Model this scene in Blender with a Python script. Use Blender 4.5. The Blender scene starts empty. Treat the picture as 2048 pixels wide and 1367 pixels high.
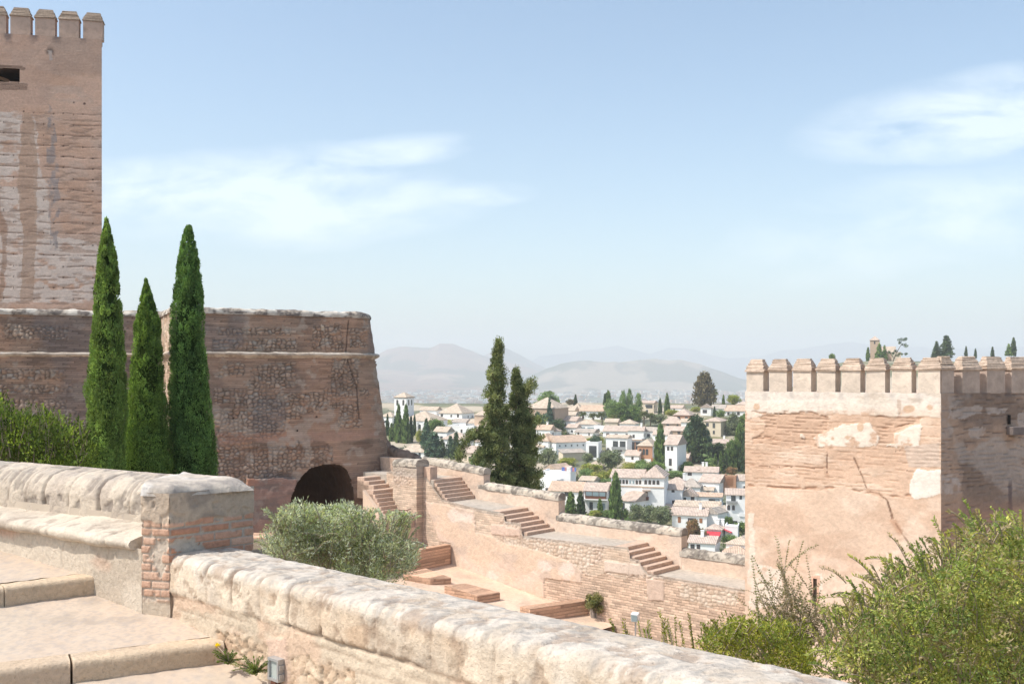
import bpy, math, random
import numpy as np
from mathutils import Vector
random.seed(7)
RNG = np.random.default_rng(7)
SC = bpy.context.scene
COL = SC.collection
F, CX, HY = 2000.0, 1024.0, 750.0      # focal length, optical axis and horizon measured on the photograph

# ---------------------------------------------------------------- camera
cam_d = bpy.data.cameras.new('camera')
cam = bpy.data.objects.new('camera', cam_d); COL.objects.link(cam)
cam.location = (0, 0, 0); cam.rotation_euler = (math.radians(90), 0, 0)
cam_d.sensor_width = 36; cam_d.lens = 36*F/2048; cam_d.shift_y = (HY-683.5)/2048
cam_d.clip_start = 0.1; cam_d.clip_end = 60000
SC.camera = cam

# ---------------------------------------------------------------- light
SUN_EL = math.radians(55)
SAZ = Vector((-.95, -.31)).normalized()        # horizontal direction towards the sun
SC.world = bpy.data.worlds.new('World'); SC.world.use_nodes = True
nt = SC.world.node_tree; nt.nodes.clear()
def N(t, **k):
    n = nt.nodes.new(t)
    for a, b in k.items(): setattr(n, a, b)
    return n
def LK(a, b): nt.links.new(a, b)
def MA(op, a, b=None, c=None, clamp=False):
    n = N('ShaderNodeMath', operation=op); n.use_clamp = clamp
    for i, v in enumerate((a, b, c)):
        if v is None: continue
        if isinstance(v, (int, float)): n.inputs[i].default_value = v
        else: LK(v, n.inputs[i])
    return n.outputs[0]
sky = N('ShaderNodeTexSky', sky_type='NISHITA')
sky.sun_disc = False; sky.sun_elevation = SUN_EL; sky.sun_rotation = math.atan2(SAZ.x, SAZ.y)
sky.altitude = 500; sky.air_density = 1.0; sky.dust_density = 3.0; sky.ozone_density = .6
geo = N('ShaderNodeTexCoord')
sx = N('ShaderNodeSeparateXYZ'); LK(geo.outputs['Generated'], sx.inputs[0])
yy = MA('MAXIMUM', sx.outputs[1], .08)
cu = MA('DIVIDE', sx.outputs[0], yy); cv = MA('DIVIDE', sx.outputs[2], yy)
cmb = N('ShaderNodeCombineXYZ'); LK(MA('MULTIPLY', cu, 1.0), cmb.inputs[0]); LK(MA('MULTIPLY', cv, 2.8), cmb.inputs[1])
nz = N('ShaderNodeTexNoise'); nz.inputs['Scale'].default_value = 8.0; nz.inputs['Detail'].default_value = 9; nz.inputs['Roughness'].default_value = .6
nz.inputs['Distortion'].default_value = .35
LK(cmb.outputs[0], nz.inputs['Vector'])
nw = N('ShaderNodeTexNoise'); nw.inputs['Scale'].default_value = 3.2; nw.inputs['Detail'].default_value = 3; LK(cmb.outputs[0], nw.inputs['Vector'])
def blob(u0, v0, ru, rv, tilt=0.0, amt=1.0):
    du = MA('DIVIDE', MA('SUBTRACT', cu, u0), ru)
    vv = MA('SUBTRACT', MA('SUBTRACT', cv, v0), MA('MULTIPLY', MA('SUBTRACT', cu, u0), tilt))
    dv = MA('DIVIDE', vv, rv)
    wv = MA('MULTIPLY', MA('SUBTRACT', nw.outputs[0], .5), 1.6)
    d2 = MA('ADD', MA('MULTIPLY', du, du), MA('MULTIPLY', MA('ADD', dv, wv), MA('ADD', dv, wv)))
    return MA('MULTIPLY', MA('SUBTRACT', 1.0, d2, clamp=True), amt)
BL = [(-.16, .213, .14, .020, .16, 1.3), (-.27, .175, .26, .055, 0.0, 1.5), (-.04, .181, .07, .015, 0.05, .9), (.49, .262, .22, .055, .12, 1.5),
      (.52, .165, .34, .055, .15, .9), (.9, .3, .3, .06, 0, 1), (-.9, .3, .3, .05, 0, 1)]
tot = None
for b in BL:
    o = blob(*b); tot = o if tot is None else MA('MAXIMUM', tot, o)
mask = MA('MULTIPLY', tot, MA('MULTIPLY', MA('SUBTRACT', nz.outputs[0], .34), 3.8, clamp=True), clamp=True)
mask = MA('MULTIPLY', mask, .48)
mixc = N('ShaderNodeMixRGB'); LK(mask, mixc.inputs[0]); LK(sky.outputs[0], mixc.inputs[1]); mixc.inputs[2].default_value = (5.9, 6.1, 6.6, 1)
tin = N('ShaderNodeMixRGB', blend_type='MULTIPLY'); tin.inputs[0].default_value = 1; tin.inputs[2].default_value = (.98, 1.01, .95, 1); LK(mixc.outputs[0], tin.inputs[1])
bg = N('ShaderNodeBackground'); LK(tin.outputs[0], bg.inputs[0]); bg.inputs[1].default_value = 0.10
wo = N('ShaderNodeOutputWorld'); LK(bg.outputs[0], wo.inputs[0])
sl = bpy.data.lights.new('sun', 'SUN'); sl.energy = 2.1; sl.angle = math.radians(.53); sl.color = (1, .95, .87)
so = bpy.data.objects.new('sun', sl); COL.objects.link(so)
sdir = Vector((SAZ.x*math.cos(SUN_EL), SAZ.y*math.cos(SUN_EL), math.sin(SUN_EL)))
so.rotation_euler = (-sdir).to_track_quat('-Z', 'Y').to_euler()
so.location = (-60, -10, 90)
SC.view_settings.view_transform = 'Standard'; SC.view_settings.look = 'None'
SC.view_settings.gamma = 1; SC.view_settings.exposure = 1.22
SC.cycles.max_bounces = 6; SC.cycles.volume_bounces = 1; SC.cycles.transparent_max_bounces = 4

# ---------------------------------------------------------------- measuring helpers
def U(px, py, d): return np.array([(px-CX)/F*d, d, (HY-py)/F*d])
def hitz(px, py, z):                    # where a sight line meets the level z
    d = -z*F/(py-HY); return np.array([(px-CX)/F*d, d, z])
def hitline(px, p, e):                  # sight line and vertical plane through p along e: s and depth
    k = (px-CX)/F
    s = (k*p[1]-p[0])/(e[0]-k*e[1]); return s, p[1]+e[1]*s
def onplane(px, py, p, e):
    s, d = hitline(px, p, e); return s, (HY-py)/F*d

# ---------------------------------------------------------------- noise on arrays
TAB = np.random.default_rng(3).random((16, 256, 256))
def vn(x, y, seed=0):
    T = TAB[seed % 16]
    ix = np.floor(x).astype(int); iy = np.floor(y).astype(int)
    fx = x-ix; fy = y-iy; fx = fx*fx*(3-2*fx); fy = fy*fy*(3-2*fy)
    a = T[ix & 255, iy & 255]; b = T[(ix+1) & 255, iy & 255]; c = T[ix & 255, (iy+1) & 255]; d = T[(ix+1) & 255, (iy+1) & 255]
    return (a*(1-fx)+b*fx)*(1-fy)+(c*(1-fx)+d*fx)*fy
def fbm(x, y, o=5, seed=0, g=.5):
    s = 0; a = 1; t = 0
    for i in range(o):
        s = s+a*vn(x*2**i+17.3*i, y*2**i+5.1*i, seed+i); t += a; a *= g
    return s/t
def worley(x, y, seed=0):
    T = TAB[seed % 16]; T2 = TAB[(seed+5) % 16]; T3 = TAB[(seed+9) % 16]
    ix = np.floor(x).astype(int); iy = np.floor(y).astype(int)
    f1 = np.full(x.shape, 9.0); f2 = np.full(x.shape, 9.0); cid = np.zeros(x.shape)
    for dx in (-1, 0, 1):
        for dy in (-1, 0, 1):
            jx = ix+dx; jy = iy+dy
            qx = jx+.15+.7*T[jx & 255, jy & 255]; qy = jy+.15+.7*T2[jx & 255, jy & 255]
            dd = np.hypot(x-qx, y-qy); n = dd < f1
            f2 = np.where(n, f1, np.minimum(f2, dd)); cid = np.where(n, T3[jx & 255, jy & 255], cid); f1 = np.where(n, dd, f1)
    return f1, f2, cid
def sst(a, b, x):
    t = np.clip((x-a)/(b-a+1e-9), 0, 1); return t*t*(3-2*t)
def mix(a, b, t): return a*(1-t[..., None])+np.asarray(b)*t[..., None]
def inpoly(px, py, poly):
    r = np.zeros(px.shape, bool); n = len(poly)
    for i in range(n):
        x0, y0 = poly[i]; x1, y1 = poly[(i+1) % n]
        if y0 == y1: continue
        c = ((y0 > py) != (y1 > py)) & (px < (x1-x0)*(py-y0)/(y1-y0)+x0); r ^= c
    return r
def polyd(px, py, pts):                 # distance to a polyline
    d = np.full(px.shape, 1e9)
    for (x0, y0), (x1, y1) in zip(pts[:-1], pts[1:]):
        vx, vy = x1-x0, y1-y0; t = np.clip(((px-x0)*vx+(py-y0)*vy)/(vx*vx+vy*vy), 0, 1)
        d = np.minimum(d, np.hypot(px-x0-t*vx, py-y0-t*vy))
    return d
def zoom(o, s, pts): return [(o[0]+x/s, o[1]+y/s) for x, y in pts]

# ---------------------------------------------------------------- objects
def tag(o, label=None, cat=None, group=None, kind=None):
    if label: o['label'] = label
    if cat: o['category'] = cat
    if group: o['group'] = group
    if kind: o['kind'] = kind
    return o
def thing(name, label, cat, loc=(0, 0, 0), group=None):
    o = bpy.data.objects.new(name, None); COL.objects.link(o); o.location = loc; o.empty_display_size = .3
    return tag(o, label, cat, group)
def link(name, me, mat, parent=None, world=True):
    if mat is not None and not me.materials: me.materials.append(mat)
    o = bpy.data.objects.new(name, me); COL.objects.link(o)
    if parent is not None:
        o.parent = parent
        if world:
            w = Vector((0, 0, 0)); q = parent
            while q is not None: w += Vector(q.location); q = q.parent
            o.location = -w
    return o
def mesh_from(verts, faces, col=None, brk=None, smooth=False, name='m'):
    me = bpy.data.meshes.new(name)
    verts = np.asarray(verts, dtype=np.float32)
    if isinstance(faces, np.ndarray):
        n = len(faces); k = faces.shape[1]
        me.vertices.add(len(verts)); me.vertices.foreach_set('co', verts.ravel())
        me.loops.add(n*k); me.loops.foreach_set('vertex_index', faces.astype(np.int32).ravel())
        me.polygons.add(n); me.polygons.foreach_set('loop_start', np.arange(0, n*k, k, dtype=np.int32))
        me.update(calc_edges=True)
    else:
        me.from_pydata([tuple(map(float, v)) for v in verts], [], [tuple(int(i) for i in f) for f in faces]); me.update()
    if smooth: me.polygons.foreach_set('use_smooth', np.ones(len(me.polygons), bool))
    if col is not None:
        c = np.ones((len(verts), 4), np.float32); c[:, :3] = np.clip(np.asarray(col).reshape(-1, 3), 0.002, .95)
        a = me.color_attributes.new('Col', 'FLOAT_COLOR', 'POINT'); a.data.foreach_set('color', c.ravel())
    if brk is not None:
        a = me.attributes.new('brk', 'FLOAT', 'POINT'); a.data.foreach_set('value', np.asarray(brk, np.float32).ravel())
    return me
def project(P):
    d = np.maximum(P[..., 1], .1); return CX+F*P[..., 0]/d, HY-F*P[..., 2]/d
def surf(name, P, paint, mat, parent=None, keep=None, smooth=True, capends=False, flip=False):
    """grid P (n,m,3); paint(px,py,P) gives colour, displacement along the normal (m) and brick weight"""
    du = np.gradient(P, axis=0); dv = np.gradient(P, axis=1)
    nn = np.cross(du, dv); nn /= (np.linalg.norm(nn, axis=-1, keepdims=True)+1e-9)
    if flip: nn = -nn
    px, py = project(P)
    c, disp, brk = paint(px, py, P)
    if disp is not None: P = P+nn*disp[..., None]
    n, m = P.shape[:2]
    idx = np.arange(n*m).reshape(n, m)
    f = np.stack([idx[:-1, :-1], idx[1:, :-1], idx[1:, 1:], idx[:-1, 1:]], -1)
    if flip: f = f[..., ::-1]
    if keep is not None:
        kk = keep(px, py, P); kk = kk[:-1, :-1] & kk[1:, :-1] & kk[1:, 1:] & kk[:-1, 1:]; f = f[kk]
    f = f.reshape(-1, 4)
    if brk is None: brk = np.zeros((n, m))
    me = mesh_from(P.reshape(-1, 3), f, c, brk, smooth)
    if capends:
        for row in ((0), (n-1)):
            ring = [int(i) for i in idx[row]]
            import bmesh
            bm = bmesh.new(); bm.from_mesh(me); bm.verts.ensure_lookup_table()
            try: bm.faces.new([bm.verts[i] for i in ring])
            except Exception: pass
            bm.to_mesh(me); bm.free()
    return link(name, me, mat, parent)
def resample(pts, step):
    pts = np.asarray(pts, float); seg = np.linalg.norm(np.diff(pts, axis=0), axis=1); L = np.concatenate([[0], np.cumsum(seg)])
    n = max(2, int(L[-1]/step)+1); s = np.linspace(0, L[-1], n)
    return np.stack([np.interp(s, L, pts[:, k]) for k in range(pts.shape[1])], 1), s
def sweep(name, pts, prof, step, pstep, paint, mat, parent=None, zf=None, cap=True, batter=0):
    """profile (offset to the viewer's side, z) carried along a plan polyline running left to right"""
    prof = list(prof)
    if (prof[0][0], -prof[0][1]) < (prof[-1][0], -prof[-1][1]) and abs(prof[0][0]-prof[-1][0]) > 1e-6: prof = prof[::-1]
    elif abs(prof[0][0]-prof[-1][0]) <= 1e-6 and prof[0][1] > prof[-1][1]: prof = prof[::-1]
    C, s = resample(pts, step)
    Cs = C.copy()
    t = np.gradient(Cs[:, :2], axis=0); t /= np.linalg.norm(t, axis=1, keepdims=True)
    n = np.stack([t[:, 1], -t[:, 0]], 1)
    Q, _ = resample(prof, pstep)
    off = Q[:, 0][None, :]; z = np.repeat(Q[:, 1][None, :], len(C), 0)
    if zf is not None: z = z+zf(s)[:, None]
    if C.shape[1] > 2: z = z+C[:, 2][:, None]
    P = np.zeros((len(C), len(Q), 3))
    P[..., 0] = C[:, 0][:, None]+n[:, 0][:, None]*off; P[..., 1] = C[:, 1][:, None]+n[:, 1][:, None]*off; P[..., 2] = z
    return surf(name, P, lambda a, b, c: paint(a, b, c, s), mat, parent, capends=cap)
def boxes_mesh(bs):
    """bs: list of (base point, ex, ey, ez) edge vectors"""
    V = []; Fc = []
    for p, a, b, c in bs:
        p, a, b, c = map(lambda q: np.asarray(q, float), (p, a, b, c)); i = len(V)
        V += [p, p+a, p+a+b, p+b, p+c, p+a+c, p+a+b+c, p+b+c]
        Fc += [(i, i+3, i+2, i+1), (i+4, i+5, i+6, i+7), (i, i+1, i+5, i+4), (i+1, i+2, i+6, i+5), (i+2, i+3, i+7, i+6), (i+3, i, i+4, i+7)]
    return V, Fc
def box(name, p, a, b, c, mat, parent=None, bevel=0, world=True):
    V, Fc = boxes_mesh([(p, a, b, c)])
    me = mesh_from(V, Fc)
    o = link(name, me, mat, parent, world)
    if bevel:
        m = o.modifiers.new('bevel', 'BEVEL'); m.width = bevel; m.segments = 2
    return o
def prism(name, poly, z0, z1, mat, parent=None, ztop=None):
    """vertical prism on a plan polygon; ztop: per-corner top heights"""
    n = len(poly)
    V = [(x, y, z0) for x, y in poly]+[(x, y, (ztop[i] if ztop is not None else z1)) for i, (x, y) in enumerate(poly)]
    Fc = [tuple(range(n-1, -1, -1)), tuple(range(n, 2*n))]+[(i, (i+1) % n, n+(i+1) % n, n+i) for i in range(n)]
    import bmesh
    me = mesh_from(V, Fc); bm = bmesh.new(); bm.from_mesh(me); bmesh.ops.recalc_face_normals(bm, faces=bm.faces); bm.to_mesh(me); bm.free()
    return link(name, me, mat, parent)

# ---------------------------------------------------------------- materials
def newmat(name):
    m = bpy.data.materials.new(name); m.use_nodes = True; t = m.node_tree; t.nodes.clear()
    return m, t
def wall_mat(name, course=.075, nscale=9.0, bump=.5, bdist=.01, var=.22, lines=.45, attr=True, base=(.5, .5, .5), stretch=(1, 1, 1), fleck=.0, rough=.92, spots=0.0):
    m, t = newmat(name)
    nd = t.nodes.new; L = t.links.new
    out = nd('ShaderNodeOutputMaterial'); bs = nd('ShaderNodeBsdfPrincipled'); L(bs.outputs[0], out.inputs[0])
    bs.inputs['Roughness'].default_value = rough; bs.inputs['Specular IOR Level'].default_value = .15
    g = nd('ShaderNodeNewGeometry'); mp = nd('ShaderNodeMapping'); L(g.outputs['Position'], mp.inputs[0]); mp.inputs['Scale'].default_value = stretch
    n1 = nd('ShaderNodeTexNoise'); n1.inputs['Scale'].default_value = nscale; n1.inputs['Detail'].default_value = 8; n1.inputs['Roughness'].default_value = .65; L(mp.outputs[0], n1.inputs['Vector'])
    n2 = nd('ShaderNodeTexNoise'); n2.inputs['Scale'].default_value = nscale*.14; n2.inputs['Detail'].default_value = 6; L(mp.outputs[0], n2.inputs['Vector'])
    def math_(op, a, b, cl=False):
        n = nd('ShaderNodeMath'); n.operation = op; n.use_clamp = cl
        for i, v in enumerate((a, b)):
            if isinstance(v, (int, float)): n.inputs[i].default_value = v
            else: L(v, n.inputs[i])
        return n.outputs[0]
    k = math_('ADD', math_('MULTIPLY', math_('SUBTRACT', n1.outputs[0], .5), var*3.2), 1.0)
    k = math_('MULTIPLY', k, math_('ADD', math_('MULTIPLY', math_('SUBTRACT', n2.outputs[0], .5), var*1.8), 1.0))
    h = n1.outputs[0]
    if attr:
        ca = nd('ShaderNodeAttribute'); ca.attribute_name = 'Col'; csrc = ca.outputs['Color']
        ba = nd('ShaderNodeAttribute'); ba.attribute_name = 'brk'
        sp = nd('ShaderNodeSeparateXYZ'); L(g.outputs['Position'], sp.inputs[0])
        zz = math_('ADD', sp.outputs[2], math_('MULTIPLY', n2.outputs[0], course*.45))
        fr = math_('FRACT', math_('DIVIDE', zz, course), 0)
        ln = math_('MULTIPLY', math_('LESS_THAN', fr, .3), math_('ADD', math_('MULTIPLY', math_('SUBTRACT', n1.outputs[0], .42), 7, True), .15, True), True)
        ln = math_('MULTIPLY', ln, ba.outputs['Fac'])
        # vertical joints, shifted per course
        fl = math_('FLOOR', math_('DIVIDE', zz, course), 0)
        uu = math_('ADD', math_('DIVIDE', math_('SUBTRACT', sp.outputs[0], sp.outputs[1]), course*4.4), math_('MULTIPLY', fl, .37))
        vj = math_('MULTIPLY', math_('LESS_THAN', math_('FRACT', uu, 0), .08), ba.outputs['Fac'])
        ln = math_('MAXIMUM', ln, math_('MULTIPLY', vj, .6))
        wn = nd('ShaderNodeTexWhiteNoise'); wn.noise_dimensions = '2D'
        cc = nd('ShaderNodeCombineXYZ'); L(math_('FLOOR', uu, 0), cc.inputs[0]); L(fl, cc.inputs[1]); L(cc.outputs[0], wn.inputs['Vector'])
        bvar = math_('ADD', math_('MULTIPLY', math_('MULTIPLY', math_('SUBTRACT', wn.outputs[0], .5), ba.outputs['Fac']), .5), 1.0)
        k = math_('MULTIPLY', math_('MULTIPLY', k, bvar), math_('SUBTRACT', 1.0, math_('MULTIPLY', ln, lines)))
        h = math_('SUBTRACT', n1.outputs[0], math_('MULTIPLY', ln, .8))
    else:
        rg = nd('ShaderNodeRGB'); rg.outputs[0].default_value = (*base, 1); csrc = rg.outputs[0]
    if spots:
        vo = nd('ShaderNodeTexNoise'); vo.inputs['Scale'].default_value = spots; vo.inputs['Detail'].default_value = 4; vo.inputs['Roughness'].default_value = .7; L(g.outputs['Position'], vo.inputs['Vector'])
        pt = math_('MULTIPLY', math_('SUBTRACT', vo.outputs[0], .56), 6, True)
        k = math_('MULTIPLY', k, math_('SUBTRACT', 1.0, math_('MULTIPLY', pt, .12)))
        h = math_('SUBTRACT', h, math_('MULTIPLY', pt, .25))
    vm = nd('ShaderNodeVectorMath'); vm.operation = 'SCALE'; L(csrc, vm.inputs[0]); L(k, vm.inputs['Scale'])
    L(vm.outputs[0], bs.inputs['Base Color'])
    bp = nd('ShaderNodeBump'); bp.inputs['Strength'].default_value = bump; bp.inputs['Distance'].default_value = bdist
    L(h, bp.inputs['Height']); L(bp.outputs[0], bs.inputs['Normal'])
    return m
def flat_mat(name, base, rough=.8, nscale=3.0, var=.15, metal=0, spec=.2):
    m = wall_mat(name, attr=False, base=base, nscale=nscale, var=var, bump=.25, rough=rough)
    b = [n for n in m.node_tree.nodes if n.type == 'BSDF_PRINCIPLED'][0]; b.inputs['Metallic'].default_value = metal; b.inputs['Specular IOR Level'].default_value = spec
    return m
def leaf_mat(name, attr=True, base=(.06, .1, .03), trans=.25):
    m, t = newmat(name); nd = t.nodes.new; L = t.links.new
    out = nd('ShaderNodeOutputMaterial'); d = nd('ShaderNodeBsdfDiffuse'); tr = nd('ShaderNodeBsdfTranslucent'); mx = nd('ShaderNodeMixShader'); mx.inputs[0].default_value = trans
    if attr:
        c = nd('ShaderNodeAttribute'); c.attribute_name = 'Col'; src = c.outputs['Color']
    else:
        c = nd('ShaderNodeRGB'); c.outputs[0].default_value = (*base, 1); src = c.outputs[0]
    L(src, d.inputs[0])
    vm = nd('ShaderNodeVectorMath'); vm.operation = 'MULTIPLY'; L(src, vm.inputs[0]); vm.inputs[1].default_value = (1.35, 1.3, .6); L(vm.outputs[0], tr.inputs[0])
    L(d.outputs[0], mx.inputs[1]); L(tr.outputs[0], mx.inputs[2]); L(mx.outputs[0], out.inputs[0])
    return m
def roof_mat(name, base, pitch=.42):
    m, t = newmat(name); nd = t.nodes.new; L = t.links.new
    out = nd('ShaderNodeOutputMaterial'); bs = nd('ShaderNodeBsdfPrincipled'); L(bs.outputs[0], out.inputs[0]); bs.inputs['Roughness'].default_value = .9; bs.inputs['Specular IOR Level'].default_value = .1
    tc = nd('ShaderNodeTexCoord'); w = nd('ShaderNodeTexWave'); w.inputs['Scale'].default_value = 1/pitch/3.1; w.inputs['Distortion'].default_value = .4; L(tc.outputs['Object'], w.inputs[0])
    n = nd('ShaderNodeTexNoise'); n.inputs['Scale'].default_value = .9; n.inputs['Detail'].default_value = 8; n.inputs['Roughness'].default_value = .7; L(tc.outputs['Object'], n.inputs[0])
    cr = nd('ShaderNodeValToRGB'); cr.color_ramp.elements[0].position = .3; cr.color_ramp.elements[1].position = .7
    b = np.array(base); cr.color_ramp.elements[0].color = (*(b*.68), 1); cr.color_ramp.elements[1].color = (*np.minimum(b*1.25, .9), 1); L(n.outputs[0], cr.inputs[0])
    mx = nd('ShaderNodeMixRGB'); mx.blend_type = 'MULTIPLY'; mx.inputs[0].default_value = .35; L(cr.outputs[0], mx.inputs[1]); L(w.outputs['Color'], mx.inputs[2]); L(mx.outputs[0], bs.inputs['Base Color'])
    bp = nd('ShaderNodeBump'); bp.inputs['Strength'].default_value = .7; bp.inputs['Distance'].default_value = .12; L(w.outputs['Fac'], bp.inputs['Height']); L(bp.outputs[0], bs.inputs['Normal'])
    return m
M_near = wall_mat('weathered_stone_near', course=.047, nscale=38, bump=1.0, bdist=.010, var=.20, lines=.4, spots=60)
M_mid = wall_mat('old_masonry', course=.115, nscale=5.5, bump=.8, bdist=.05, var=.18, lines=.34)
M_tower = wall_mat('rammed_earth', course=.11, nscale=6.5, bump=.6, bdist=.04, var=.19, lines=.36)
M_far = wall_mat('terrain', nscale=.05, bump=.2, bdist=1, var=.25, lines=0)
M_pave = wall_mat('worn_paving', nscale=30, bump=.5, bdist=.004, var=.09, lines=0, spots=70)
M_leaf = leaf_mat('leaves')
M_leafy = leaf_mat('thin_leaves', trans=.45)
M_bark = flat_mat('bark', (.16, .11, .08), nscale=8, var=.35)
M_twig = flat_mat('dry_twig', (.42, .34, .26), nscale=8, var=.2)
M_dark = flat_mat('niche_shade_dark', (.015, .012, .01))
M_glass = flat_mat('window_glass', (.07, .075, .08), rough=.25, spec=.5)
M_glassblue = flat_mat('pale_window_glass', (.25, .33, .36), rough=.3, spec=.5)
M_wood = flat_mat('brown_window_wood', (.16, .07, .045), rough=.7)
M_metal = flat_mat('grey_metal', (.42, .42, .42), rough=.45, metal=.5, nscale=14)
M_rust = flat_mat('rusty_iron', (.14, .06, .04), rough=.8)
M_white = flat_mat('whitewash', (.90, .89, .87), nscale=1.2, var=.06)
M_cream = flat_mat('cream_render', (.66, .56, .43), nscale=1.2, var=.1)
M_beige = flat_mat('beige_render', (.52, .38, .28), nscale=1.2, var=.1)
M_brickh = flat_mat('orange_brick', (.50, .27, .17), nscale=2, var=.2)
M_rf = [roof_mat('clay_roof_pink', (.64, .51, .43)), roof_mat('clay_roof_tan', (.66, .54, .43)), roof_mat('clay_roof_orange', (.68, .50, .38)), roof_mat('clay_roof_grey', (.54, .47, .41))]
M_red = flat_mat('red_awning_cloth', (.55, .06, .08)); M_blue = flat_mat('blue_cloth', (.12, .2, .55)); M_pinkc = flat_mat('pink_cloth', (.6, .25, .25))
# ================================================================ FOREGROUND: steps, parapet, bench
A0 = np.array([-2.03, 5.94]); AD = np.array([.729, -.685]); AN = np.array([.685, .729])     # inner top edge, run, outward
RD = np.array([.879, .477])                                                                  # run of the step edges
def lerp(a, b, t): return np.asarray(a, float)*(1-t)+np.asarray(b, float)*t
def grid4(a, b, c, d, n, m):            # bilinear patch a-b (near to far along n), d-c
    u = np.linspace(0, 1, n)[:, None, None]; v = np.linspace(0, 1, m)[None, :, None]
    a, b, c, d = map(lambda q: np.asarray(q, float)[None, None, :], (a, b, c, d))
    return (a*(1-v)+d*v)*(1-u)+(b*(1-v)+c*v)*u
def pave_paint(px, py, P):
    x, y = P[..., 0], P[..., 1]
    c = np.ones(P.shape)*np.array([.50, .41, .325])
    n = fbm(x*1.6, y*1.6, 5, 1); c = mix(c, (.41, .335, .265), sst(.45, .7, n)*.7)
    c = mix(c, (.53, .42, .33), sst(.5, .75, fbm(x*.9+9, y*.9, 4, 4))*.7)
    c = mix(c, (.36, .30, .25), sst(.62, .8, fbm(x*5, y*5, 4, 2))*.6)
    c = mix(c, (.33, .30, .29), sst(.56, .62, fbm(x*60, y*60, 2, 6))*.35)
    return c, (fbm(x*14, y*14, 4, 3)-.5)*.012, None
FL0 = (-1.65, 5.53, -1.59)
r1 = np.array([-1.65, 5.504]); r1l = r1-RD*4.2; r1r = r1+RD*.5
r2 = np.array([-2.58, 6.34]); r2l = r2-np.array([.776, .63])*3.8; r2r = r2+np.array([.776, .63])*.6
# lower landing, sloping gently towards the viewer and on under the camera
surf('path_pavement', grid4((r1l[0]-1.2, 0.2, -1.98), (*r1l, -1.59), (*r1r, -1.59), (3.4, 1.2, -1.92), 140, 200), pave_paint, M_pave, flip=False)['kind'] = 'structure'
surf('path_pavement', grid4((*(r1l+[-.1, .12]), -1.477), (*r2l, -1.38), (*r2r, -1.38), (*(r1r+[-.1, .12]), -1.477), 90, 260), pave_paint, M_pave)['kind'] = 'structure'
surf('path_pavement', grid4((*(r2l+[-.1, .12]), -1.268), (-9.5, 7.4, -1.20), (-3.6, 8.8, -1.14), (*(r2r+[-.1, .12]), -1.268), 90, 160), pave_paint, M_pave)['kind'] = 'structure'
def kerb_paint(px, py, P):
    x, y, z = P[..., 0], P[..., 1], P[..., 2]
    c = np.ones(P.shape)*np.array([.55, .43, .32])
    c = mix(c, (.46, .34, .24), sst(.45, .7, fbm(x*3, z*9, 4, 1))*.7)
    c = mix(c, (.58, .45, .32), sst(.5, .7, fbm(x*2+7, y*2, 4, 5))*.8)
    return c, (fbm(x*7, y*7+z*9, 4, 3)-.5)*.016, None
def kerb(parent, p, d, L, ztop, h, dep):
    d = np.asarray(d)/np.linalg.norm(d); n = np.array([-d[1], d[0]])
    prof = [(-dep, ztop-h-.1), (-dep, ztop-.012), (-dep+.02, ztop), (-.03, ztop), (-.008, ztop-.008), (0, ztop-.03), (0, ztop-h-.1)]
    a = np.asarray(p); b = a+d*L
    sweep('kerb_stone', [a, b], prof, .015, .012, lambda px, py, P, s: kerb_paint(px, py, P), M_near, parent)
t = thing('stone_step', 'lower tan stone step whose kerb ends at the foot of the rubble wall', 'step', (r1[0], r1[1], -1.59), 'stone steps of the ramp')
d1 = RD/np.linalg.norm(RD)
q = r1-d1*((424-208)/2000*5.3+.03)*1.18
kerb(t, q+d1*.006, d1, np.linalg.norm(r1-q)+.06, -1.475, .115, .17)
kerb(t, q-d1*.9, d1, .894, -1.475, .115, .17); kerb(t, q-d1*2.2, d1, 1.29, -1.477, .115, .17); kerb(t, q-d1*3.6, d1, 1.39, -1.475, .115, .17)
t = thing('stone_step', 'upper tan stone step reaching the wall under the stone bench', 'step', (r2[0], r2[1], -1.38), 'stone steps of the ramp')
d2 = np.array([.776, .63])
kerb(t, r2-d2*.58, d2, .61, -1.266, .115, .15); kerb(t, r2-d2*1.5, d2, .914, -1.266, .115, .15); kerb(t, r2-d2*2.9, d2, 1.39, -1.266, .115, .15)

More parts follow.
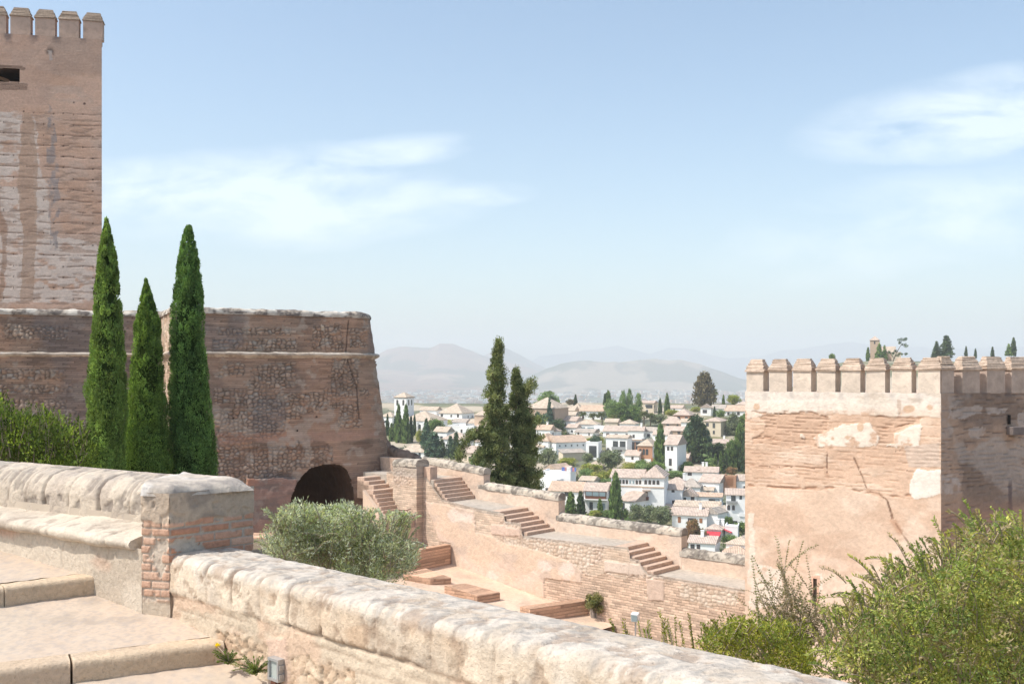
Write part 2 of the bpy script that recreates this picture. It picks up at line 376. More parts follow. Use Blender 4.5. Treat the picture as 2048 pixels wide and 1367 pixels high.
JA = [hitline(x, A0, AD)[0] for x in ()] or [((x-CX)/F*A0[1]-A0[0])/(AD[0]-(x-CX)/F*AD[1]) for x in (412, 462, 517, 574, 640, 745, 860, 985)]
RUB = zoom((400, 1050), 3.413, [(95, 720), (310, 760), (440, 760), (460, 860), (430, 1082), (260, 1082), (110, 900)])
RUB2 = zoom((400, 1050), 3.413, [(610, 900), (760, 880), (1050, 1000), (1050, 1100), (600, 1100)])
PINK = zoom((400, 1050), 3.413, [(450, 770), (580, 770), (600, 1100), (455, 1100)])
BRK2 = zoom((400, 1050), 3.413, [(350, 660), (1000, 800), (1060, 1000), (760, 880), (420, 730)])
def wallA_paint(px, py, P, s):
    x, y, z = P[..., 0], P[..., 1], P[..., 2]; S = np.repeat(s[:, None], P.shape[1], 1)-.005
    v = z-(x*AN[0]+y*AN[1])*1.0         # unrolled coordinate round the coping
    top = sst(-1.16, -1.07, z)
    c = np.ones(P.shape)*np.array([.68, .57, .45])
    c = mix(c, (.58, .45, .33), sst(.46, .66, fbm(S*3, v*3, 5, 2))*.75)
    c = mix(c, (.55, .49, .43), top*.85)
    c = mix(c, (.60, .54, .47), sst(.5, .65, fbm(S*4, v*4, 4, 8))*.6); c = mix(c, (.52, .36, .24), sst(.54, .66, fbm(S*5+2, v*6, 5, 11))*.55*(1-top))
    pits = sst(.57, .67, fbm(S*11, v*11, 5, 5, .6)); c = mix(c, (.30, .21, .15), pits*.6); c = mix(c, (.50, .41, .32), sst(.5, .62, fbm(S*6+3, v*6, 5, 7, .6))*.5)
    c = mix(c, (.30, .28, .26), sst(.52, .66, fbm(S*26, v*26, 3, 9))*.55*top)
    disp = (fbm(S*1.6, v*1.6, 3, 4)-.5)*.006+(fbm(S*9, v*9, 5, 6)-.5)*.012-pits*.007
    capm = sst(-1.30, -1.27, z)
    for i, sj in enumerate(JA):
        w = .0075+.003*(i % 3); g = np.exp(-((S-sj+(vn(v*14, v*3+i, i)-.5)*.03)/w)**2)*capm*(1 if i < 6 else .25)
        fade = np.where(z > -1.075, sst(.30, .1, (x-A0[0])*AN[0]+(y-A0[1])*AN[1]), 1.0); g = g*fade*(.35+.65*sst(.35,.5,vn(v*8, v*0+i*3.1, i+4)))
        disp = disp-g*.022; c = mix(c, (.20, .13, .09), g*.85)
    jz = -1.29+(fbm(S*2.5, S*0+3, 3, 2)-.5)*.03
    g = np.exp(-((z-jz)/.010)**2)*sst(.35, .5, fbm(S*1.8, S*0, 3, 7)); disp = disp-g*.028; c = mix(c, (.20, .13, .09), g*.8)
    low = sst(-1.285, -1.30, z)
    # lower masonry: mortar, brick ends and broken rubble
    lc = np.ones(P.shape)*np.array([.58, .48, .37]); lc = mix(lc, (.58, .43, .32), sst(.5, .6, fbm(S*2.5+4, z*5, 4, 3)))
    bz = (z+1.29)/.055+S*.25; bl = np.exp(-((bz-np.floor(bz)-.5)/.12)**2)*sst(.45, .6, fbm(S*3, z*8, 3, 1)); lc = mix(lc, (.36, .26, .19), bl*.5)
    ld = -.012-bl*.004+(fbm(S*12, z*14, 4, 2)-.5)*.018
    f1, f2, cid = worley(S*11+3+fbm(S*4, z*4, 3, 3)*1.5, z*20+fbm(S*5, z*5, 3, 8)*2, 2)
    rb = inpoly(px, py, RUB) | inpoly(px, py, RUB2)
    rbf = sst(.42, .56, fbm(S*3, z*4, 4, 12)+rb*.28-.10)*rb*.85
    e = sst(.02, .22, f2-f1)
    rc = np.stack([.58+cid*.06, .40+cid*.12, .27+cid*.12], -1)
    rc = rc*(.62+.38*e[..., None]); lc = lc*(1-rbf[..., None])+rc*rbf[..., None]; ld = ld*(1-rbf)+rbf*(-.035+e*.014+cid*.016+(fbm(S*22, z*22, 3, 3)-.5)*.02)
    pk = inpoly(px, py, PINK)*1.0; lc = mix(lc, (.60, .43, .34), pk*.7); ld = ld*(1-pk)-.004*pk
    c = c*(1-low[..., None])+lc*low[..., None]; disp = np.where(low > 0, disp*.6*(1-low*.5)+ld*low, disp)
    return c, disp, None
t = thing('parapet_wall', 'long weathered stone parapet with rounded coping running from the brick pier to the bottom right corner', 'wall', (A0[0], A0[1], -1.6))
profA = [(.0, -2.3), (0, -1.115), (-.010, -1.092), (-.032, -1.074), (-.075, -1.066), (-.2, -1.062), (-.38, -1.070), (-.45, -1.085), (-.49, -1.12), (-.50, -1.16), (-.5, -2.3)]
# offsets run towards the viewer, so the outer face has negative offsets
sweep('wall_body', [A0-AD*.005, A0+AD*6.2], profA, .012, .012, wallA_paint, M_near, t)

# pier at the end of the upper wall
def brickpaint(px, py, P, S, z, plaster_z, z0):
    hc = .052; row = np.floor((z-z0)/hc); fz = (z-z0)/hc-row
    u = S/.20+row*.5+.13*vn(row*3.1, row*0, 3); fu = u-np.floor(u); cidx = np.floor(u)
    rnd = TAB[2][(cidx.astype(int)*7+row.astype(int)*13) & 255, row.astype(int) & 255]
    m = np.maximum((fz < .2)*1.0, (fu < .06)*1.0); m = np.maximum(m, sst(.64, .7, fbm(S*9, z*12, 4, 5)))
    bc = np.stack([.50+rnd*.14, .25+rnd*.15, .16+rnd*.13], -1)
    c = bc*(1-m[..., None])+np.array([.50, .43, .36])*m[..., None]
    c = mix(c, (.44, .36, .29), sst(.55, .7, fbm(S*5, z*5, 4, 7))*.35)
    disp = (1-m)*.009+(fbm(S*20, z*20, 4, 2)-.5)*.010
    pz = plaster_z+(fbm(S*4, S*0+1, 3, 9)-.5)*.06
    pl = sst(-.006, .006, z-pz)
    pc = np.ones(P.shape)*np.array([.50, .40, .31]); pc = mix(pc, (.30, .25, .21), sst(.5, .68, fbm(S*6, z*7, 5, 1))*.8); pc = mix(pc, (.58, .54, .49), sst(.55, .7, fbm(S*3+4, z*3, 4, 4)))
    pd = .016+(fbm(S*5, z*5, 4, 8)-.5)*.03-sst(.6, .7, fbm(S*14, z*14, 4, 3))*.008
    return c*(1-pl[..., None])+pc*pl[..., None], disp*(1-pl)+pd*pl, None
t = thing('brick_pier', 'square brick and plaster pier ending the upper parapet, between the bench and the lower parapet', 'pier', (A0[0]-.2, A0[1]+.2, -1.6))
Q0 = np.array([-2.213, 5.987]); P0 = A0; LQ = np.linalg.norm(Q0-A0); pl_dir = (Q0-A0)/LQ
u = np.linspace(0, LQ, 40); v = np.linspace(-1.9, -.70, 150)
Pg = np.zeros((40, 150, 3)); Pg[..., 0] = (P0[0]+pl_dir[0]*(LQ-u))[:, None]; Pg[..., 1] = (P0[1]+pl_dir[1]*(LQ-u))[:, None]; Pg[..., 2] = v[None]
def pA(px, py, P):
    S = (P[..., 0]-P0[0])*pl_dir[0]+(P[..., 1]-P0[1])*pl_dir[1]; z = P[..., 2]
    c, d, b = brickpaint(px, py, P, S*1.6, z, -.885, -1.07)
    lo = sst(-1.33, -1.37, z+(fbm(S*8, z*8, 3, 2)-.5)*.06); c = mix(c, (.50, .42, .33), lo); d = d*(1-lo)
    return mix(c, (.62, .50, .39), np.ones(z.shape)*.34), d, b
surf('brick_face', Pg, pA, M_near, t)
u = np.linspace(-.012, .56, 62); v = np.linspace(-1.12, -.70, 60)
Pg = np.zeros((62, 60, 3)); Pg[..., 0] = (P0[0]+AN[0]*u)[:, None]; Pg[..., 1] = (P0[1]+AN[1]*u)[:, None]; Pg[..., 2] = v[None]
surf('brick_face', Pg, lambda px, py, P: brickpaint(px, py, P, (P[..., 0]-P0[0])*AN[0]+(P[..., 1]-P0[1])*AN[1], P[..., 2], -.885, -1.07), M_near, t)
def stone_paint(px, py, P):
    x, y, z = P[..., 0], P[..., 1], P[..., 2]
    c = np.ones(P.shape)*np.array([.53, .46, .39]); c = mix(c, (.30, .27, .25), sst(.5, .68, fbm(x*7, y*7+z*7, 5, 1))*.7); c = mix(c, (.60, .56, .52), sst(.5, .66, fbm(x*3+2, y*3, 4, 4)))
    return c, (fbm(x*5, y*5+z*5, 5, 6)-.5)*.035, None
# rounded top of the pier
n = 56
Uq, Vq = np.meshgrid(np.linspace(-.03, 1.03, n), np.linspace(-.08, 1, n), indexing='ij')
eu = np.clip(np.minimum(Uq+.03, 1.03-Uq)/.16, 0, 1); ev = np.clip((Vq+.08)/.35, 0, 1); hh = np.sqrt(np.clip(1-(1-eu)**2, 0, 1))*np.sqrt(np.clip(1-(1-ev)**2, 0, 1))
nA, nB, fA, fB = A0, Q0, A0+AN*.53, np.array([-2.36, 6.40])+np.array([.15, .42])
XY = ((nA+(nB-nA)*Vq[..., None])*(1-Uq[..., None])+(fA+(fB-fA)*Vq[..., None])*Uq[..., None])
Pg = np.zeros((n, n, 3)); Pg[..., :2] = XY; Pg[..., 2] = -.72+.075*hh
surf('stone_top', Pg, stone_paint, M_near, t)
B0_ = np.array([-2.36, 6.40])
body = [tuple(P0+AN*.006-AD*.006), tuple(P0+AN*.53-AD*.004), tuple(P0+AN*.53-AD*.46), tuple(B0_+[.05, .1]), tuple(Q0+[.004, .012])]
prism('brick_core', body, -2.2, -.76, flat_mat('pier_core', (.45, .36, .28)), t)

# upper wall with rounded coping blocks, and the bench built against it
B0 = np.array([-2.36, 6.40]); B1 = np.array([-3.72, 7.26]); bd = (B1-B0)/np.linalg.norm(B1-B0); Bfar = np.array([-6.6, 8.9])
JB = [hitline(x, B0, bd)[0] for x in (252, 190, 128, 78, 45, 12, -40, -90, -150)]
def wallB_paint(px, py, P, s):
    x, y, z = P[..., 0], P[..., 1], P[..., 2]; S = np.repeat(s[:, None], P.shape[1], 1); L = s[-1]; S = L-S   # distance from the pier
    v = z-(x+y)*.7
    top = sst(-.74, -.66, z)
    c = np.ones(P.shape)*np.array([.54, .46, .375]); c = mix(c, (.43, .36, .30), sst(.45, .6, fbm(S*4, v*4, 5, 2))*.8); c = mix(c, (.62, .56, .48), sst(.52, .66, fbm(S*2.5+5, v*3, 4, 4)))
    pits = sst(.57, .68, fbm(S*13, v*13, 5, 5)); c = mix(c, (.20, .17, .15), pits*.65); c = mix(c, (.30, .27, .25), sst(.52, .66, fbm(S*24, v*24, 3, 9))*.5*top)
    disp = (fbm(S*2, v*2, 3, 4)-.5)*.006+(fbm(S*10, v*10, 5, 6)-.5)*.012-pits*.008
    for i, sj in enumerate(JB):
        w = .011 if i in (1, 3) else .006
        g = np.exp(-((S-sj+(vn(v*10, v*2+i, i)-.5)*.035)/w)**2); disp = disp-g*(.04 if i in (1, 3) else .016); c = mix(c, (.20, .15, .12), g*.75)
    return c, disp, None
t = thing('coping_wall', 'upper parapet of rounded stone coping blocks behind the bench', 'wall', (B1[0], B1[1], -1.2))
profB = [(-.46, -2.2), (-.46, -.78), (-.44, -.72), (-.38, -.675), (-.28, -.66), (-.16, -.67), (-.07, -.70), (-.02, -.75), (0, -.81), (.0, -.98)]
sweep('coping_blocks', [Bfar, B1, B0+np.array([.03, -.02])], profB, .013, .012, wallB_paint, M_near, t)
prism('wall_core', [tuple(Bfar), tuple(B1), tuple(B0), tuple(B0+AN*.4), tuple(B1+np.array([.27, .36])), tuple(Bfar+np.array([.27, .36]))], -2.2, -.9, flat_mat('wall_core', (.5, .42, .34)), t)
t = thing('stone_bench', 'long stone bench with a worn rounded seat edge built against the upper parapet', 'bench', (-2.8, 6.3, -1.2))
S1 = np.array([-2.300, 5.993]); S0 = np.array([-3.51, 6.86]); sd = (S0-S1)/np.linalg.norm(S0-S1); Sfar = S0+sd*3.2
def seat_paint(px, py, P, s):
    x, y, z = P[..., 0], P[..., 1], P[..., 2]
    c = np.ones(P.shape)*np.array([.58, .50, .41]); c = mix(c, (.45, .38, .31), sst(.45, .66, fbm(x*5, y*5+z*4, 5, 1))*.7); c = mix(c, (.32, .26, .21), sst(.6, .72, fbm(x*12, y*12+z*9, 4, 3))*.6)
    S = np.repeat(s[:, None], P.shape[1], 1); disp = (fbm(x*3, y*3+z*3, 5, 6)-.5)*.035
    for sj in (.25, .9, 1.55, 2.3): disp = disp-np.exp(-((S[-1, 0]-S-sj)/.008)**2)*.015
    return c, disp, None
sweep('seat_slab', [Sfar, S0, S1], [(-.06, -1.06), (-.02, -1.055), (.0, -1.035), (.004, -1.01), (-.012, -.99), (-.05, -.978), (-.55, -.895), (-.80, -.885), (-.80, -1.06)], .014, .012, seat_paint, M_near, t)
def base_paint(px, py, P, s):
    x, y, z = P[..., 0], P[..., 1], P[..., 2]
    c = np.ones(P.shape)*np.array([.57, .49, .40]); c = mix(c, (.46, .38, .30), sst(.45, .62, fbm(x*4, z*5, 5, 1))*.7); c = mix(c, (.58, .38, .28), sst(.60, .70, fbm(x*2+3, z*3, 4, 6))*.8)
    crack = np.exp(-((fbm(x*2.2, z*1.4, 4, 8)-.5)/.006)**2)*.5; c = mix(c, (.28, .2, .15), crack*.5)
    g = sst(-1.155, -1.20, z-(fbm(x*4, x*0, 3, 2)-.5)*.03+(0)); 
    return c, (fbm(x*6, z*6, 5, 3)-.5)*.018-crack*.01, None
sweep('bench_base', [Sfar+np.array([.04, .06]), S0+np.array([.04, .06]), S1+np.array([-.012, .07]), Q0+np.array([-.002, .004])], [(0, -1.04), (0, -1.7)], .014, .014, base_paint, M_near, t)
prism('bench_core', [tuple(Sfar+[.04, .09]), tuple(S0+[.04, .09]), tuple(S1+[-.03, .10]), tuple(Q0+[-.02, .03]), tuple(B0+[0, .1]), tuple(B1+[0, .1]), tuple(Sfar+[.5, .9])], -2.2, -1.062, flat_mat('bench_core', (.5, .42, .34)), t)

# small recessed floodlight on the wall foot and two weeds beside it
def planep(px, py, w): # point on the inner face of the long parapet, w metres in front of it
    p = A0-AN*w; s, z = onplane(px, py, p, AD); return np.array([p[0]+AD[0]*s, p[1]+AD[1]*s, z])
t = thing('floodlight', 'small square grey metal floodlight fixed low on the rubble wall', 'floodlight')
c0 = planep(535, 1357, .035); c1 = planep(566, 1362, .035); up = np.array([0, 0, .115]); ex = c1-c0; ex[2] = 0; W_ = np.linalg.norm(ex); ex /= W_; AN3 = np.array([*AN, 0])
W_ = .095
bars = [(c0, ex*W_, AN3*.06, np.array([0, 0, .013])), (c0+up-np.array([0, 0, .013]), ex*W_, AN3*.06, np.array([0, 0, .013])), (c0+np.array([0, 0, .013]), ex*.013, AN3*.06, up-np.array([0, 0, .026])), (c0+ex*(W_-.013)+np.array([0, 0, .013]), ex*.013, AN3*.06, up-np.array([0, 0, .026]))]
V, Fc = boxes_mesh(bars); o = link('frame', mesh_from(V, Fc), M_metal, t)
box('glass', c0+ex*.012+np.array([0, 0, .012])+AN3*.012, ex*(W_-.024), AN3*.03, up-np.array([0, 0, .024]), flat_mat('floodlight_glass', (.40, .44, .42), rough=.2, spec=.5), t)
box('housing', c0+ex*.002+AN3*.02+np.array([0, 0, .004]), ex*(W_-.004), AN3*.08, up-np.array([0, 0, .008]), M_metal, t)
box('bracket', c0+ex*.03-np.array([0, 0, .03])-AN3*.0, ex*.04, AN3*.03, np.array([0, 0, .028]), M_rust, t)
box('hinge', c0+ex*(W_+.001)+AN3*.004+up*.55, ex*.007, AN3*.03, up*.2, M_metal, t)
box('hinge', c0+ex*(W_+.001)+AN3*.004+up*.15, ex*.007, AN3*.03, up*.2, M_metal, t)

# ================================================================ THE RAMPART WITH ITS STEPPED WALL-WALK
RE = np.array([.743, -.669]); RM = np.array([-.669, -.743])
def R(s, w, z): return np.array([2.225+RE[0]*s+RM[0]*w, 50+RE[1]*s+RM[1]*w, z])
def Rxy(s, w): return tuple(R(s, w, 0)[:2])
def Rp(px, py, w): p = R(0, w, 0)[:2]; return onplane(px, py, p, RE)
ramp = thing('rampart', 'pink rampart with a stepped wall walk descending from the round bastion to the crenellated tower', 'rampart', tuple(R(2, 1, -10)))
WF = 2.15
topl = [(838, 948), (853, 955), (859, 962), (884, 998), (983, 1024), (1008, 1026), (1010, 1042), (1042, 1045), (1045, 1071), (1245, 1093), (1257, 1094), (1260, 1116), (1279, 1119), (1282, 1129), (1296, 1146), (1494, 1179), (1620, 1199)]
TS = np.array([Rp(x, y, WF) for x, y in topl])
def topz(s): return np.interp(s, TS[:, 0], TS[:, 1])
PL1 = zoom((700, 880), 3.418, [(500, 410), (850, 490), (850, 630), (970, 650), (1060, 700), (1260, 740), (1420, 790), (1580, 880), (1580, 975), (1330, 940), (1330, 1090), (690, 860), (690, 700), (610, 690)])
PALE = zoom((700, 880), 3.418, [(970, 570), (1160, 600), (1160, 655), (970, 640)]); PALE2 = zoom((1000, 960), 4.02, [(845, 650), (1140, 680), (1170, 765), (840, 735)])
COB = zoom((1000, 960), 4.02, [(30, 450), (700, 520), (770, 560), (720, 740), (620, 700), (480, 600), (240, 560), (60, 530)]); COB2 = zoom((1000, 960), 4.02, [(1440, 840), (1920, 890), (1920, 1000), (1700, 990), (1440, 960)])
BR = zoom((1000, 960), 4.02, [(350, 780), (650, 820), (660, 740), (780, 760), (1320, 800), (1990, 880), (1990, 1100), (1990, 1350), (300, 1350), (350, 940)])
PATCHG = zoom((1000, 960), 4.02, [(1170, 790), (1320, 810), (1320, 970), (1190, 960)])
def ramp_paint(px, py, P):
    x, y, z = P[..., 0], P[..., 1], P[..., 2]; S = (x-2.225)*RE[0]+(y-50)*RE[1]
    jx = (fbm(S*1.3, z*1.3, 4, 1)-.5)*26; jy = (fbm(S*1.3+9, z*1.3, 4, 2)-.5)*22; qx, qy = px+jx, py+jy
    c = np.ones(P.shape)*np.array([.61, .48, .375]); c = mix(c, (.56, .42, .32), sst(.45, .62, fbm(S*.8, z*1.5, 5, 3))*.7)
    f1, f2, cid = worley(S*4.6+fbm(S*3, z*3, 2, 5), z*5.6, 4); e = sst(.03, .4, f2-f1)
    rub = np.stack([.52+cid*.16, .38+cid*.17, .29+cid*.17], -1)*(.55+.45*e[..., None])
    general = sst(.45, .55, fbm(S*.7+3, z*.9, 4, 9)); brk = np.ones(z.shape)*.75*(1-general)
    c = c*(1-general[..., None]*.65)+rub*general[..., None]*.65; disp = general*(e*.05-.03)
    m = inpoly(qx, qy, BR); c = np.where(m[..., None], mix(np.ones(P.shape)*np.array([.61, .455, .35]), (.56, .41, .31), sst(.4, .6, fbm(S, z*3, 4, 5))), c); brk = np.where(m, 1.0, brk); disp = np.where(m, 0, disp)
    for poly in (COB, COB2):
        m = inpoly(qx, qy, poly); c = np.where(m[..., None], np.stack([.55+cid*.14, .42+cid*.16, .32+cid*.16], -1)*(.7+.3*e[..., None]), c); brk = np.where(m, 0, brk); disp = np.where(m, e*.03-.015, disp)
    m = inpoly(px+jx*.4, py+jy*.4, PL1)
    pc = np.ones(P.shape)*np.array([.64, .485, .37]); pc = mix(pc, (.66, .52, .43), sst(.45, .65, fbm(S*.5, z*.7, 5, 6))*.8); pc = mix(pc, (.50, .40, .34), sst(.55, .7, fbm(S*.9+5, z*2.0, 5, 8))*.5); pc = mix(pc, (.72, .62, .55), sst(.62, .72, fbm(S*.8+1, z*1.1, 4, 11))*.6)
    c = np.where(m[..., None], pc, c); brk = np.where(m, 0, brk); disp = np.where(m, .03, disp)
    for poly, cc in ((PALE, (.62, .47, .38)), (PALE2, (.60, .49, .41)), (PATCHG, (.55, .42, .34))):
        m = inpoly(px+jx*.15, py+jy*.15, poly); c = np.where(m[..., None], np.ones(P.shape)*np.array(cc), c); brk = np.where(m, 0, brk); disp = np.where(m, .035, disp)
    edge = sst(.22, .05, topz(S)-z); c = mix(c, (.40, .36, .32), edge*.6)
    return c, disp+(fbm(S*1.2, z*1.2, 4, 7)-.5)*.05, brk
ss = np.arange(-10.4, 14.6, .055); nn_ = 110; vv = np.linspace(0, 1, nn_)
tz = topz(ss); Pg = np.zeros((len(ss), nn_, 3)); base = R(0, WF, 0)
Pg[..., 0] = (base[0]+RE[0]*ss)[:, None]; Pg[..., 1] = (base[1]+RE[1]*ss)[:, None]; Pg[..., 2] = -12.4+(tz[:, None]+12.4)*vv[None]
surf('wall_face', Pg, ramp_paint, M_mid, ramp)
def side_mat(): return M_plast
M_plast = wall_mat('pink_plaster', attr=False, base=(.63, .49, .38), nscale=2.2, var=.16, bump=.5, bdist=.03, spots=2.6)
M_step = wall_mat('brick_steps', attr=False, base=(.52, .38, .295), nscale=7, var=.30, bump=.6, bdist=.03)
M_walk = wall_mat('grey_wall_walk', attr=False, base=(.43, .375, .32), nscale=5, var=.3, bump=.4, bdist=.02)
# core of the wall under each level, and the walking surface
LV = [(-12.5, -6.7, -5.50, -5.55), (-6.5, -1.94, -6.60, -6.80), (-.4, 5.46, -7.80, -7.76), (6.8, 15, -8.74, -8.86)]
for a, b, za, zb in LV:
    q = [Rxy(a, -.3), Rxy(b, -.3), Rxy(b, WF-.06), Rxy(a, WF-.06)]
    prism('walkway', q, -13, za, M_walk, ramp, ztop=[za, zb, zb, za])
def flight(n, s0, s1, z0, z1, w0, w1, parent=ramp):
    st = bpy.data.objects.new('staircase', None); COL.objects.link(st); st.parent = parent; rise = (z0-z1)/n; run = (s1-s0)/(n-1 if n > 1 else 1)
    for k in range(n):
        za = z0-k*rise; sa = s0+k*run
        pts = [(s0-.6, w0), (sa, w0), (sa, w1), (s0-.6, w1)]
        V, Fc = boxes_mesh([(R(s0-.6, w0, z1-.6), R(sa, w0, 0)-R(s0-.6, w0, 0), R(0, w1, 0)-R(0, w0, 0), np.array([0, 0, za-z1+.6-k*.0005]))])
        # a worn lip of brick on edge
        o = link('step', mesh_from(V, Fc), M_step, st); o.location = -Vector(parent.location)
        bm_ = o.modifiers.new('worn', 'BEVEL'); bm_.width = .02; bm_.segments = 2
    return st
flight(6, -6.66, -5.70, -5.53, -6.60, .0, WF-.10)
flight(6, -1.90, -.15, -6.77, -7.81, .0, WF-.10)
flight(6, 5.50, 7.17, -7.73, -8.73, .0, WF-.10)
# outer parapet: four plastered stretches with rounded stone coping
def cop_paint(px, py, P, s):
    S = np.repeat(s[:, None], P.shape[1], 1); z = P[..., 2]; v = z+(P[..., 0]+P[..., 1])*.4
    c = np.ones(P.shape)*np.array([.45, .40, .34]); c = mix(c, (.17, .15, .13), sst(.47, .58, fbm(S*3.4, v*3.4, 5, 1, .65))*.8); c = mix(c, (.58, .50, .41), sst(.52, .62, fbm(S*2+4, v*2, 4, 3))*.7); c = mix(c, (.13, .11, .10), sst(.58, .66, fbm(S*7, v*7, 3, 9))*.7)
    return c, (fbm(S*2.6, v*2.6, 5, 4, .6)-.5)*.09, None
def parapet_paint(px, py, P, s):
    S = np.repeat(s[:, None], P.shape[1], 1); z = P[..., 2]
    c = np.ones(P.shape)*np.array([.63, .48, .375]); c = mix(c, (.68, .55, .45), sst(.45, .62, fbm(S*.8, z*1.2, 5, 1))*.7); c = mix(c, (.50, .40, .33), sst(.55, .7, fbm(S*1.2+4, z*2, 4, 5))*.6)
    return c, (fbm(S*1.3, z*1.3, 4, 4)-.5)*.04, None
for a, b, za, zb, zl in [(-9.9, -5.05, -4.62, -4.98, -5.5), (-5.45, .12, -5.72, -5.93, -6.75), (-.02, 7.28, -6.90, -6.93, -7.9), (7.2, 16, -7.83, -7.75, -8.9)]:
    pp = bpy.data.objects.new('parapet', None); COL.objects.link(pp); pp.parent = ramp
    L = b-a; zf = lambda s, za=za, zb=zb, L=L: za+(zb-za)*s/L
    W0, W1 = R(a, -.52, 0)[:2], R(b, -.52, 0)[:2]
    H = -(zl-za)+2.2
    o = sweep('parapet_wall', [W0, W1], [(0, -5.5), (0, -.33), (.50, -.33), (.50, -H)], .08, .06, parapet_paint, M_plast if False else M_mid, pp, zf=zf)
    o.location = -Vector(ramp.location)
    prof = [(-.035, -.34), (-.03, -.16), (.04, -.04), (.16, .02), (.30, .03), (.44, -.03), (.52, -.15), (.53, -.34)]
    o = sweep('coping', [W0-RE*.02, W1+RE*.02], prof, .06, .06, cop_paint, M_mid, pp, zf=zf); o.location = -Vector(ramp.location)
# pier and brick stub at the upper end
pr = bpy.data.objects.new('pier', None); COL.objects.link(pr); pr.parent = ramp
sa, za = Rp(786, 918, 2.6); sb, zb = Rp(833, 920, 2.6)
def pier_paint(px, py, P, s):
    c, d, b = ramp_paint(px, py, P); return c, d, b
L = sb-sa; zf = lambda s: za+(zb-za)*s/L
W0, W1 = R(sa, 1.75, 0)[:2], R(sb, 1.75, 0)[:2]
o = sweep('pier_wall', [W0, W1], [(0, -8), (0, -.34), (.85, -.34), (.85, -8)], .06, .06, pier_paint, M_mid, pr, zf=zf); o.location = -Vector(ramp.location)
o = sweep('coping', [W0-RE*.02, W1+RE*.02], [(-.04, -.36), (-.03, -.14), (.1, .0), (.42, .04), (.75, -.01), (.88, -.15), (.89, -.36)], .05, .05, cop_paint, M_mid, pr, zf=zf); o.location = -Vector(ramp.location)
sc_, zc = Rp(858, 934, 2.2)
o = prism('brick_stub', [Rxy(sb+.03, 1.60), Rxy(sc_, 1.60), Rxy(sc_, 2.11), Rxy(sb+.03, 2.11)], -9, zc, M_step, pr); o.location = -Vector(ramp.location)
# shaded passage wall behind the pier
o = prism('passage_wall', [Rxy(-13.4, .2), Rxy(-9.95, .2), Rxy(-9.95, .6), Rxy(-13.4, .6)], -9, -4.75, M_step, pr); o.location = -Vector(ramp.location)
# side flight by the bastion with its landing wall
flight(6, -9.70, -8.88, -6.20, -7.40, WF+.02, 3.7)
flight(3, -11.0, -10.2, -5.62, -6.17, 1.45, 3.25)
o = prism('landing', [Rxy(-9.9, WF+.02), Rxy(-7.62, WF+.02), Rxy(-7.62, 4.80), Rxy(-9.9, 4.80)], -12, -7.38, M_step, ramp)
o = prism('landing_wall', [Rxy(-10.3, 3.72), Rxy(-8.8, 3.72), Rxy(-8.8, 3.92), Rxy(-10.3, 3.92)], -9, -6.35, M_plast, ramp, ztop=[-6.2, -7.4, -7.4, -6.2])
box('landing_panel', R(-7.60, WF+.05, -11.5), R(0, 2.5, 0)-R(0, 0, 0), R(.04, 0, 0)-R(0, 0, 0), np.array([0, 0, 3.45]), M_plast, ramp)
# rusty folding bracket on the landing
t = thing('iron_bracket', 'small rusty iron bracket standing on the landing below the side stairs', 'bracket')
def rod(name, a, b, r, mat, parent=None, n=6):
    a = Vector(a); b = Vector(b); d = (b-a); L = d.length; q = d.to_track_quat('Z', 'Y')
    V = []; Fc = []
    for k in range(n):
        an = 2*math.pi*k/n; v = q @ Vector((r*math.cos(an), r*math.sin(an), 0)); V += [a+v, b+v]
    for k in range(n): Fc.append((2*k, 2*((k+1) % n), 2*((k+1) % n)+1, 2*k+1))
    Fc.append(tuple(range(0, 2*n, 2))[::-1]); Fc.append(tuple(range(1, 2*n, 2)))
    return link(name, mesh_from(V, Fc), mat, parent)
b0, b1 = R(-7.8, 3.7, -7.38), R(-7.8, 2.85, -7.38)
for a, b in ((b0, b0+[0.05, 0, .32]), (b0+[0.05, 0, .32], b1+[-.1, 0, .22]), (b1, b1+[-.1, 0, .22]), (b1+[-.1, 0, .22], b1+[.12, 0, .3])): rod('iron_bar', a, b, .022, M_rust, t)

# courtyard floor and the low walls in it
def floorz(s): return -9.80-.137*(s+5.2)
def flat_paint(c0, c1, sc=.6):
    def f(px, py, P):
        x, y = P[..., 0], P[..., 1]; c = np.ones(P.shape)*np.array(c0); c = mix(c, c1, sst(.42, .65, fbm(x*sc, y*sc, 5, 3))); c = mix(c, (.44, .34, .27), sst(.58, .7, fbm(x*sc*2.5, y*sc*2.5, 4, 6))*.5); return c, (fbm(x*.8, y*.8, 4, 1)-.5)*.06, None
    return f
ss = np.linspace(-14, 5.2, 130); ww = np.linspace(WF-.3, 19, 110); Pg = np.zeros((130, 110, 3))
for i, s in enumerate(ss):
    Pg[i] = np.stack([2.225+RE[0]*s+RM[0]*ww, 50+RE[1]*s+RM[1]*ww, np.full(110, floorz(s))], -1)
surf('courtyard_ground', Pg, flat_paint((.60, .44, .33), (.64, .49, .38)), M_tower)['kind'] = 'structure'
def onfloor(px, py):
    k = (px-CX)/F; g = (HY-py)/F      # z=g*d ; s=(k d-2.225)*RE0+(d-50)*RE1
    # g d = -9.8-.137*(((k d-2.225)*RE0+(d-50)*RE1)+5.2)
    A = g+.137*(k*RE[0]+RE[1]); B = -9.8-.137*(-2.225*RE[0]-50*RE[1]+5.2); d = B/A
    return np.array([k*d, d, g*d])
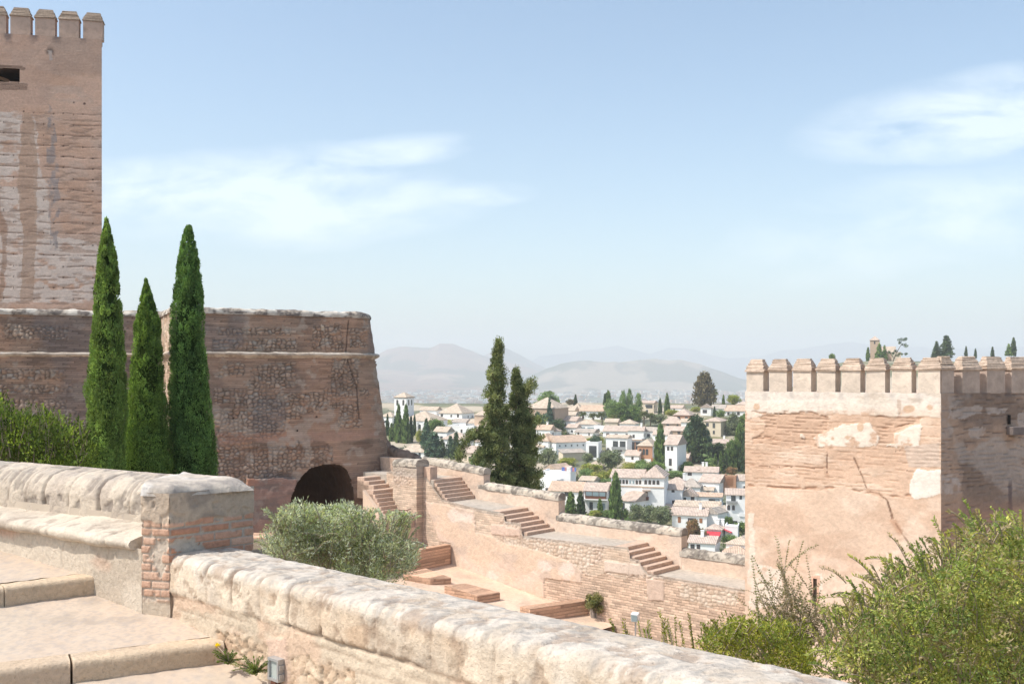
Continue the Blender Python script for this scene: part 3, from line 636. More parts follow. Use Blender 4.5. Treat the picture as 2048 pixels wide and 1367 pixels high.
def low_wall(name, label, px_poly, h, mat, grp=None):
    """plan polygon given by where its top edge lies; h is the height above the courtyard"""
    pts = []
    for x, y in px_poly:
        k = (x-CX)/F; g = (HY-y)/F; A = g+.137*(k*RE[0]+RE[1]); B = -9.8+h-.137*(-2.225*RE[0]-50*RE[1]+5.2); d = B/A; pts.append((k*d, d, g*d))
    o = prism(name, [(p[0], p[1]) for p in pts], -12.2, 0, mat, None, ztop=[p[2] for p in pts])
    o.modifiers.new('b', 'BEVEL').width = .03
    return tag(o, label, 'low wall', grp)
M_lowbrick = wall_mat('low_brick', attr=True, nscale=6, var=.22, lines=.35, course=.15, bump=.7, bdist=.04)
def brickify(o, col=(.56, .36, .25)):
    me = o.data; n = len(me.vertices); c = np.ones((n, 4), np.float32); c[:, :3] = col
    a = me.color_attributes.new('Col', 'FLOAT_COLOR', 'POINT'); a.data.foreach_set('color', c.ravel()); a = me.attributes.new('brk', 'FLOAT', 'POINT'); a.data.foreach_set('value', np.ones(n, np.float32)); return o
o = prism('low_brick_wall', [Rxy(-5.25, WF+.1), Rxy(-5.25, 12), Rxy(-5.65, 12), Rxy(-5.65, WF+.1)], -12, -8.76, M_lowbrick); brickify(o); tag(o, 'plain brick cross wall in shade between the olive tree and the rampart face', 'low wall', 'low walls in the courtyard')
brickify(low_wall('low_brick_wall', 'short brick wall stub standing alone in the courtyard beside the olive tree', [(861, 1156), (903, 1154.5), (852, 1135), (806, 1145)], .32, M_lowbrick, 'low walls in the courtyard'))
brickify(low_wall('low_brick_wall', 'brick wall stub in front of the cross wall, nearest to the long stone parapet', [(955, 1190), (1001, 1183.5), (932, 1165.5), (888, 1168.5)], .38, M_lowbrick, 'low walls in the courtyard'))
p = [hitz(1040, 1216, -10.45), hitz(1172, 1195, -10.35), hitz(1184, 1199, -10.35), hitz(1060, 1222, -10.45)]
o = prism('low_brick_wall', [tuple(p[0][:2]), tuple(p[1][:2]), tuple(p[2][:2]), tuple(p[3][:2])], -12.6, -10.35, M_lowbrick); brickify(o); tag(o, 'dark brick retaining wall behind the pruned little tree', 'low wall', 'low walls in the courtyard')
p = [hitz(1395, 1252, -11.2), hitz(1560, 1222, -11.2), hitz(1575, 1232, -11.2), hitz(1410, 1270, -11.2)]
o = prism('low_brick_wall', [tuple(q_[:2]) for q_ in p], -12.6, -11.2, M_lowbrick); brickify(o); tag(o, 'low pink wall behind the yellow green bush at the foot of the tower', 'low wall', 'low walls in the courtyard')
p = [hitz(470, 1064, -7.1), hitz(600, 1066, -7.1), hitz(600, 1075, -7.1), hitz(470, 1073, -7.1)]
o = prism('low_brick_wall', [tuple(q_[:2]) for q_ in p], -12, -7.1, M_lowbrick); brickify(o); tag(o, 'low pink wall at the foot of the bastion beside the pier', 'low wall', 'low walls in the courtyard')
# ground under everything near
gx = np.linspace(-70, 60, 90); gy = np.linspace(3, 66, 60); X, Y = np.meshgrid(gx, gy, indexing='ij'); Pg = np.stack([X, Y, np.full(X.shape, -12.0)], -1)
surf('earth_ground', Pg, flat_paint((.50, .38, .28), (.56, .44, .33)), M_tower)['kind'] = 'structure'
p = prism('garden_terrace', [(-1.2, 7.5), (-3.1, 24), (-42, 30), (-42, 12), (-8.5, 10.5), (-2.9, 7.6)], -12.5, -4.0, flat_mat('garden_soil', (.20, .15, .10))); p['kind'] = 'structure'
p = prism('garden_slope', [(.3, 5.4), (3.2, 2.9), (16, 7), (16, 20), (4, 22)], -12.6, -4, flat_mat('slope_soil', (.22, .17, .11)), None, ztop=[-3.4, -3.4, -4.5, -10.6, -10.6]); p['kind'] = 'structure'
# white floodlight box in the courtyard
t = thing('floodlight_box', 'tilted white floodlight box on a short post in the courtyard below the rampart', 'floodlight')
c = U(1271, 1235, 41); 
V, Fc = boxes_mesh([((-.16, -.1, -.15), (.32, 0, 0), (0, .2, .06), (0, -.05, .34))]); me = mesh_from(V, Fc); o = link('lamp_housing', me, flat_mat('white_metal', (.70, .68, .66), rough=.5), t, False); t.location = c
o.rotation_euler.z = -.5; o.modifiers.new('b', 'BEVEL').width = .02
o = box('lamp_glass', (-.13, -.135, -.12), (.26, 0, 0), (0, .02, .0), (0, -.045, .27), M_glassblue, t, 0, False); o.rotation_euler.z = -.5
box('post', (-.03, -.03, -2), (.06, 0, 0), (0, .06, 0), (0, 0, 1.86), M_metal, t, 0, False)
# ================================================================ ROUND BASTION
bas = thing('round_bastion', 'large battered round bastion of brick and cobbles with a dark arched opening', 'bastion', (-14, 57, -9))
BP = [(-18.05, 53.0), (-9.7, 57.6), (-9.05, 58.0), (-8.68, 58.55), (-8.5, 59.2), (-8.52, 60.0), (-8.78, 61.0), (-9.6, 62.4)]
BT = 3.46; BAT = .135
CZ = [zoom((0, 600), 2.695, p) for p in ([(1170, 150), (1570, 150), (1570, 188), (1170, 188)], [(1140, 212), (1600, 212), (1600, 270), (1140, 270)], [(1690, 140), (1830, 130), (1850, 270), (1680, 270)], [(1880, 150), (1990, 150), (1990, 260), (1880, 260)],
      [(1170, 340), (1320, 340), (1320, 410), (1170, 410)], [(1430, 340), (1600, 340), (1600, 470), (1430, 470)], [(1150, 480), (1620, 500), (1620, 550), (1150, 560)], [(1150, 585), (1620, 575), (1620, 640), (1150, 650)], [(1160, 660), (1430, 660), (1430, 700), (1160, 705)],
      [(1780, 310), (1930, 310), (1930, 480), (1780, 480)], [(1830, 560), (1940, 560), (1940, 690), (1830, 690)], [(1170, 790), (1800, 790), (1800, 870), (1400, 960), (1170, 960)],
      [(20, 130), (370, 140), (370, 210), (20, 210)], [(-80, 370), (350, 370), (350, 430), (-80, 430)], [(-80, 455), (400, 455), (400, 500), (-80, 500)], [(-80, 535), (360, 535), (360, 580), (-80, 580)], [(100, 600), (390, 600), (390, 730), (100, 730)])]
LOWP = zoom((0, 600), 2.695, [(1170, 715), (2040, 705), (2040, 745), (1400, 770), (1170, 772)])
LOWQ = [(490, 958), (590, 956), (582, 1000), (575, 1080), (480, 1080)]
ARCH = [(578, 1075), (581, 1005), (590, 975), (604, 951), (622, 936), (650, 929), (678, 929), (692, 940), (700, 960), (706, 990), (708, 1075)]
HOLES = [(980, 563), (1452, 562), (1602, 703), (1706, 628), (1258, 635), (1465, 700), (500, 580), (408, 580)]
def bast_paint(px, py, P, s=None):
    x, y, z = P[..., 0], P[..., 1], P[..., 2]; S = x*.94+y*.34
    jx = (fbm(S*1.1, z*1.1, 4, 1)-.5)*14; jy = (fbm(S*1.1+9, z*1.1, 4, 2)-.5)*9; qx, qy = px+jx, py+jy
    c = np.ones(P.shape)*np.array([.375, .255, .185]); c = mix(c, (.25, .175, .135), sst(.45, .62, fbm(S*.45, z*.8, 5, 3))*.9); c = mix(c, (.44, .275, .19), sst(.5, .64, fbm(S*.35+4, z*.5+2, 5, 6))*.8)
    brk = .55+.45*sst(.4, .5, fbm(S*.4+1, z*.6, 4, 4)); disp = np.zeros(z.shape)
    f1, f2, cid = worley(S*3.9+fbm(S*2, z*2, 2, 3), z*5.0+fbm(S*2, z*2, 2, 7), 4); e = sst(.06, .36, f2-f1)
    g = .19+.25*cid*cid+.05*cid; st = np.stack([g*1.3, g*.98, g*.76], -1); st = np.where((cid > .88)[..., None], np.array([.36, .23, .16]), st); st = np.where((cid < .07)[..., None], np.array([.40, .37, .33]), st)
    st = st*(.38+.62*e[..., None])
    inz = np.zeros(z.shape, bool)
    for p in CZ: inz |= inpoly(qx, qy, p)
    inz |= (fbm(S*.5+7, z*.7, 4, 12) > .59) & (z < 1.0)
    inw = inz*sst(.30, .5, fbm(S*1.7, z*2.2, 4, 14)); c = c*(1-inw[..., None]*.66)+st*inw[..., None]*.66; brk = np.where(inz, .1, brk); disp = np.where(inz, e*.09-.04, disp)
    m = inpoly(qx, qy, LOWP); c = np.where(m[..., None], np.array([.42, .26, .19]), c); brk = np.where(m, .3, brk)
    m = inpoly(qx, qy, LOWQ); c = np.where(m[..., None], np.array([.42, .22, .15]), c); brk = np.where(m, .2, brk); disp = np.where(m, .25, disp)
    low = sst(-6.2, -6.8, z)*(px < 480); c = mix(c, (.22, .14, .10), sst(.5, .62, fbm(S*.7, z*2, 4, 10))*.8*sst(-3.4, -3.8, z))
    for yy_ in (872, 958): 
        g = np.exp(-((py+jy*.7-yy_)/1.6)**2)*(px > 420); c = mix(c, (.14, .09, .07), g*.7*sst(.4, .5, fbm(S, z*0, 3, 5)))
    lig = sst(.60, .66, fbm(S*1.6, z*1.6, 4, 9)); c = mix(c, (.46, .38, .31), lig*.55)
    for hx, hy in HOLES:
        r = np.hypot((px-hx/2.695)/2.2, (py-600-hy/2.695)/1.7); c = mix(c, (.03, .02, .02), sst(1.2, .8, r))
    crk = polyd(px+jx*.15, py, zoom((0, 600), 2.695, [(1880, 110), (1862, 300), (1925, 480), (1935, 640)])); g = sst(1.6, .5, crk); c = mix(c, (.10, .07, .06), g*.7); disp = disp-g*.08
    m = inpoly(px, py, zoom((0, 600), 2.695, [(1728, 130), (1752, 150), (1758, 140), (1740, 165), (1730, 160)])); c = np.where(m[..., None], np.array([.62, .48, .36]), c)
    gr = sst(.55, .65, fbm(S*.3+2, z*.25, 4, 13)); c = mix(c, (.20, .17, .16), gr*.55)
    return c, disp+(fbm(S*1.2, z*1.2, 5, 7)-.5)*.13+(fbm(S*4.5, z*4.5, 3, 8)-.5)*.05, brk
def cid0(S): return np.zeros(S.shape)
Hh = 13.2
o = sweep('wall_face', BP, [(BAT*Hh, BT-Hh), (0, BT)], .05, .05, bast_paint, M_mid, bas)
# take the arch out of the face
def cut(o, poly):
    import bmesh
    me = o.data; bm = bmesh.new(); bm.from_mesh(me)
    co = np.array([(v.co.x, v.co.y, v.co.z) for v in bm.verts]); a, b = project(co); ins = inpoly(a+(vn(b*.2, b*0+3, 2)-.5)*3, b, poly)
    bmesh.ops.delete(bm, geom=[v for v, k in zip(bm.verts, ins) if k], context='VERTS'); bm.to_mesh(me); bm.free()
cut(o, ARCH)
e_ = np.array(BP[1])-np.array(BP[0]); e_ /= np.linalg.norm(e_); nv = np.array([e_[1], -e_[0]])
def arch_pt(px, py, deep):
    k = -1.0
    zg = -6.5
    p = np.array(BP[0])+nv*(BAT*(BT-zg)-.22); s, z = onplane(px, py, p, e_); 
    p = np.array(BP[0])+nv*(BAT*(BT-z)-.22); s, z = onplane(px, py, p, e_)
    q = p+e_*s+np.array([-.55, .835])*deep; return (q[0], q[1], z)
AR2 = [(x+(x-645)*.05, y-(3 if y < 1000 else 0)) for x, y in ARCH]
n = len(AR2); V = []; Fc = []
for dpt in (0, .5, 1.1, 2.1, 4.5, 12):
    for i, (x, y) in enumerate(AR2):
        k = 1 if dpt == 0 else 1-.012*dpt; V.append(arch_pt(645+(x-645)*k+random.uniform(-1, 1)*(dpt > 0)*1.5, 1040+(y-1040)*k, dpt))
for j in range(5):
    for i in range(n-1): Fc.append((j*n+i, j*n+i+1, (j+1)*n+i+1, (j+1)*n+i))
Fc.append(tuple(range(5*n, 6*n)))
M_cave = flat_mat('recess_shade_masonry', (.10, .06, .04), nscale=3, var=.3)  # masonry colour darkened to carry the shade inside the recesses
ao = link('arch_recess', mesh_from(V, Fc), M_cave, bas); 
mm = ao.modifiers.new('sub', 'SUBSURF'); mm.subdivision_type = 'SIMPLE'; mm.levels = mm.render_levels = 3
tx = bpy.data.textures.new('rough', 'CLOUDS'); tx.noise_scale = .5
mm = ao.modifiers.new('rough', 'DISPLACE'); mm.texture = tx; mm.strength = .18; mm.texture_coords = 'LOCAL'
# side face catching the sun, its colours also painted lighter for that
zz = np.arange(-9.5, BT+.01, .06); uu = np.linspace(0, 1, 60); Pg = np.zeros((60, len(zz), 3)); bk = np.array([-20.4, 58.0]); n0 = nv
cz = np.array(BP[0])[None]+n0[None]*(BAT*(BT-zz))[:, None]
for i, u in enumerate(uu): Pg[i, :, 0] = bk[0]*(1-u)+cz[:, 0]*u; Pg[i, :, 1] = bk[1]*(1-u)+cz[:, 1]*u; Pg[i, :, 2] = zz
def lit_paint(px, py, P):
    z = P[..., 2]; S = P[..., 1]; c = np.ones(P.shape)*np.array([.50, .36, .26]); c = mix(c, (.58, .46, .36), sst(.45, .6, fbm(S*1.5, z*1.5, 4, 3))); c = mix(c, (.32, .22, .16), sst(.58, .68, fbm(S*2, z*3, 4, 6))*.6)
    return c, (fbm(S*2, z*2, 4, 7)-.5)*.12, np.ones(z.shape)
surf('side_face', Pg, lit_paint, M_mid, bas)
prism('bastion_core', [(-20.3, 58.6), (-17.9, 53.9), (-9.7, 58.5), (-9.0, 59.0), (-9.2, 60.5), (-10, 63), (-20, 66)], -2.6, 3.3, flat_mat('core_fill', (.3, .2, .14)), bas)
def copb_paint(px, py, P, s):
    S = np.repeat(s[:, None], P.shape[1], 1); z = P[..., 2]; v = z*1.4+P[..., 1]*.3
    c = np.ones(P.shape)*np.array([.42, .36, .30]); c = mix(c, (.14, .12, .11), sst(.46, .57, fbm(S*2.2, v*3.0, 5, 1, .65))*.85); c = mix(c, (.12, .10, .09), sst(.57, .65, fbm(S*6, v*6, 3, 9))*.7); c = mix(c, (.62, .57, .50), sst(.52, .6, fbm(S*1.5+4, v*2, 4, 3))*.8)
    return c, (fbm(S*2.0, v*3, 5, 4)-.5)*.16, None
BPt = [tuple(np.array(p)) for p in BP]
cop_prof = [(.09, BT-.14), (.10, BT-.02), (.02, BT+.13), (-.2, BT+.21), (-.5, BT+.19), (-.6, BT-.14)]
sweep('coping', BPt, cop_prof, .07, .06, copb_paint, M_mid, bas)
def strg_paint(px, py, P, s):
    c, d, b = copb_paint(px, py, P, s); c = mix(c, (.50, .41, .33), np.ones(c.shape[:2])*.5); return c, d*.6, b
zs = 1.16; o1 = BAT*(BT-zs)
st_prof = [(o1-.02, zs-.24), (o1+.07, zs-.17), (o1+.24, zs-.05), (o1+.26, zs+.03), (o1+.15, zs+.10), (o1-.05, zs+.13)]
sweep('string_course', BPt, st_prof, .06, .04, strg_paint, M_mid, bas)
lsp = [(c_[0], c_[1]) for c_ in (bk, np.array(BP[0])+n0*o1)]
sweep('string_course', lsp, [(q-o1, z) for q, z in st_prof], .06, .04, strg_paint, M_mid, bas)
sweep('coping', [tuple(bk), BP[0]], cop_prof, .07, .06, copb_paint, M_mid, bas)
# ruined lump joining the bastion and the rampart
def ruin_paint(px, py, P, s):
    S = np.repeat(s[:, None], P.shape[1], 1); z = P[..., 2]; c = np.ones(P.shape)*np.array([.27, .20, .16]); f1, f2, cid = worley(S*3, z*3.5+P[..., 1]*2, 3); c = c*(.6+.8*cid[..., None]); c = mix(c, (.42, .27, .19), sst(.5, .6, fbm(S*.8, z*.8, 4, 3))*.6)
    return c, (fbm(S*1.0, z*1.0+P[..., 1], 5, 5)-.5)*.7+(fbm(S*4, z*4, 4, 8)-.5)*.22, None
sweep('ruined_masonry', [(-8.8, 61.0, -2.6), (-7.9, 60.9, -3.5), (-6.9, 60.8, -4.45), (-5.9, 60.6, -4.85), (-4.9, 60.0, -5.2)], [(1.6, -6), (1.1, -2.2), (.5, -.3), (0, 0), (-.5, -.3), (-1.6, -6)], .07, .07, ruin_paint, M_mid, bas)
# left curtain, set back behind the cypresses
cur = thing('curtain_wall', 'long brick and cobble curtain wall behind the cypresses, left of the bastion', 'wall', (-25, 56, -8))
CP = [(-31.5, 53.2), (-19.7, 57.72)]
sweep('wall_face', CP, [(BAT*.6*12, BT-12), (0, BT)], .06, .06, bast_paint, M_mid, cur)
sweep('coping', CP, cop_prof, .08, .06, copb_paint, M_mid, cur)
sweep('string_course', CP, [(q-o1+BAT*.6*(BT-zs)-.1, z) for q, z in st_prof], .08, .05, strg_paint, M_mid, cur)
prism('wall_core', [(-31.5, 53.9), (-19.9, 58.4), (-20, 62), (-32, 57)], -8, 3.3, flat_mat('core_fill2', (.3, .2, .14)), cur)

# ================================================================ TALL TOWER
def merlon(parent, p, e, w, into, th, z0, z1, z2, mat, matcap, inset=.2, rot=0):
    """one merlon with its stepped brick cap; p is its lower front left corner"""
    mo = box('merlon', (p[0], p[1], z0), (e[0]*w, e[1]*w, 0), (into[0]*th, into[1]*th, 0), (0, 0, z1-z0), mat, parent)
    ov = .05; E = np.array([*e, 0]); I = np.array([*into, 0]); b = np.array([p[0], p[1], 0.])
    V = []; Fc = []; ns = 6
    for k in range(ns+1):                # corbelled courses, each set back a little
        f = k/ns; zb = z1+(z2-z1)*f
        def ring(f, z):
            i = inset*f; j = (th*.5-.03)*f
            return [b+E*(-ov+i)+I*(-ov+j)+[0, 0, z], b+E*(w+ov-i)+I*(-ov+j)+[0, 0, z], b+E*(w+ov-i)+I*(th+ov-j)+[0, 0, z], b+E*(-ov+i)+I*(th+ov-j)+[0, 0, z]]
        V += ring(f, zb-(.03 if k == 0 else 0)); V += ring(f, min(zb+(z2-z1)/ns*.55, z2))
    for k in range(2*ns+1):
        for i in range(4): Fc.append((4*k+i, 4*k+(i+1) % 4, 4*k+4+(i+1) % 4, 4*k+4+i))
    V = [v+np.array([random.uniform(-.022, .022), random.uniform(-.02, .02), random.uniform(-.012, .012)]) for v in V]
    m_ = 4*(2*ns+1); Fc.append((m_, m_+1, m_+2, m_+3)); Fc.append((3, 2, 1, 0))
    wsum = Vector((0, 0, 0)); q = mo
    c = link('cap', mesh_from(V, Fc), matcap, mo, False)
    return mo
M_mer1 = wall_mat('tower_merlon_render', attr=False, base=(.54, .39, .31), nscale=3, var=.25, bump=.7, bdist=.04, spots=3)
M_cap1 = wall_mat('old_brick_cap', attr=False, base=(.34, .26, .20), nscale=7, var=.35, bump=.8, bdist=.04, spots=6)
tow = thing('battlement_tower', 'tall pinkish tower with brown streaks and pointed merlons rising behind the curtain wall', 'tower', (-32, 68, 0))
TC = np.array([-27.85, 68.0]); te = np.array([.978, .208]); ti = np.array([-.42, .907])
W1 = [zoom((0, 0), 2.136, p) for p in ([(-60, 475), (100, 475), (90, 600), (85, 760), (95, 1010), (40, 1020), (20, 950), (0, 900), (-60, 900)], [(135, 490), (150, 500), (165, 720), (205, 800), (215, 1000), (430, 1040), (400, 1290), (0, 1290), (30, 1180), (-60, 1100), (-60, 1000), (150, 1000)])]
def tower_paint(px, py, P):
    x, y, z = P[..., 0], P[..., 1], P[..., 2]; S = (x-TC[0])*te[0]+(y-TC[1])*te[1]
    jx = (fbm(S*1.5, z*1.5, 4, 1)-.5)*16; jy = (fbm(S*1.5+9, z*1.5, 4, 2)-.5)*10; qx, qy = px+jx, py+jy; U_, V_ = qx*2.136, qy*2.136
    c = np.ones(P.shape)*np.array([.62, .42, .32]); c = mix(c, (.56, .36, .26), sst(.45, .62, fbm(S*.5, z*.9, 5, 3))*.8); c = mix(c, (.56, .41, .33), sst(.52, .66, fbm(S*.6+4, z*1.4, 5, 6))*.7)
    brk = np.ones(z.shape)*.12
    up = sst(345, 300, V_)*(sst(180, 230, U_)*.8); c = mix(c, (.44, .31, .245), up*.9)
    up2 = sst(480, 440, V_)*sst(240, 190, U_); c = mix(c, (.52, .35, .27), up2*.6)
    pal = np.zeros(z.shape, bool)
    for p in W1: pal |= inpoly(qx, qy, p)
    pal = pal*sst(.30, .42, fbm(S*1.3+2, z*2.2, 5, 11)); c = mix(c, (.70, .60, .53), pal*.8)
    # rammed-earth lifts with ragged broken joints
    pitch = .735; ph = z/pitch+(fbm(S*.9, z*.3, 4, 4)-.5)*.32; fr = np.abs(ph-np.round(ph)); lift = sst(.085, .03, fr)*sst(.36, .5, fbm(S*2.1+np.round(ph)*3.7, z*.4, 4, 5))*sst(460, 520, V_)
    c = mix(c, (.34, .22, .165), lift*.7); disp = -lift*.09
    rg = sst(.56, .66, fbm(S*1.2, z*5, 5, 9))*sst(460, 520, V_); c = mix(c, (.42, .285, .215), rg*.6); disp = disp-rg*.03
    h = (np.abs(ph-np.round(ph)) < .08) & (np.abs(S/.62-np.round(S/.62)) < .06) & (V_ > 470) & (fbm(np.round(S/.62)*3.3, np.round(ph)*2.1, 2, 5) > .5); c = np.where(h[..., None], c*.35, c)
    st = inpoly(qx*.5+px*.5, py, zoom((0, 0), 2.136, [(105, 480), (140, 490), (158, 700), (155, 1000), (140, 1290), (85, 1290), (100, 1020), (75, 800), (90, 600)])); c = mix(c, (.48, .33, .245), st*.8)
    st2 = inpoly(qx*.6+px*.4, py, zoom((0, 0), 2.136, [(210, 440), (230, 470), (245, 640), (255, 900), (245, 1060), (220, 1100), (205, 900), (200, 700), (205, 560)])); c = mix(c, (.33, .285, .275), st2*sst(.38, .6, fbm(S*3.5, z*2, 5, 2))*.8)
    st3 = inpoly(qx*.6+px*.4, py, zoom((0, 0), 2.136, [(-10, 780), (5, 900), (35, 980), (30, 1100), (10, 1290), (-10, 1290), (15, 1050), (-15, 900)])); c = mix(c, (.40, .26, .19), st3*.7)
    for gx_ in (37, 148, 246, 352): # damp stains under the embrasures
        g = sst(26, 6, np.abs(U_-gx_))*sst(200, 150, V_)*sst(110, 130, V_); c = mix(c, (.14, .11, .11), g*.75)
    g = sst(26, 10, np.hypot((U_-217)*1.0, (V_-222)*.8)); c = mix(c, (.10, .08, .07), g*.8*sst(.4, .55, fbm(S*3, z*3, 4, 7)))
    g = inpoly(U_, V_, [(205, 215), (222, 215), (222, 255), (205, 255)]); c = mix(c, (.5, .42, .38), g*.8)
    for hx, hy, r in ((361, 443, 7), (315, 438, 4)): c = mix(c, (.12, .08, .07), sst(r, r*.5, np.hypot(px*2.136-hx, py*2.136-hy)))
    g = inpoly(px*2.136, py*2.136, [(-60, 350), (70, 352), (120, 360), (115, 385), (-60, 385)]); c = np.where(g[..., None], np.array([.36, .24, .18]), c); brk = np.where(g, .9, brk)
    g = inpoly(px*2.136, py*2.136, [(-60, 275), (90, 282), (112, 290), (105, 300), (-60, 296)]); c = np.where(g[..., None], np.array([.30, .20, .15]), c); brk = np.where(g, .9, brk)
    return c, disp*.35+(fbm(S*1.6, z*2.2, 5, 7)-.5)*.015, brk
TL = 9.5; zg = 22.85
uu = np.arange(0, TL+.01, .055); zz = np.arange(2.5, zg, .055); Pg = np.zeros((len(uu), len(zz), 3)); Pg[..., 0] = (TC[0]-te[0]*(TL-uu))[:, None]; Pg[..., 1] = (TC[1]-te[1]*(TL-uu))[:, None]; Pg[..., 2] = zz[None]
WIN = [(-80, 136), (39, 138), (38, 163), (-80, 162)]
surf('tower_face', Pg, tower_paint, M_tower, tow, keep=lambda px, py, P: ~inpoly(px, py, WIN))
def recess(parent, p, e, poly, depth, mat, into=None, name='window_recess'):
    """open box behind a hole: poly is px outline on the plane p,e"""
    into = np.array([-e[1], e[0]]) if into is None else into
    V = []; n = len(poly); pad = []
    for dd in (.02, depth):
        for x, y in poly:
            s, z = onplane(x, y, p, e); q = np.asarray(p)+np.asarray(e)*s+into*dd; V.append((q[0], q[1], z))
    Fc = [(i, (i+1) % n, n+(i+1) % n, n+i) for i in range(n)]+[tuple(range(n, 2*n))]
    return link(name, mesh_from(V, Fc), mat, parent)
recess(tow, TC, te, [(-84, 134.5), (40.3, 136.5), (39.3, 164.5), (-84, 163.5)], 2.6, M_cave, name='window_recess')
s0_, z0_ = onplane(-60, 163, TC, te)
# brick arch seen inside the opening
V = []; Fc = []; cc = TC+te*onplane(-14, 150, TC, te)[0]+np.array([-te[1], te[0]])*1.2; zc = onplane(0, 166, TC, te)[1]
for k in range(11):
    a = math.pi*k/10
    for r in (.72, 1.0):
        for dd in (0, .3): q = cc+te*(-math.cos(a)*r)+np.array([-te[1], te[0]])*dd; V.append((q[0], q[1], zc+math.sin(a)*r*.82-.05))
for k in range(10):
    b = 4*k
    for i, j in ((0, 1), (1, 3), (3, 2), (2, 0)): Fc.append((b+i, b+j, b+4+j, b+4+i))
link('brick_arch', mesh_from(V, Fc), M_brickh, tow)
for a, b in ((166, 205), (118, 157.5), (70, 110), (20.5, 61), (-29, 12), (-78, -37)):
    sa = onplane(a, 60, TC, te)[0]; sb = onplane(b, 60, TC, te)[0]; p = TC+te*sa
    merlon(tow, p, te, sb-sa, np.array([-te[1], te[0]]), .62, zg-.06, 24.02, 24.66, M_mer1, M_cap1, inset=.26)
p = TC+te*(onplane(157, 60, TC, te)[0]-1.9)+np.array([-te[1], te[0]])*6.5
for k in range(4): merlon(tow, p-te*(1.58*k+.2), te, 1.1, np.array([-te[1], te[0]]), .62, zg-.06, 24.02, 24.66, M_mer1, M_cap1, inset=.26)
bk2 = np.array([-te[1], te[0]])
prism('tower_core', [tuple(TC-te*TL+bk2*3.2), tuple(TC-te*5.2+bk2*3.2), tuple(TC-te*5.2+bk2*.3), tuple(TC-te*.12+bk2*.3), tuple(TC-te*2.6+bk2*7.1), tuple(TC-te*TL+bk2*7.1)], 2, zg-.35, M_mer1, tow)
prism('tower_core', [tuple(TC-te*TL+bk2*.3), tuple(TC-te*5.2+bk2*.3), tuple(TC-te*5.2+bk2*3.2), tuple(TC-te*TL+bk2*3.2)], 2, onplane(0, 167, TC, te)[1]-.1, M_mer1, tow)
prism('tower_core', [tuple(TC-te*TL+bk2*.3), tuple(TC-te*5.2+bk2*.3), tuple(TC-te*5.2+bk2*3.2), tuple(TC-te*TL+bk2*3.2)], onplane(0, 132, TC, te)[1]+.1, zg-.35, M_mer1, tow)
prism('tower_core', [tuple(TC-te*TL+bk2*.03), tuple(TC-te*.0+bk2*.03), tuple(TC-te*.2+bk2*.65), tuple(TC-te*TL+bk2*.65)], zg-.5, zg-.05, M_mer1, tow)

# ================================================================ CRENELLATED TOWER ON THE RIGHT
rt = thing('crenellated_tower', 'sunlit crenellated tower with peeling white plaster, long crack and narrow slit on the right', 'tower', (14, 36, -12))
RC = np.array([.429*34.5, 34.5]); re = np.array([.76, -.65]); ri = np.array([.65, .76]); rg = np.array([.93, .368]); rgi = np.array([-.368, .93])
o1_ = (1460, 660); zk = 3.417; o2_ = (1460, 960); zk2 = 3.359
SLIT = [(1627, 1157), (1633.6, 1157), (1633.8, 1200.5), (1627.2, 1201)]
Z1 = lambda p: zoom(o1_, zk, p)
Z2 = lambda p: zoom(o2_, zk2, p)
BRN = [Z1([(180, 560), (260, 570), (420, 555), (540, 565), (665, 590), (665, 680), (580, 740), (590, 790), (350, 800), (240, 770), (160, 770), (150, 740), (240, 700), (250, 640), (215, 600)]), Z1([(945, 595), (1130, 600), (1290, 610), (1300, 690), (1290, 640), (1110, 700), (1120, 770), (1010, 770), (1000, 690), (945, 640)])]
WHT = [Z1([(670, 690), (760, 640), (950, 640), (1010, 730), (1000, 790), (590, 790), (580, 730)]), Z1([(1110, 710), (1300, 640), (1300, 790), (1200, 805), (1060, 790), (1120, 770)]), Z1([(1265, 945), (1435, 952), (1442, 1120), (1268, 1157), (1232, 1110), (1240, 1020)]),
       Z1([(800, 465), (1140, 465), (1140, 590), (790, 580)]), Z1([(1165, 500), (1432, 480), (1432, 592), (1170, 590)]), Z1([(110, 480), (790, 480), (790, 570), (540, 560), (260, 570), (120, 600)]), Z2([(125, 210), (158, 210), (168, 545), (350, 600), (350, 830), (125, 870)]), Z2([(545, 640), (620, 620), (625, 720), (545, 880)]), Z1([(480, 705), (515, 710), (510, 740), (480, 735)])]
GRY = [Z1([(1190, 790), (1432, 770), (1435, 930), (1220, 935)]), Z1([(1140, 470), (1165, 470), (1170, 600), (1140, 600)])]
OVL = [((1220, 530), 42, 30), ((1357, 527), 20, 18), ((885, 665), 24, 30), ((710, 740), 14, 13), ((808, 738), 14, 14), ((190, 520), 22, 24)]
CRK = [Z1([(845, 870), (890, 985), (940, 1100), (1010, 1118), (1040, 1140), (1070, 1155), (1110, 1290), (1165, 1367)]), Z2([(1060, 140), (1100, 262), (1180, 392), (1238, 475)]), Z1([(662, 830), (664, 945), (650, 1050)])]
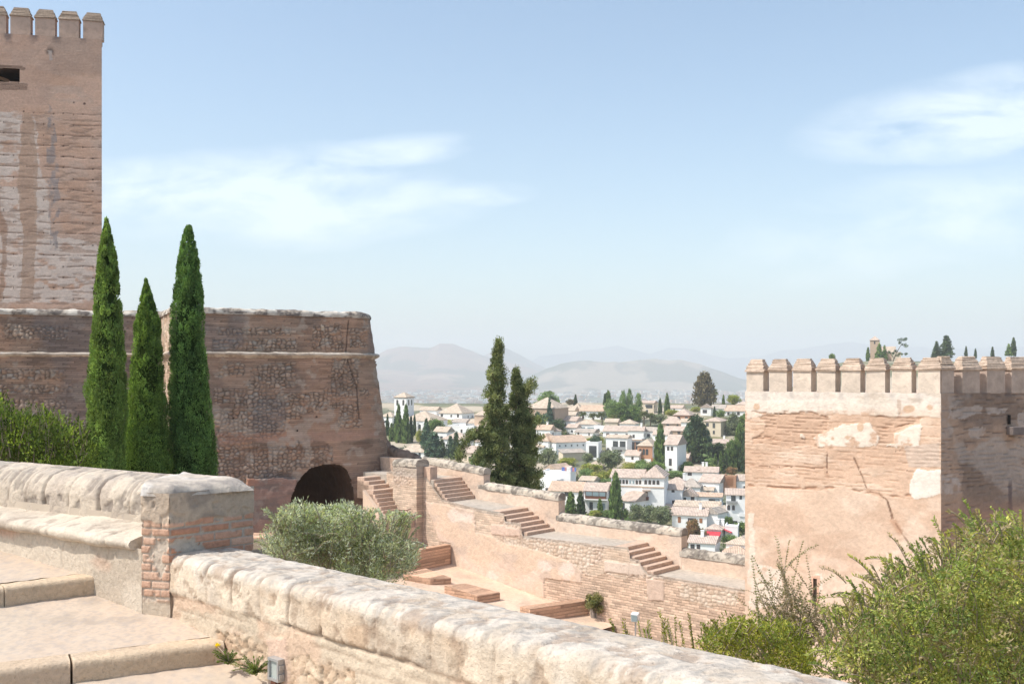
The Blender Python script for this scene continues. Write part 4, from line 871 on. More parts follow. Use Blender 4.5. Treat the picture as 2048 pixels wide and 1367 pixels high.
def rt_paint(px, py, P):
    x, y, z = P[..., 0], P[..., 1], P[..., 2]; S = (x-RC[0])*re[0]+(y-RC[1])*re[1]
    jx = (fbm(S*1.8, z*1.8, 4, 1)-.5)*11; jy = (fbm(S*1.8+9, z*1.8, 4, 2)-.5)*8; qx, qy = px+jx, py+jy
    c = np.ones(P.shape)*np.array([.63, .47, .36]); c = mix(c, (.57, .40, .295), sst(.45, .62, fbm(S*.5, z*1.3, 5, 3))*.7); c = mix(c, (.70, .55, .44), sst(.5, .66, fbm(S*.7+4, z*1.1, 5, 6))*.7)
    disp = np.zeros(z.shape); brk = np.zeros(z.shape)
    top = sst(826, 818, qy); c = mix(c, (.68, .60, .53), top); c = mix(c, (.55, .46, .38), top*sst(.5, .62, fbm(S*.8, z*2.4, 5, 8))*.8)
    # worn laminated zone
    lam = sst(800, 830, qy)*sst(985+((px-1500)*.06), 965+((px-1500)*.06), qy); rough = sst(.40, .55, fbm(S*.9+2, z*3.2, 5, 5)); ph = z/.135+(fbm(S*.7, z*.3, 4, 4)-.5)*1.8; fr = ph-np.floor(ph)
    ln = sst(.34, .12, fr)*sst(.38, .55, fbm(S*2.2+np.floor(ph)*2.3, z*.5, 4, 10)); c = mix(c, (.57, .38, .27), lam*rough*.5); c = mix(c, (.45, .28, .19), lam*ln*.75); disp -= lam*(ln*.05+rough*.02)
    for p in BRN:
        m = inpoly(qx, qy, p)*1.0; c = mix(c, (.55, .37, .265), m*.85); c = mix(c, (.42, .26, .18), m*ln*.7); disp -= m*(.05+ln*.04)
    for p in GRY: m = inpoly(qx*.4+px*.6, qy*.4+py*.6, p)*1.0; c = mix(c, (.56, .44, .36), m*.9)
    for k, p in enumerate(WHT):
        m = inpoly(qx+(fbm(S*9, z*9, 3, 3)-.5)*5, qy+(fbm(S*9, z*9, 3, 5)-.5)*5, p)*1.0; er = sst(.30, .46, fbm(S*2.6, z*3.2, 5, 13+k, .6)) if k != 2 else 1; c = mix(c, (.74, .66, .57) if k != 2 else (.76, .71, .64), m*er*(.9 if k in (0, 1, 2) else .62)); disp = disp*(1-m)+.014*m
    for (a, b), r1_, r2_ in OVL:
        q = np.hypot((qx-o1_[0]-a/zk)/(r1_/zk), (qy-o1_[1]-b/zk)/(r2_/zk)); m = sst(1.1, .9, q); c = mix(c, (.56, .38, .26), m*.85)
    # ragged ledge lines
    for pl, wd in ((Z1([(130, 1070), (340, 1080), (480, 1085), (700, 1085), (840, 1105), (1040, 1140), (1240, 1130)]), 2.6), (Z1([(160, 560), (260, 570), (420, 558), (560, 566), (665, 600)]), 1.6), (Z1([(945, 595), (1130, 600), (1290, 612)]), 1.4), (Z1([(150, 740), (240, 745), (340, 760)]), 1.3), (Z1([(1040, 680), (1130, 668), (1290, 640)]), 1.4), (Z1([(130, 930), (300, 935), (420, 935), (570, 945), (660, 945)]), 1.3)):
        g = sst(wd*1.5, wd*.3, polyd(qx, qy+2, pl))*sst(.38, .52, fbm(S*3, z*6, 4, 6)); c = mix(c, (.40, .22, .14), g*.8); disp -= g*.09
    for pl in CRK:
        g = sst(2.1, .7, polyd(px+jx*.5, py+jy*.3, pl))*sst(.3, .5, fbm(S*5, z*5, 3, 12)); c = mix(c, (.16, .09, .06), g*.9); disp -= g*.03
        g = sst(9, 2, polyd(qx, qy, pl))*sst(.5, .6, fbm(S*4, z*4, 4, 3)); c = mix(c, (.46, .28, .19), g*.6)
    for hx, hy in ((272, 930), (337, 934), (418, 935), (573, 943), (1133, 825), (1160, 820), (345, 570), (1210, 957)):
        g = sst(2.0, 1.0, np.hypot(px-o1_[0]-hx/zk, (py-o1_[1]-hy/zk)*1.3)); c = mix(c, (.07, .04, .03), g*.9)
    g = inpoly(px, py, [(1622, 1150), (1640, 1150), (1638, 1215), (1624, 1215)])*1.0; c = mix(c, (.62, .36, .25), g*.8)
    for k in range(7):  # rain streaks below the embrasures
        gx_ = 1532+k*50.5; g = sst(9, 1, np.abs(px+jx*.7-gx_))*sst(812, 790, py)*sst(783, 787, py); c = mix(c, (.42, .38, .35), g*.45)
    return c, disp*.4+(fbm(S*2.2, z*2.6, 5, 7)-.5)*.025, brk
TLR = 7.42; zgR = -.62
uu = np.arange(0, TLR+.001, .036); zz = np.arange(-13, zgR+.001, .036); zz[-1] = zgR; Pg = np.zeros((len(uu), len(zz), 3)); uu[-1] = TLR
Pg[..., 0] = (RC[0]-re[0]*(TLR-uu))[:, None]; Pg[..., 1] = (RC[1]-re[1]*(TLR-uu))[:, None]; Pg[..., 2] = zz[None]
surf('sunlit_face', Pg, rt_paint, M_tower, rt, keep=lambda px, py, P: ~inpoly(px, py, SLIT))
recess(rt, RC, re, [(1626, 1155.5), (1634.6, 1155.5), (1634.8, 1202), (1626.2, 1202.5)], .9, M_cave, into=np.array([.45, .89]), name='slit_recess')
def rs_paint(px, py, P):
    x, y, z = P[..., 0], P[..., 1], P[..., 2]; S = (x-RC[0])*rg[0]+(y-RC[1])*rg[1]
    jx = (fbm(S*1.8, z*1.8, 4, 3)-.5)*22; jy = (fbm(S*1.8+9, z*1.8, 4, 4)-.5)*14; qx, qy = px+jx, py+jy
    c = np.ones(P.shape)*np.array([.38, .27, .205]); c = mix(c, (.21, .155, .125), sst(.45, .62, fbm(S*.6, z*.9, 5, 3))*.8)  # shade put into the colour: darker base than the sunlit face
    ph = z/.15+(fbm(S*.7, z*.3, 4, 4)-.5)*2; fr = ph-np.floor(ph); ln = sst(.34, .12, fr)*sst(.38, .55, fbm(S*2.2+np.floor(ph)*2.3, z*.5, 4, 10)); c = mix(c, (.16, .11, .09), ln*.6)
    w = sst(.50, .60, fbm(S*.9+3, z*1.1, 5, 9))*sst(1010, 960, qy)*sst(770, 800, qy); c = mix(c, (.40, .345, .31), w*.6)
    m = inpoly(qx, qy, Z1([(1425, 255), (1500, 255), (1500, 950), (1600, 960), (1590, 1120), (1440, 1120)]))*1.0; c = mix(c, (.40, .29, .23), m*.6)
    for p in (Z1([(1500, 530), (1700, 520), (1900, 530), (1880, 560), (1640, 590), (1500, 620)]), Z1([(1640, 670), (1740, 670), (1720, 740), (1650, 735)]), Z1([(1960, 560), (2040, 560), (2040, 660), (1970, 690)]), Z1([(1450, 985), (1540, 970), (1600, 1080), (1580, 1120), (1450, 1110)])):
        m = inpoly(qx, qy, p)*1.0; c = mix(c, (.48, .41, .37), m*.6*sst(.3, .45, fbm(S*3, z*3, 4, 2)))
    for gx_ in (1565, 1735, 1905):
        g = sst(34, 12, np.abs((px-o1_[0])*zk-gx_+jx))*sst(480, 400, (py-o1_[1])*zk)*sst(395, 410, (py-o1_[1])*zk); c = mix(c, (.07, .06, .07), g*.7)
    g = sst(18, 8, np.abs((px-o1_[0])*zk-1915+jx))*sst(1000, 1060, (py-o1_[1])*zk)*sst(1330, 1280, (py-o1_[1])*zk); c = mix(c, (.08, .06, .07), g*.7)
    w = sst(1120, 1300, (py-o1_[1])*zk+jy*2); c = mix(c, (.42, .25, .18), w*.6)
    return c, -ln*.04+(fbm(S*2.2, z*2.6, 5, 7)-.5)*.08, None
uu = np.arange(0, 7.6, .042); zz = np.arange(-13, zgR+.001, .042); zz[-1] = zgR; Pg = np.zeros((len(uu), len(zz), 3)); Pg[..., 0] = (RC[0]+rg[0]*uu)[:, None]; Pg[..., 1] = (RC[1]+rg[1]*uu)[:, None]; Pg[..., 2] = zz[None]
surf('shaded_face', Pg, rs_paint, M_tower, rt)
LTp = RC-re*TLR
prism('tower_core', [tuple(LTp+ri*.22+re*.12), tuple(RC+ri*.22+rg*.06), tuple(RC+rg*7.5+rgi*.2), tuple(RC+rg*7.5+rgi*9), tuple(LTp+ri*7)], -13, zgR-.03, flat_mat('tower_fill', (.60, .45, .35)), rt)
M_merR = wall_mat('tower_merlon_plaster', attr=False, base=(.64, .54, .45), nscale=2.6, var=.30, bump=.8, bdist=.04, spots=6); M_capR = wall_mat('brick_tile_cap', attr=False, base=(.49, .38, .30), nscale=8, var=.34, bump=.9, bdist=.04, spots=7)
M_merS = wall_mat('tower_merlon_plaster_shaded', attr=False, base=(.46, .36, .30), nscale=2.6, var=.30, bump=.8, bdist=.04, spots=3)  # same merlon plaster, darkened in colour for the tower's shaded side
ge = [(1493, 1526.5), (1538.5, 1573.5), (1586, 1622), (1634, 1670.5), (1683, 1720.5), (1732.5, 1770), (1784, 1823), (1836, 1882)]
for a, b in ge:
    sa = hitline(a, RC, re)[0]; sb = hitline(b, RC, re)[0]; last = b > 1880
    merlon(rt, RC+re*sa, re, (sb-sa) if not last else -sa-.03, ri, .50, zgR-.02, .17+.05*(a-1493)/390, .62, M_merR, M_capR, inset=.17)
for a, b in ((1884.5, 1909), (1925, 1959.5), (1974, 2010), (2023.5, 2062)):
    sa = hitline(a, RC, rg)[0]; sb = hitline(b, RC, rg)[0]
    merlon(rt, RC+rg*sa+rgi*(.02 if a < 1890 else 0), rg, sb-sa, rgi, .42, zgR-.02, .22, .66, M_merS, M_capR, inset=.15)
# bracketed niche high on the shaded face
q = RC+rg*hitline(2012, RC, rg)[0]; z_ = (HY-849)/F*q[1]
box('corbel', (q[0], q[1], z_-.36), (rg[0]*.55, rg[1]*.55, 0), (-rgi[0]*.30, -rgi[1]*.30, 0), (0, 0, .30), flat_mat('dark_corbel', (.17, .14, .13), nscale=6, var=.3), rt, .03)
q = RC+rg*hitline(2014.5, RC, rg)[0]-rgi*.04
box('niche_shade', (q[0], q[1], z_+.02), (rg[0]*.12, rg[1]*.12, 0), (rgi[0]*.02, rgi[1]*.02, 0), (0, 0, .33), M_dark, rt)  # solid dark slab on the wall, standing for the shade in the niche
# ================================================================ LAND, FAR HILLS AND AIR
YB = [805, 812, 850, 900, 950, 1000, 1060, 1110, 1160]; DB = [545, 515, 430, 370, 325, 290, 260, 235, 210]
def Dy(y): return float(np.interp(y, YB, DB))
DK = [50, 62, 100, 150]+DB[::-1]+[760, 1600, 13200]; ZK = [-14, -18, -38, -47]+[(HY-y)/F*d for y, d in zip(YB[::-1], DB[::-1])]+[-45, -100, -100]
def gz(X, d):
    z = np.interp(d, DK, ZK); px = CX+F*X/np.maximum(d, 1)
    return z+22.5*sst(1500, 1700, px)*sst(330, 480, d)*sst(900, 620, d)
def hill_paint(px, py, P):
    x, y, z = P[..., 0], P[..., 1], P[..., 2]; c = np.ones(P.shape)*np.array([.20, .19, .11]); c = mix(c, (.42, .36, .28), sst(.45, .6, fbm(x*.03, y*.03, 5, 3))); c = mix(c, (.15, .16, .11), sst(.5, .6, fbm(x*.05+4, y*.05, 5, 6)))
    return c, None, None
th = np.linspace(-.62, .62, 220); dd = np.concatenate([np.linspace(50, 760, 240), np.linspace(800, 2000, 20)]); T, Dg = np.meshgrid(th, dd, indexing='ij'); X = T*Dg
Pg = np.stack([X, Dg, gz(X, Dg)+(fbm(X*.03, Dg*.03, 4, 3)-.5)*1.6*(Dg > 100)], -1); surf('hillside_ground', Pg, hill_paint, M_far)['kind'] = 'structure'
def plain_paint(px, py, P):
    x, y = P[..., 0], P[..., 1]; f1, f2, cid = worley(x*.0045, y*.0018, 3); c = np.stack([.10+.14*cid, .11+.11*cid, .09+.09*cid], -1); c = mix(c, (.07, .10, .06), sst(.5, .62, fbm(x*.002, y*.001, 5, 2))*.8); c = mix(c, (.3, .26, .22), sst(.62, .7, fbm(x*.006, y*.002, 5, 5))*.6)
    return c, None, None
th = np.linspace(-.6, .6, 260); dd = np.geomspace(1990, 13100, 260); T, Dg = np.meshgrid(th, dd, indexing='ij'); Pg = np.stack([T*Dg, Dg, np.full(T.shape, -100.0)], -1); surf('plain_ground', Pg, plain_paint, M_far)['kind'] = 'structure'
def hills(name, ridge, D, fore, c0, c1, c2, seed, amp=.10):
    r = np.array(ridge, float); pxs = np.arange(r[0, 0], r[-1, 0], 2.2); yr = np.interp(pxs, r[:, 0], r[:, 1]); yr = yr+(fbm(pxs*.03, pxs*0+seed, 4, seed)-.5)*5
    zr = (HY-yr)/F*D; t = np.concatenate([np.linspace(0, 1, 70), np.linspace(1.05, 1.5, 8)]); Xc = (pxs-CX)/F*D
    P = np.zeros((len(pxs), len(t), 3))
    for j, tt in enumerate(t):
        d = D-fore*(1-tt); k = tt**1.25 if tt <= 1 else 1-(tt-1)*1.5
        sp = np.abs(fbm(Xc*.0011+tt*.4, tt*1.6+Xc*0+seed, 5, seed)-.5)*2
        z = -102+(zr+102)*k*(1-(.55*(1-sp)*4*tt*(1-tt) if tt < 1 else 0)*.75)
        P[:, j] = np.stack([Xc*(.92+.08*min(tt, 1)), np.full(len(pxs), d), z], -1)
    def paint(px, py, P):
        x, z = P[..., 0], P[..., 2]; y = P[..., 1]; c = np.ones(P.shape)*np.array(c0); c = mix(c, c1, sst(.42, .6, fbm(x*.0015, y*.0015, 6, seed))); c = mix(c, c2, sst(.5, .6, fbm(x*.004+3, y*.003, 5, seed+3))*.8)
        return c, None, None
    o = surf(name, P, paint, M_far); o['kind'] = 'structure'; return o
hills('mountain', [(560, 760), (700, 722), (750, 712), (775, 698), (800, 693), (860, 695), (880, 686), (905, 687), (930, 697), (960, 708), (990, 716), (1040, 730), (1100, 748), (1160, 768), (1190, 790)], 8000, 2600, (.20, .13, .10), (.32, .24, .17), (.06, .07, .05), 2)
hills('mountain', [(900, 740), (960, 714), (1000, 694), (1012, 695), (1040, 710), (1070, 726), (1100, 738), (1160, 770)], 9200, 1800, (.12, .10, .09), (.18, .14, .12), (.06, .07, .05), 5)
hills('hill', [(1000, 790), (1040, 765), (1070, 748), (1095, 735), (1125, 727), (1160, 722), (1200, 722), (1260, 723), (1310, 717), (1360, 720), (1400, 728), (1440, 742), (1480, 756), (1530, 768), (1600, 785)], 6600, 1000, (.07, .08, .05), (.12, .11, .08), (.30, .24, .18), 7)
hills('mountain', [(960, 745), (1050, 728), (1080, 712), (1140, 705), (1200, 696), (1235, 691), (1270, 700), (1300, 706), (1340, 694), (1380, 697), (1420, 708), (1460, 717), (1520, 712), (1560, 702), (1640, 692), (1700, 684), (1760, 690), (1900, 697), (2100, 690)], 12400, 1500, (.08, .09, .10), (.10, .10, .10), (.06, .07, .08), 9)
# far town on the plain: thousands of specks that nobody could count
V = []; rr = np.random.default_rng(5); bs = []
for k in range(4200):
    py = rr.choice([rr.uniform(766, 775), rr.uniform(772, 800), rr.uniform(785, 818)], p=[.2, .3, .5]); px = rr.uniform(745, 1500); d = 100*F/(py-HY)
    if fbm(np.array([px*.02]), np.array([py*.15]), 3, 4)[0] < .42: continue
    if d > 6200: 
        if px < 1060: continue
    w = rr.uniform(8, 26)*(d/3500)**.5; h = rr.uniform(5, 16)*(d/3500)**.4; bs.append(((px-CX)/F*d, d, w, rr.uniform(8, 20), h, rr.random()))
tn = []; cols = []
VV, FF = boxes_mesh([((x, d, -100.5), (w, w*.2, 0), (-w*.1, dp, 0), (0, 0, h)) for x, d, w, dp, h, q in bs])
pal = np.array([(.72, .70, .66), (.62, .52, .44), (.50, .34, .26), (.40, .38, .36)])
for b in bs: cols += [pal[int(b[5]*4)]]*8
o = link('distant_town', mesh_from(VV, FF, np.array(cols)), M_far); o['kind'] = 'stuff'; o['label'] = 'far white specks of a town spread over the hazy plain'
def clumpstuff(name, label, pts, R0, R1, cols, mat, per=26, L=.9, kind='stuff'):
    cc = np.array(pts); K = len(cc); cr = RNG.uniform(R0, R1, K)
    o = clump_leaves(name, cc, cr, per, L, L*.7, cols, mat); o['kind'] = kind; tag(o, label); return o

# ---------------------------------------------------------------- foliage builders
def unit(v): return v/(np.linalg.norm(v, axis=-1, keepdims=True)+1e-9)
def leaf_quads(cen, dr, L, W, col):
    n = len(cen); side = unit(np.cross(dr, RNG.normal(size=(n, 3)))); L = np.broadcast_to(L, (n,))[:, None]; W = np.broadcast_to(W, (n,))[:, None]
    V = np.stack([cen-dr*L*.5, cen+side*W*.5, cen+dr*L*.5, cen-side*W*.5], 1).reshape(-1, 3)
    Fq = np.arange(4*n).reshape(n, 4); return V, Fq, np.repeat(col, 4, 0)
def clump_leaves(name, cc, cr, per, L, W, cols, mat, parent=None, up=.35, shell=.55, squash=1.0, world=True, dirbias=1.0, var=.28, extra=None):
    """cc clump centres, cr radii; leaves sit on the outer half of every clump and point outwards and up"""
    cc = np.asarray(cc, float); K = len(cc); cr = np.broadcast_to(cr, (K,))
    cols = np.asarray(cols, float); ci = RNG.integers(0, len(cols), K); base = cols[ci]*(1+RNG.normal(0, var, (K, 1))).clip(.45, 1.7)
    n = K*per; idx = np.repeat(np.arange(K), per); u = unit(RNG.normal(size=(n, 3))); rad = RNG.uniform(shell, 1.0, n)
    pos = cc[idx]+u*(cr[idx]*rad)[:, None]*np.array([1, 1, squash]); dr = unit(u*dirbias+np.array([0, 0, up])+RNG.normal(0, .45, (n, 3)))
    col = base[idx]*(1+RNG.normal(0, .16, (n, 1))).clip(.5, 1.6)
    V, Fq, C = leaf_quads(pos, dr, L*RNG.uniform(.6, 1.3, n), W*RNG.uniform(.7, 1.2, n), col)
    if extra is not None:
        ev, ef, ec = extra; Fq = np.concatenate([Fq, ef+len(V)]); V = np.concatenate([V, ev]); C = np.concatenate([C, ec])
    return link(name, mesh_from(V, Fq, C), mat, parent, world)
def tube(pts, rad, n=7, col=None):
    pts = np.asarray(pts, float); rad = np.broadcast_to(rad, (len(pts),)); t = unit(np.gradient(pts, axis=0)); a = unit(np.cross(t, np.array([.31, .17, .2])+0*t)); b = np.cross(t, a)
    an = np.linspace(0, 2*np.pi, n, endpoint=False); V = (pts[:, None]+(a[:, None]*np.cos(an)[None, :, None]+b[:, None]*np.sin(an)[None, :, None])*rad[:, None, None]).reshape(-1, 3)
    i, j = np.meshgrid(np.arange(len(pts)-1), np.arange(n), indexing='ij'); q = np.stack([i*n+j, i*n+(j+1) % n, (i+1)*n+(j+1) % n, (i+1)*n+j], -1).reshape(-1, 4)
    return V, q
def tubes(name, lst, mat, parent=None, world=True):
    VV = []; QQ = []; k = 0
    for pts, rad in lst:
        v, q = tube(pts, rad, 6 if len(lst) < 60 else 4); VV.append(v); QQ.append(q+k); k += len(v)
    return link(name, mesh_from(np.concatenate(VV), np.concatenate(QQ), smooth=True), mat, parent, world)
def arc(a, b, sag, n=9, side=0):
    a = np.asarray(a, float); b = np.asarray(b, float); t = np.linspace(0, 1, n)[:, None]; p = a*(1-t)+b*t; w = (4*t*(1-t)); L = np.linalg.norm(b-a)
    return p+w*np.array([side, 0, sag])*L
def shoot_leaves(lst, L, W, gap, cols, name, parent, mat, world=True, spread=1.0):
    """narrow leaves in pairs along thin shoots"""
    P = []; Dv = []; C = []
    for pts in lst:
        pts = np.asarray(pts); seg = np.linalg.norm(np.diff(pts, axis=0), axis=1); Ln = seg.sum(); m = max(4, int(Ln/gap)); s = np.concatenate([[0], np.cumsum(seg)]); q = np.linspace(.12*Ln, Ln, m)
        pp = np.stack([np.interp(q, s, pts[:, k]) for k in range(3)], 1); t = unit(np.gradient(pp, axis=0)); cb = np.array(cols[RNG.integers(len(cols))])*RNG.uniform(.75, 1.25)
        for sgn in (-1, 1):
            sd = unit(np.cross(t, RNG.normal(size=3)+0*t))*sgn; d = unit(t*.8+sd*spread+RNG.normal(0, .25, pp.shape)); P.append(pp+d*L*.45); Dv.append(d); C.append(cb*RNG.uniform(.7, 1.35, (m, 1)))
    P = np.concatenate(P); Dv = np.concatenate(Dv); C = np.concatenate(C); n = len(P)
    V, Fq, CC = leaf_quads(P, Dv, L*RNG.uniform(.6, 1.2, n), W*RNG.uniform(.7, 1.2, n), C)
    return link(name, mesh_from(V, Fq, CC), mat, parent, world)

# ================================================================ NEAR PLANTS
def cypress(label, x, ytip, ybase, prof, d, cols, seed, K=900):
    """prof: (height fraction from the tip, half width px left, right)"""
    base = U(x, HY, d); ztip = (HY-ytip)/F*d; zb = (HY-ybase)/F*d; H = ztip-zb
    t = thing('cypress', label, 'cypress', (base[0], d, zb), 'dark cypresses in front of the bastion')
    pr = np.array(prof); r = np.random.default_rng(seed); sc = d/F
    hf = r.random(K*3)**.72; wl = np.interp(hf, pr[:, 0], pr[:, 1])*sc; wr = np.interp(hf, pr[:, 0], pr[:, 2])*sc
    keep = r.random(len(hf)) < np.maximum(wl+wr, .28)/ (wl+wr).max(); hf, wl, wr = hf[keep][:K], wl[keep][:K], wr[keep][:K]
    tf = r.uniform(.0, .26, 200); hf = np.concatenate([hf, tf]); wl = np.interp(hf, pr[:, 0], pr[:, 1])*sc; wr = np.interp(hf, pr[:, 0], pr[:, 2])*sc; k = len(hf)
    a = r.uniform(0, 2*np.pi, k); w = np.where(np.cos(a) > 0, wr, wl)
    lump = .86+.30*fbm(a*2.6, hf*22, 2, seed)
    cr = np.minimum(r.uniform(.08, .18, k)*np.clip((wl+wr)/1.0, .35, 1.1), np.maximum((wl+wr)*.45, .035)); rr_ = np.maximum(w*lump-cr*.8, 0)
    c = np.stack([base[0]+np.cos(a)*rr_, d+np.sin(a)*rr_, ztip-hf*H-.02], -1)
    # dark inner body so the sky never shows through
    hh = np.linspace(.10, 1, 40); V = []; 
    wc = (np.interp(hh, pr[:, 0], pr[:, 1])+np.interp(hh, pr[:, 0], pr[:, 2]))/2*sc*.68*np.clip((hh-.08)*6, .05, 1); ox = (np.interp(hh, pr[:, 0], pr[:, 2])-np.interp(hh, pr[:, 0], pr[:, 1]))/2*sc
    an = np.linspace(0, 2*np.pi, 14, endpoint=False); V = np.stack([np.stack([base[0]+o_+np.cos(an)*w_, d+np.sin(an)*w_, np.full(14, ztip-h_*H)], -1) for h_, w_, o_ in zip(hh, wc, ox)]).reshape(-1, 3)
    i, j = np.meshgrid(np.arange(39), np.arange(14), indexing='ij'); q = np.stack([i*14+j, i*14+(j+1) % 14, (i+1)*14+(j+1) % 14, (i+1)*14+j], -1).reshape(-1, 4)
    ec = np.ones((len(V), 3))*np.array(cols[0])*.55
    ci = np.asarray(cols, float)
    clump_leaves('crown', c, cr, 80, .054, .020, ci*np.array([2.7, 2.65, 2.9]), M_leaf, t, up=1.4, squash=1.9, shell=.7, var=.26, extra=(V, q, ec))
    tubes('trunk', [([(base[0], d, zb-.3), (base[0], d, zb+H*.5)], .10)], M_bark, t)
    return t
cypress('tall slender cypress overlapping the edge of the tall tower, with a small side shoot', 213, 436, 985, [(0, 1, 2), (.06, 9, 11), (.15, 17, 20), (.3, 23, 28), (.45, 30, 33), (.6, 36, 37), (.62, 42, 37), (.67, 34, 37), (.8, 36, 36), (1, 30, 34)], 20.5, [(.085, .13, .034), (.11, .155, .04), (.07, .10, .03)], 1, 820)
cypress('shortest and broadest of the cypresses, with a pointed top between two taller ones', 292, 559, 985, [(0, 1, 2), (.08, 10, 13), (.2, 20, 26), (.4, 29, 33), (.6, 36, 39), (.75, 44, 47), (.9, 46, 50), (1, 44, 50)], 21.5, [(.075, .115, .03), (.09, .135, .032), (.06, .095, .028)], 2, 780)
cypress('tall dark cypress with a rounded tip standing clear against the bastion front', 377, 454, 990, [(0, 6, 6), (.04, 13, 12), (.12, 20, 20), (.3, 32, 30), (.45, 35, 32), (.55, 37, 37), (.7, 37, 45), (.85, 37, 54), (1, 34, 56)], 22, [(.065, .11, .034), (.08, .13, .038), (.05, .085, .03)], 3, 920)

def poly_pts(poly, K, d0, d1, r):
    xs = [p[0] for p in poly]; ys = [p[1] for p in poly]; out = []
    while len(out) < K:
        x = r.uniform(min(xs), max(xs), 4000); y = r.uniform(min(ys), max(ys), 4000); m = inpoly(x, y, poly)
        for a, b in zip(x[m], y[m]):
            out.append((a, b)); 
            if len(out) >= K: break
    o = np.array(out); d = r.uniform(d0, d1, K); return np.stack([(o[:, 0]-CX)/F*d, d, (HY-o[:, 1])/F*d], -1)
def bush(name, label, cat, poly, d0, d1, K, cr, per, L, W, cols, shoots, seed, group=None, Ls=None, stems=True, up=.4, mat=None, gap=.03, root=None):
    r = np.random.default_rng(seed); c = poly_pts(poly, K, d0, d1, r); mx = np.mean([p[0] for p in poly]); my = max(p[1] for p in poly); dm = (d0+d1)/2
    rt_ = np.array(root) if root is not None else U(mx, my+60, dm)
    t = thing(name, label, cat, tuple(rt_), group); mat = mat or M_leafy
    clump_leaves('foliage', c, r.uniform(cr*.6, cr*1.3, K), per, L, W, cols, mat, t, up=up)
    if shoots:
        lst = []
        for s in shoots:
            d = s[4] if len(s) > 4 else r.uniform(d0, dm); a = U(s[0], s[1], d+.15); b = U(s[2], s[3], d); lst.append(arc(a, b, r.uniform(.04, .14), 10, r.uniform(-.05, .05)))
        shoot_leaves(lst, Ls or L, (Ls or L)*.36, gap, cols, 'shoot_leaves', t, mat)
        tubes('stem', [(p, np.linspace(.006, .002, len(p))*dm/9) for p in lst], M_twig, t)
    if stems:
        br = []
        for k in range(26):
            e = c[r.integers(K)]; s0 = rt_+np.array([r.normal(0, .2), r.normal(0, .2), 0]); br.append((arc(s0, e, .12, 8, r.uniform(-.1, .1)), np.linspace(.02, .005, 8)*dm/10))
        tubes('branches', br, M_twig, t)
    return t
OLC = [(.46, .50, .42), (.54, .57, .50), (.37, .42, .34), (.38, .44, .28)]
rr = np.random.default_rng(11)
OLP = [(532, 1085), (555, 1050), (575, 1015), (610, 1018), (640, 1030), (665, 1020), (700, 1015), (730, 1035), (760, 1060), (800, 1080), (822, 1100), (826, 1125), (800, 1150), (785, 1162), (720, 1160), (600, 1130), (545, 1105)]
sh = []
for k in range(330):
    x = rr.uniform(545, 815); y = rr.uniform(1040, 1140); a = rr.normal(-90, 34) if x < 760 else rr.normal(-65, 35); L_ = rr.uniform(30, 62)
    x2, y2 = x+math.cos(math.radians(a))*L_, y+math.sin(math.radians(a))*L_
    if y2 < 1005+abs(x2-640)*.12: y2 = 1005+abs(x2-640)*.12
    sh.append((x, y, x2, y2))
sh += [(570, 1060, 590, 1000), (600, 1060, 612, 1003), (690, 1060, 705, 1006), (800, 1100, 818, 1048), (790, 1110, 812, 1062), (540, 1090, 531, 1066)]
bush('olive_tree', 'silvery grey green olive tree crown rising just behind the long stone parapet', 'olive tree', OLP, 13.6, 15.4, 420, .17, 75, .055, .013, OLC, sh, 21, Ls=.055, up=.7, gap=.019, root=(-2.4, 14.6, -4.0))
# hedge shrubs at the left
HC = [(.11, .155, .05), (.16, .22, .06), (.23, .31, .07), (.08, .115, .04)]
HP = [(-40, 960), (-40, 800), (5, 795), (25, 830), (60, 835), (85, 828), (110, 850), (130, 845), (150, 862), (175, 870), (185, 905), (192, 960)]
sh = [(rr.uniform(-30, 175), rr.uniform(860, 935)) for k in range(150)]; sh = [(x, y, x+rr.normal(0, 8), y-rr.uniform(28, 62)*(1 if x < 120 else .7)) for x, y in sh]
sh += [(0, 850, 3, 800), (12, 850, 8, 806), (80, 880, 84, 822), (45, 880, 40, 828), (150, 900, 148, 862), (130, 900, 128, 850)]
bush('leafy_shrub', 'dark green upright leafy shrub in front of the curtain wall beside the first cypress', 'shrub', HP, 12, 14, 520, .15, 42, .05, .018, HC, sh, 22, Ls=.05, up=1.2, gap=.022, root=(-6.0, 13, -4.0))
# large bush in the right corner
RP = [(1655, 1310), (1680, 1262), (1720, 1240), (1750, 1195), (1790, 1175), (1830, 1150), (1870, 1140), (1900, 1120), (1935, 1080), (1965, 1050), (2010, 1050), (2060, 1066), (2120, 1072), (2150, 1400), (1800, 1430), (1700, 1350)]
RC_ = [(.29, .35, .11), (.38, .42, .13), (.47, .46, .14), (.21, .28, .10), (.42, .35, .22)]
sh = [(zoom(o2_, zk2, [(a, b)])[0]+zoom(o2_, zk2, [(c_, d_)])[0]) for a, b, c_, d_ in ((1230, 640, 1070, 365), (1000, 720, 800, 512), (1200, 620, 930, 528), (1440, 480, 1368, 260), (1430, 560, 1385, 400), (780, 690, 612, 590), (1600, 330, 1478, 212), (1640, 300, 1560, 135), (1700, 330, 1650, 235), (1780, 320, 1740, 225), (1900, 330, 1870, 235), (900, 800, 700, 760), (1100, 600, 1010, 520), (950, 860, 600, 800), (860, 930, 690, 830), (1990, 330, 1960, 250))]
for k in range(420):
    x = rr.uniform(1650, 2090); top = np.interp(x, [1640, 1700, 1800, 1900, 1960, 2090], [1262, 1215, 1150, 1105, 1050, 1062]); y = rr.uniform(top+25, 1380) if k > 110 else top+rr.uniform(5, 35); a = math.radians(rr.normal(-108, 42 if k > 110 else 26)); L_ = rr.uniform(30, 70); sh.append((x, y, x+math.cos(a)*L_, max(y+math.sin(a)*L_, top-(16 if k > 110 else 42))))
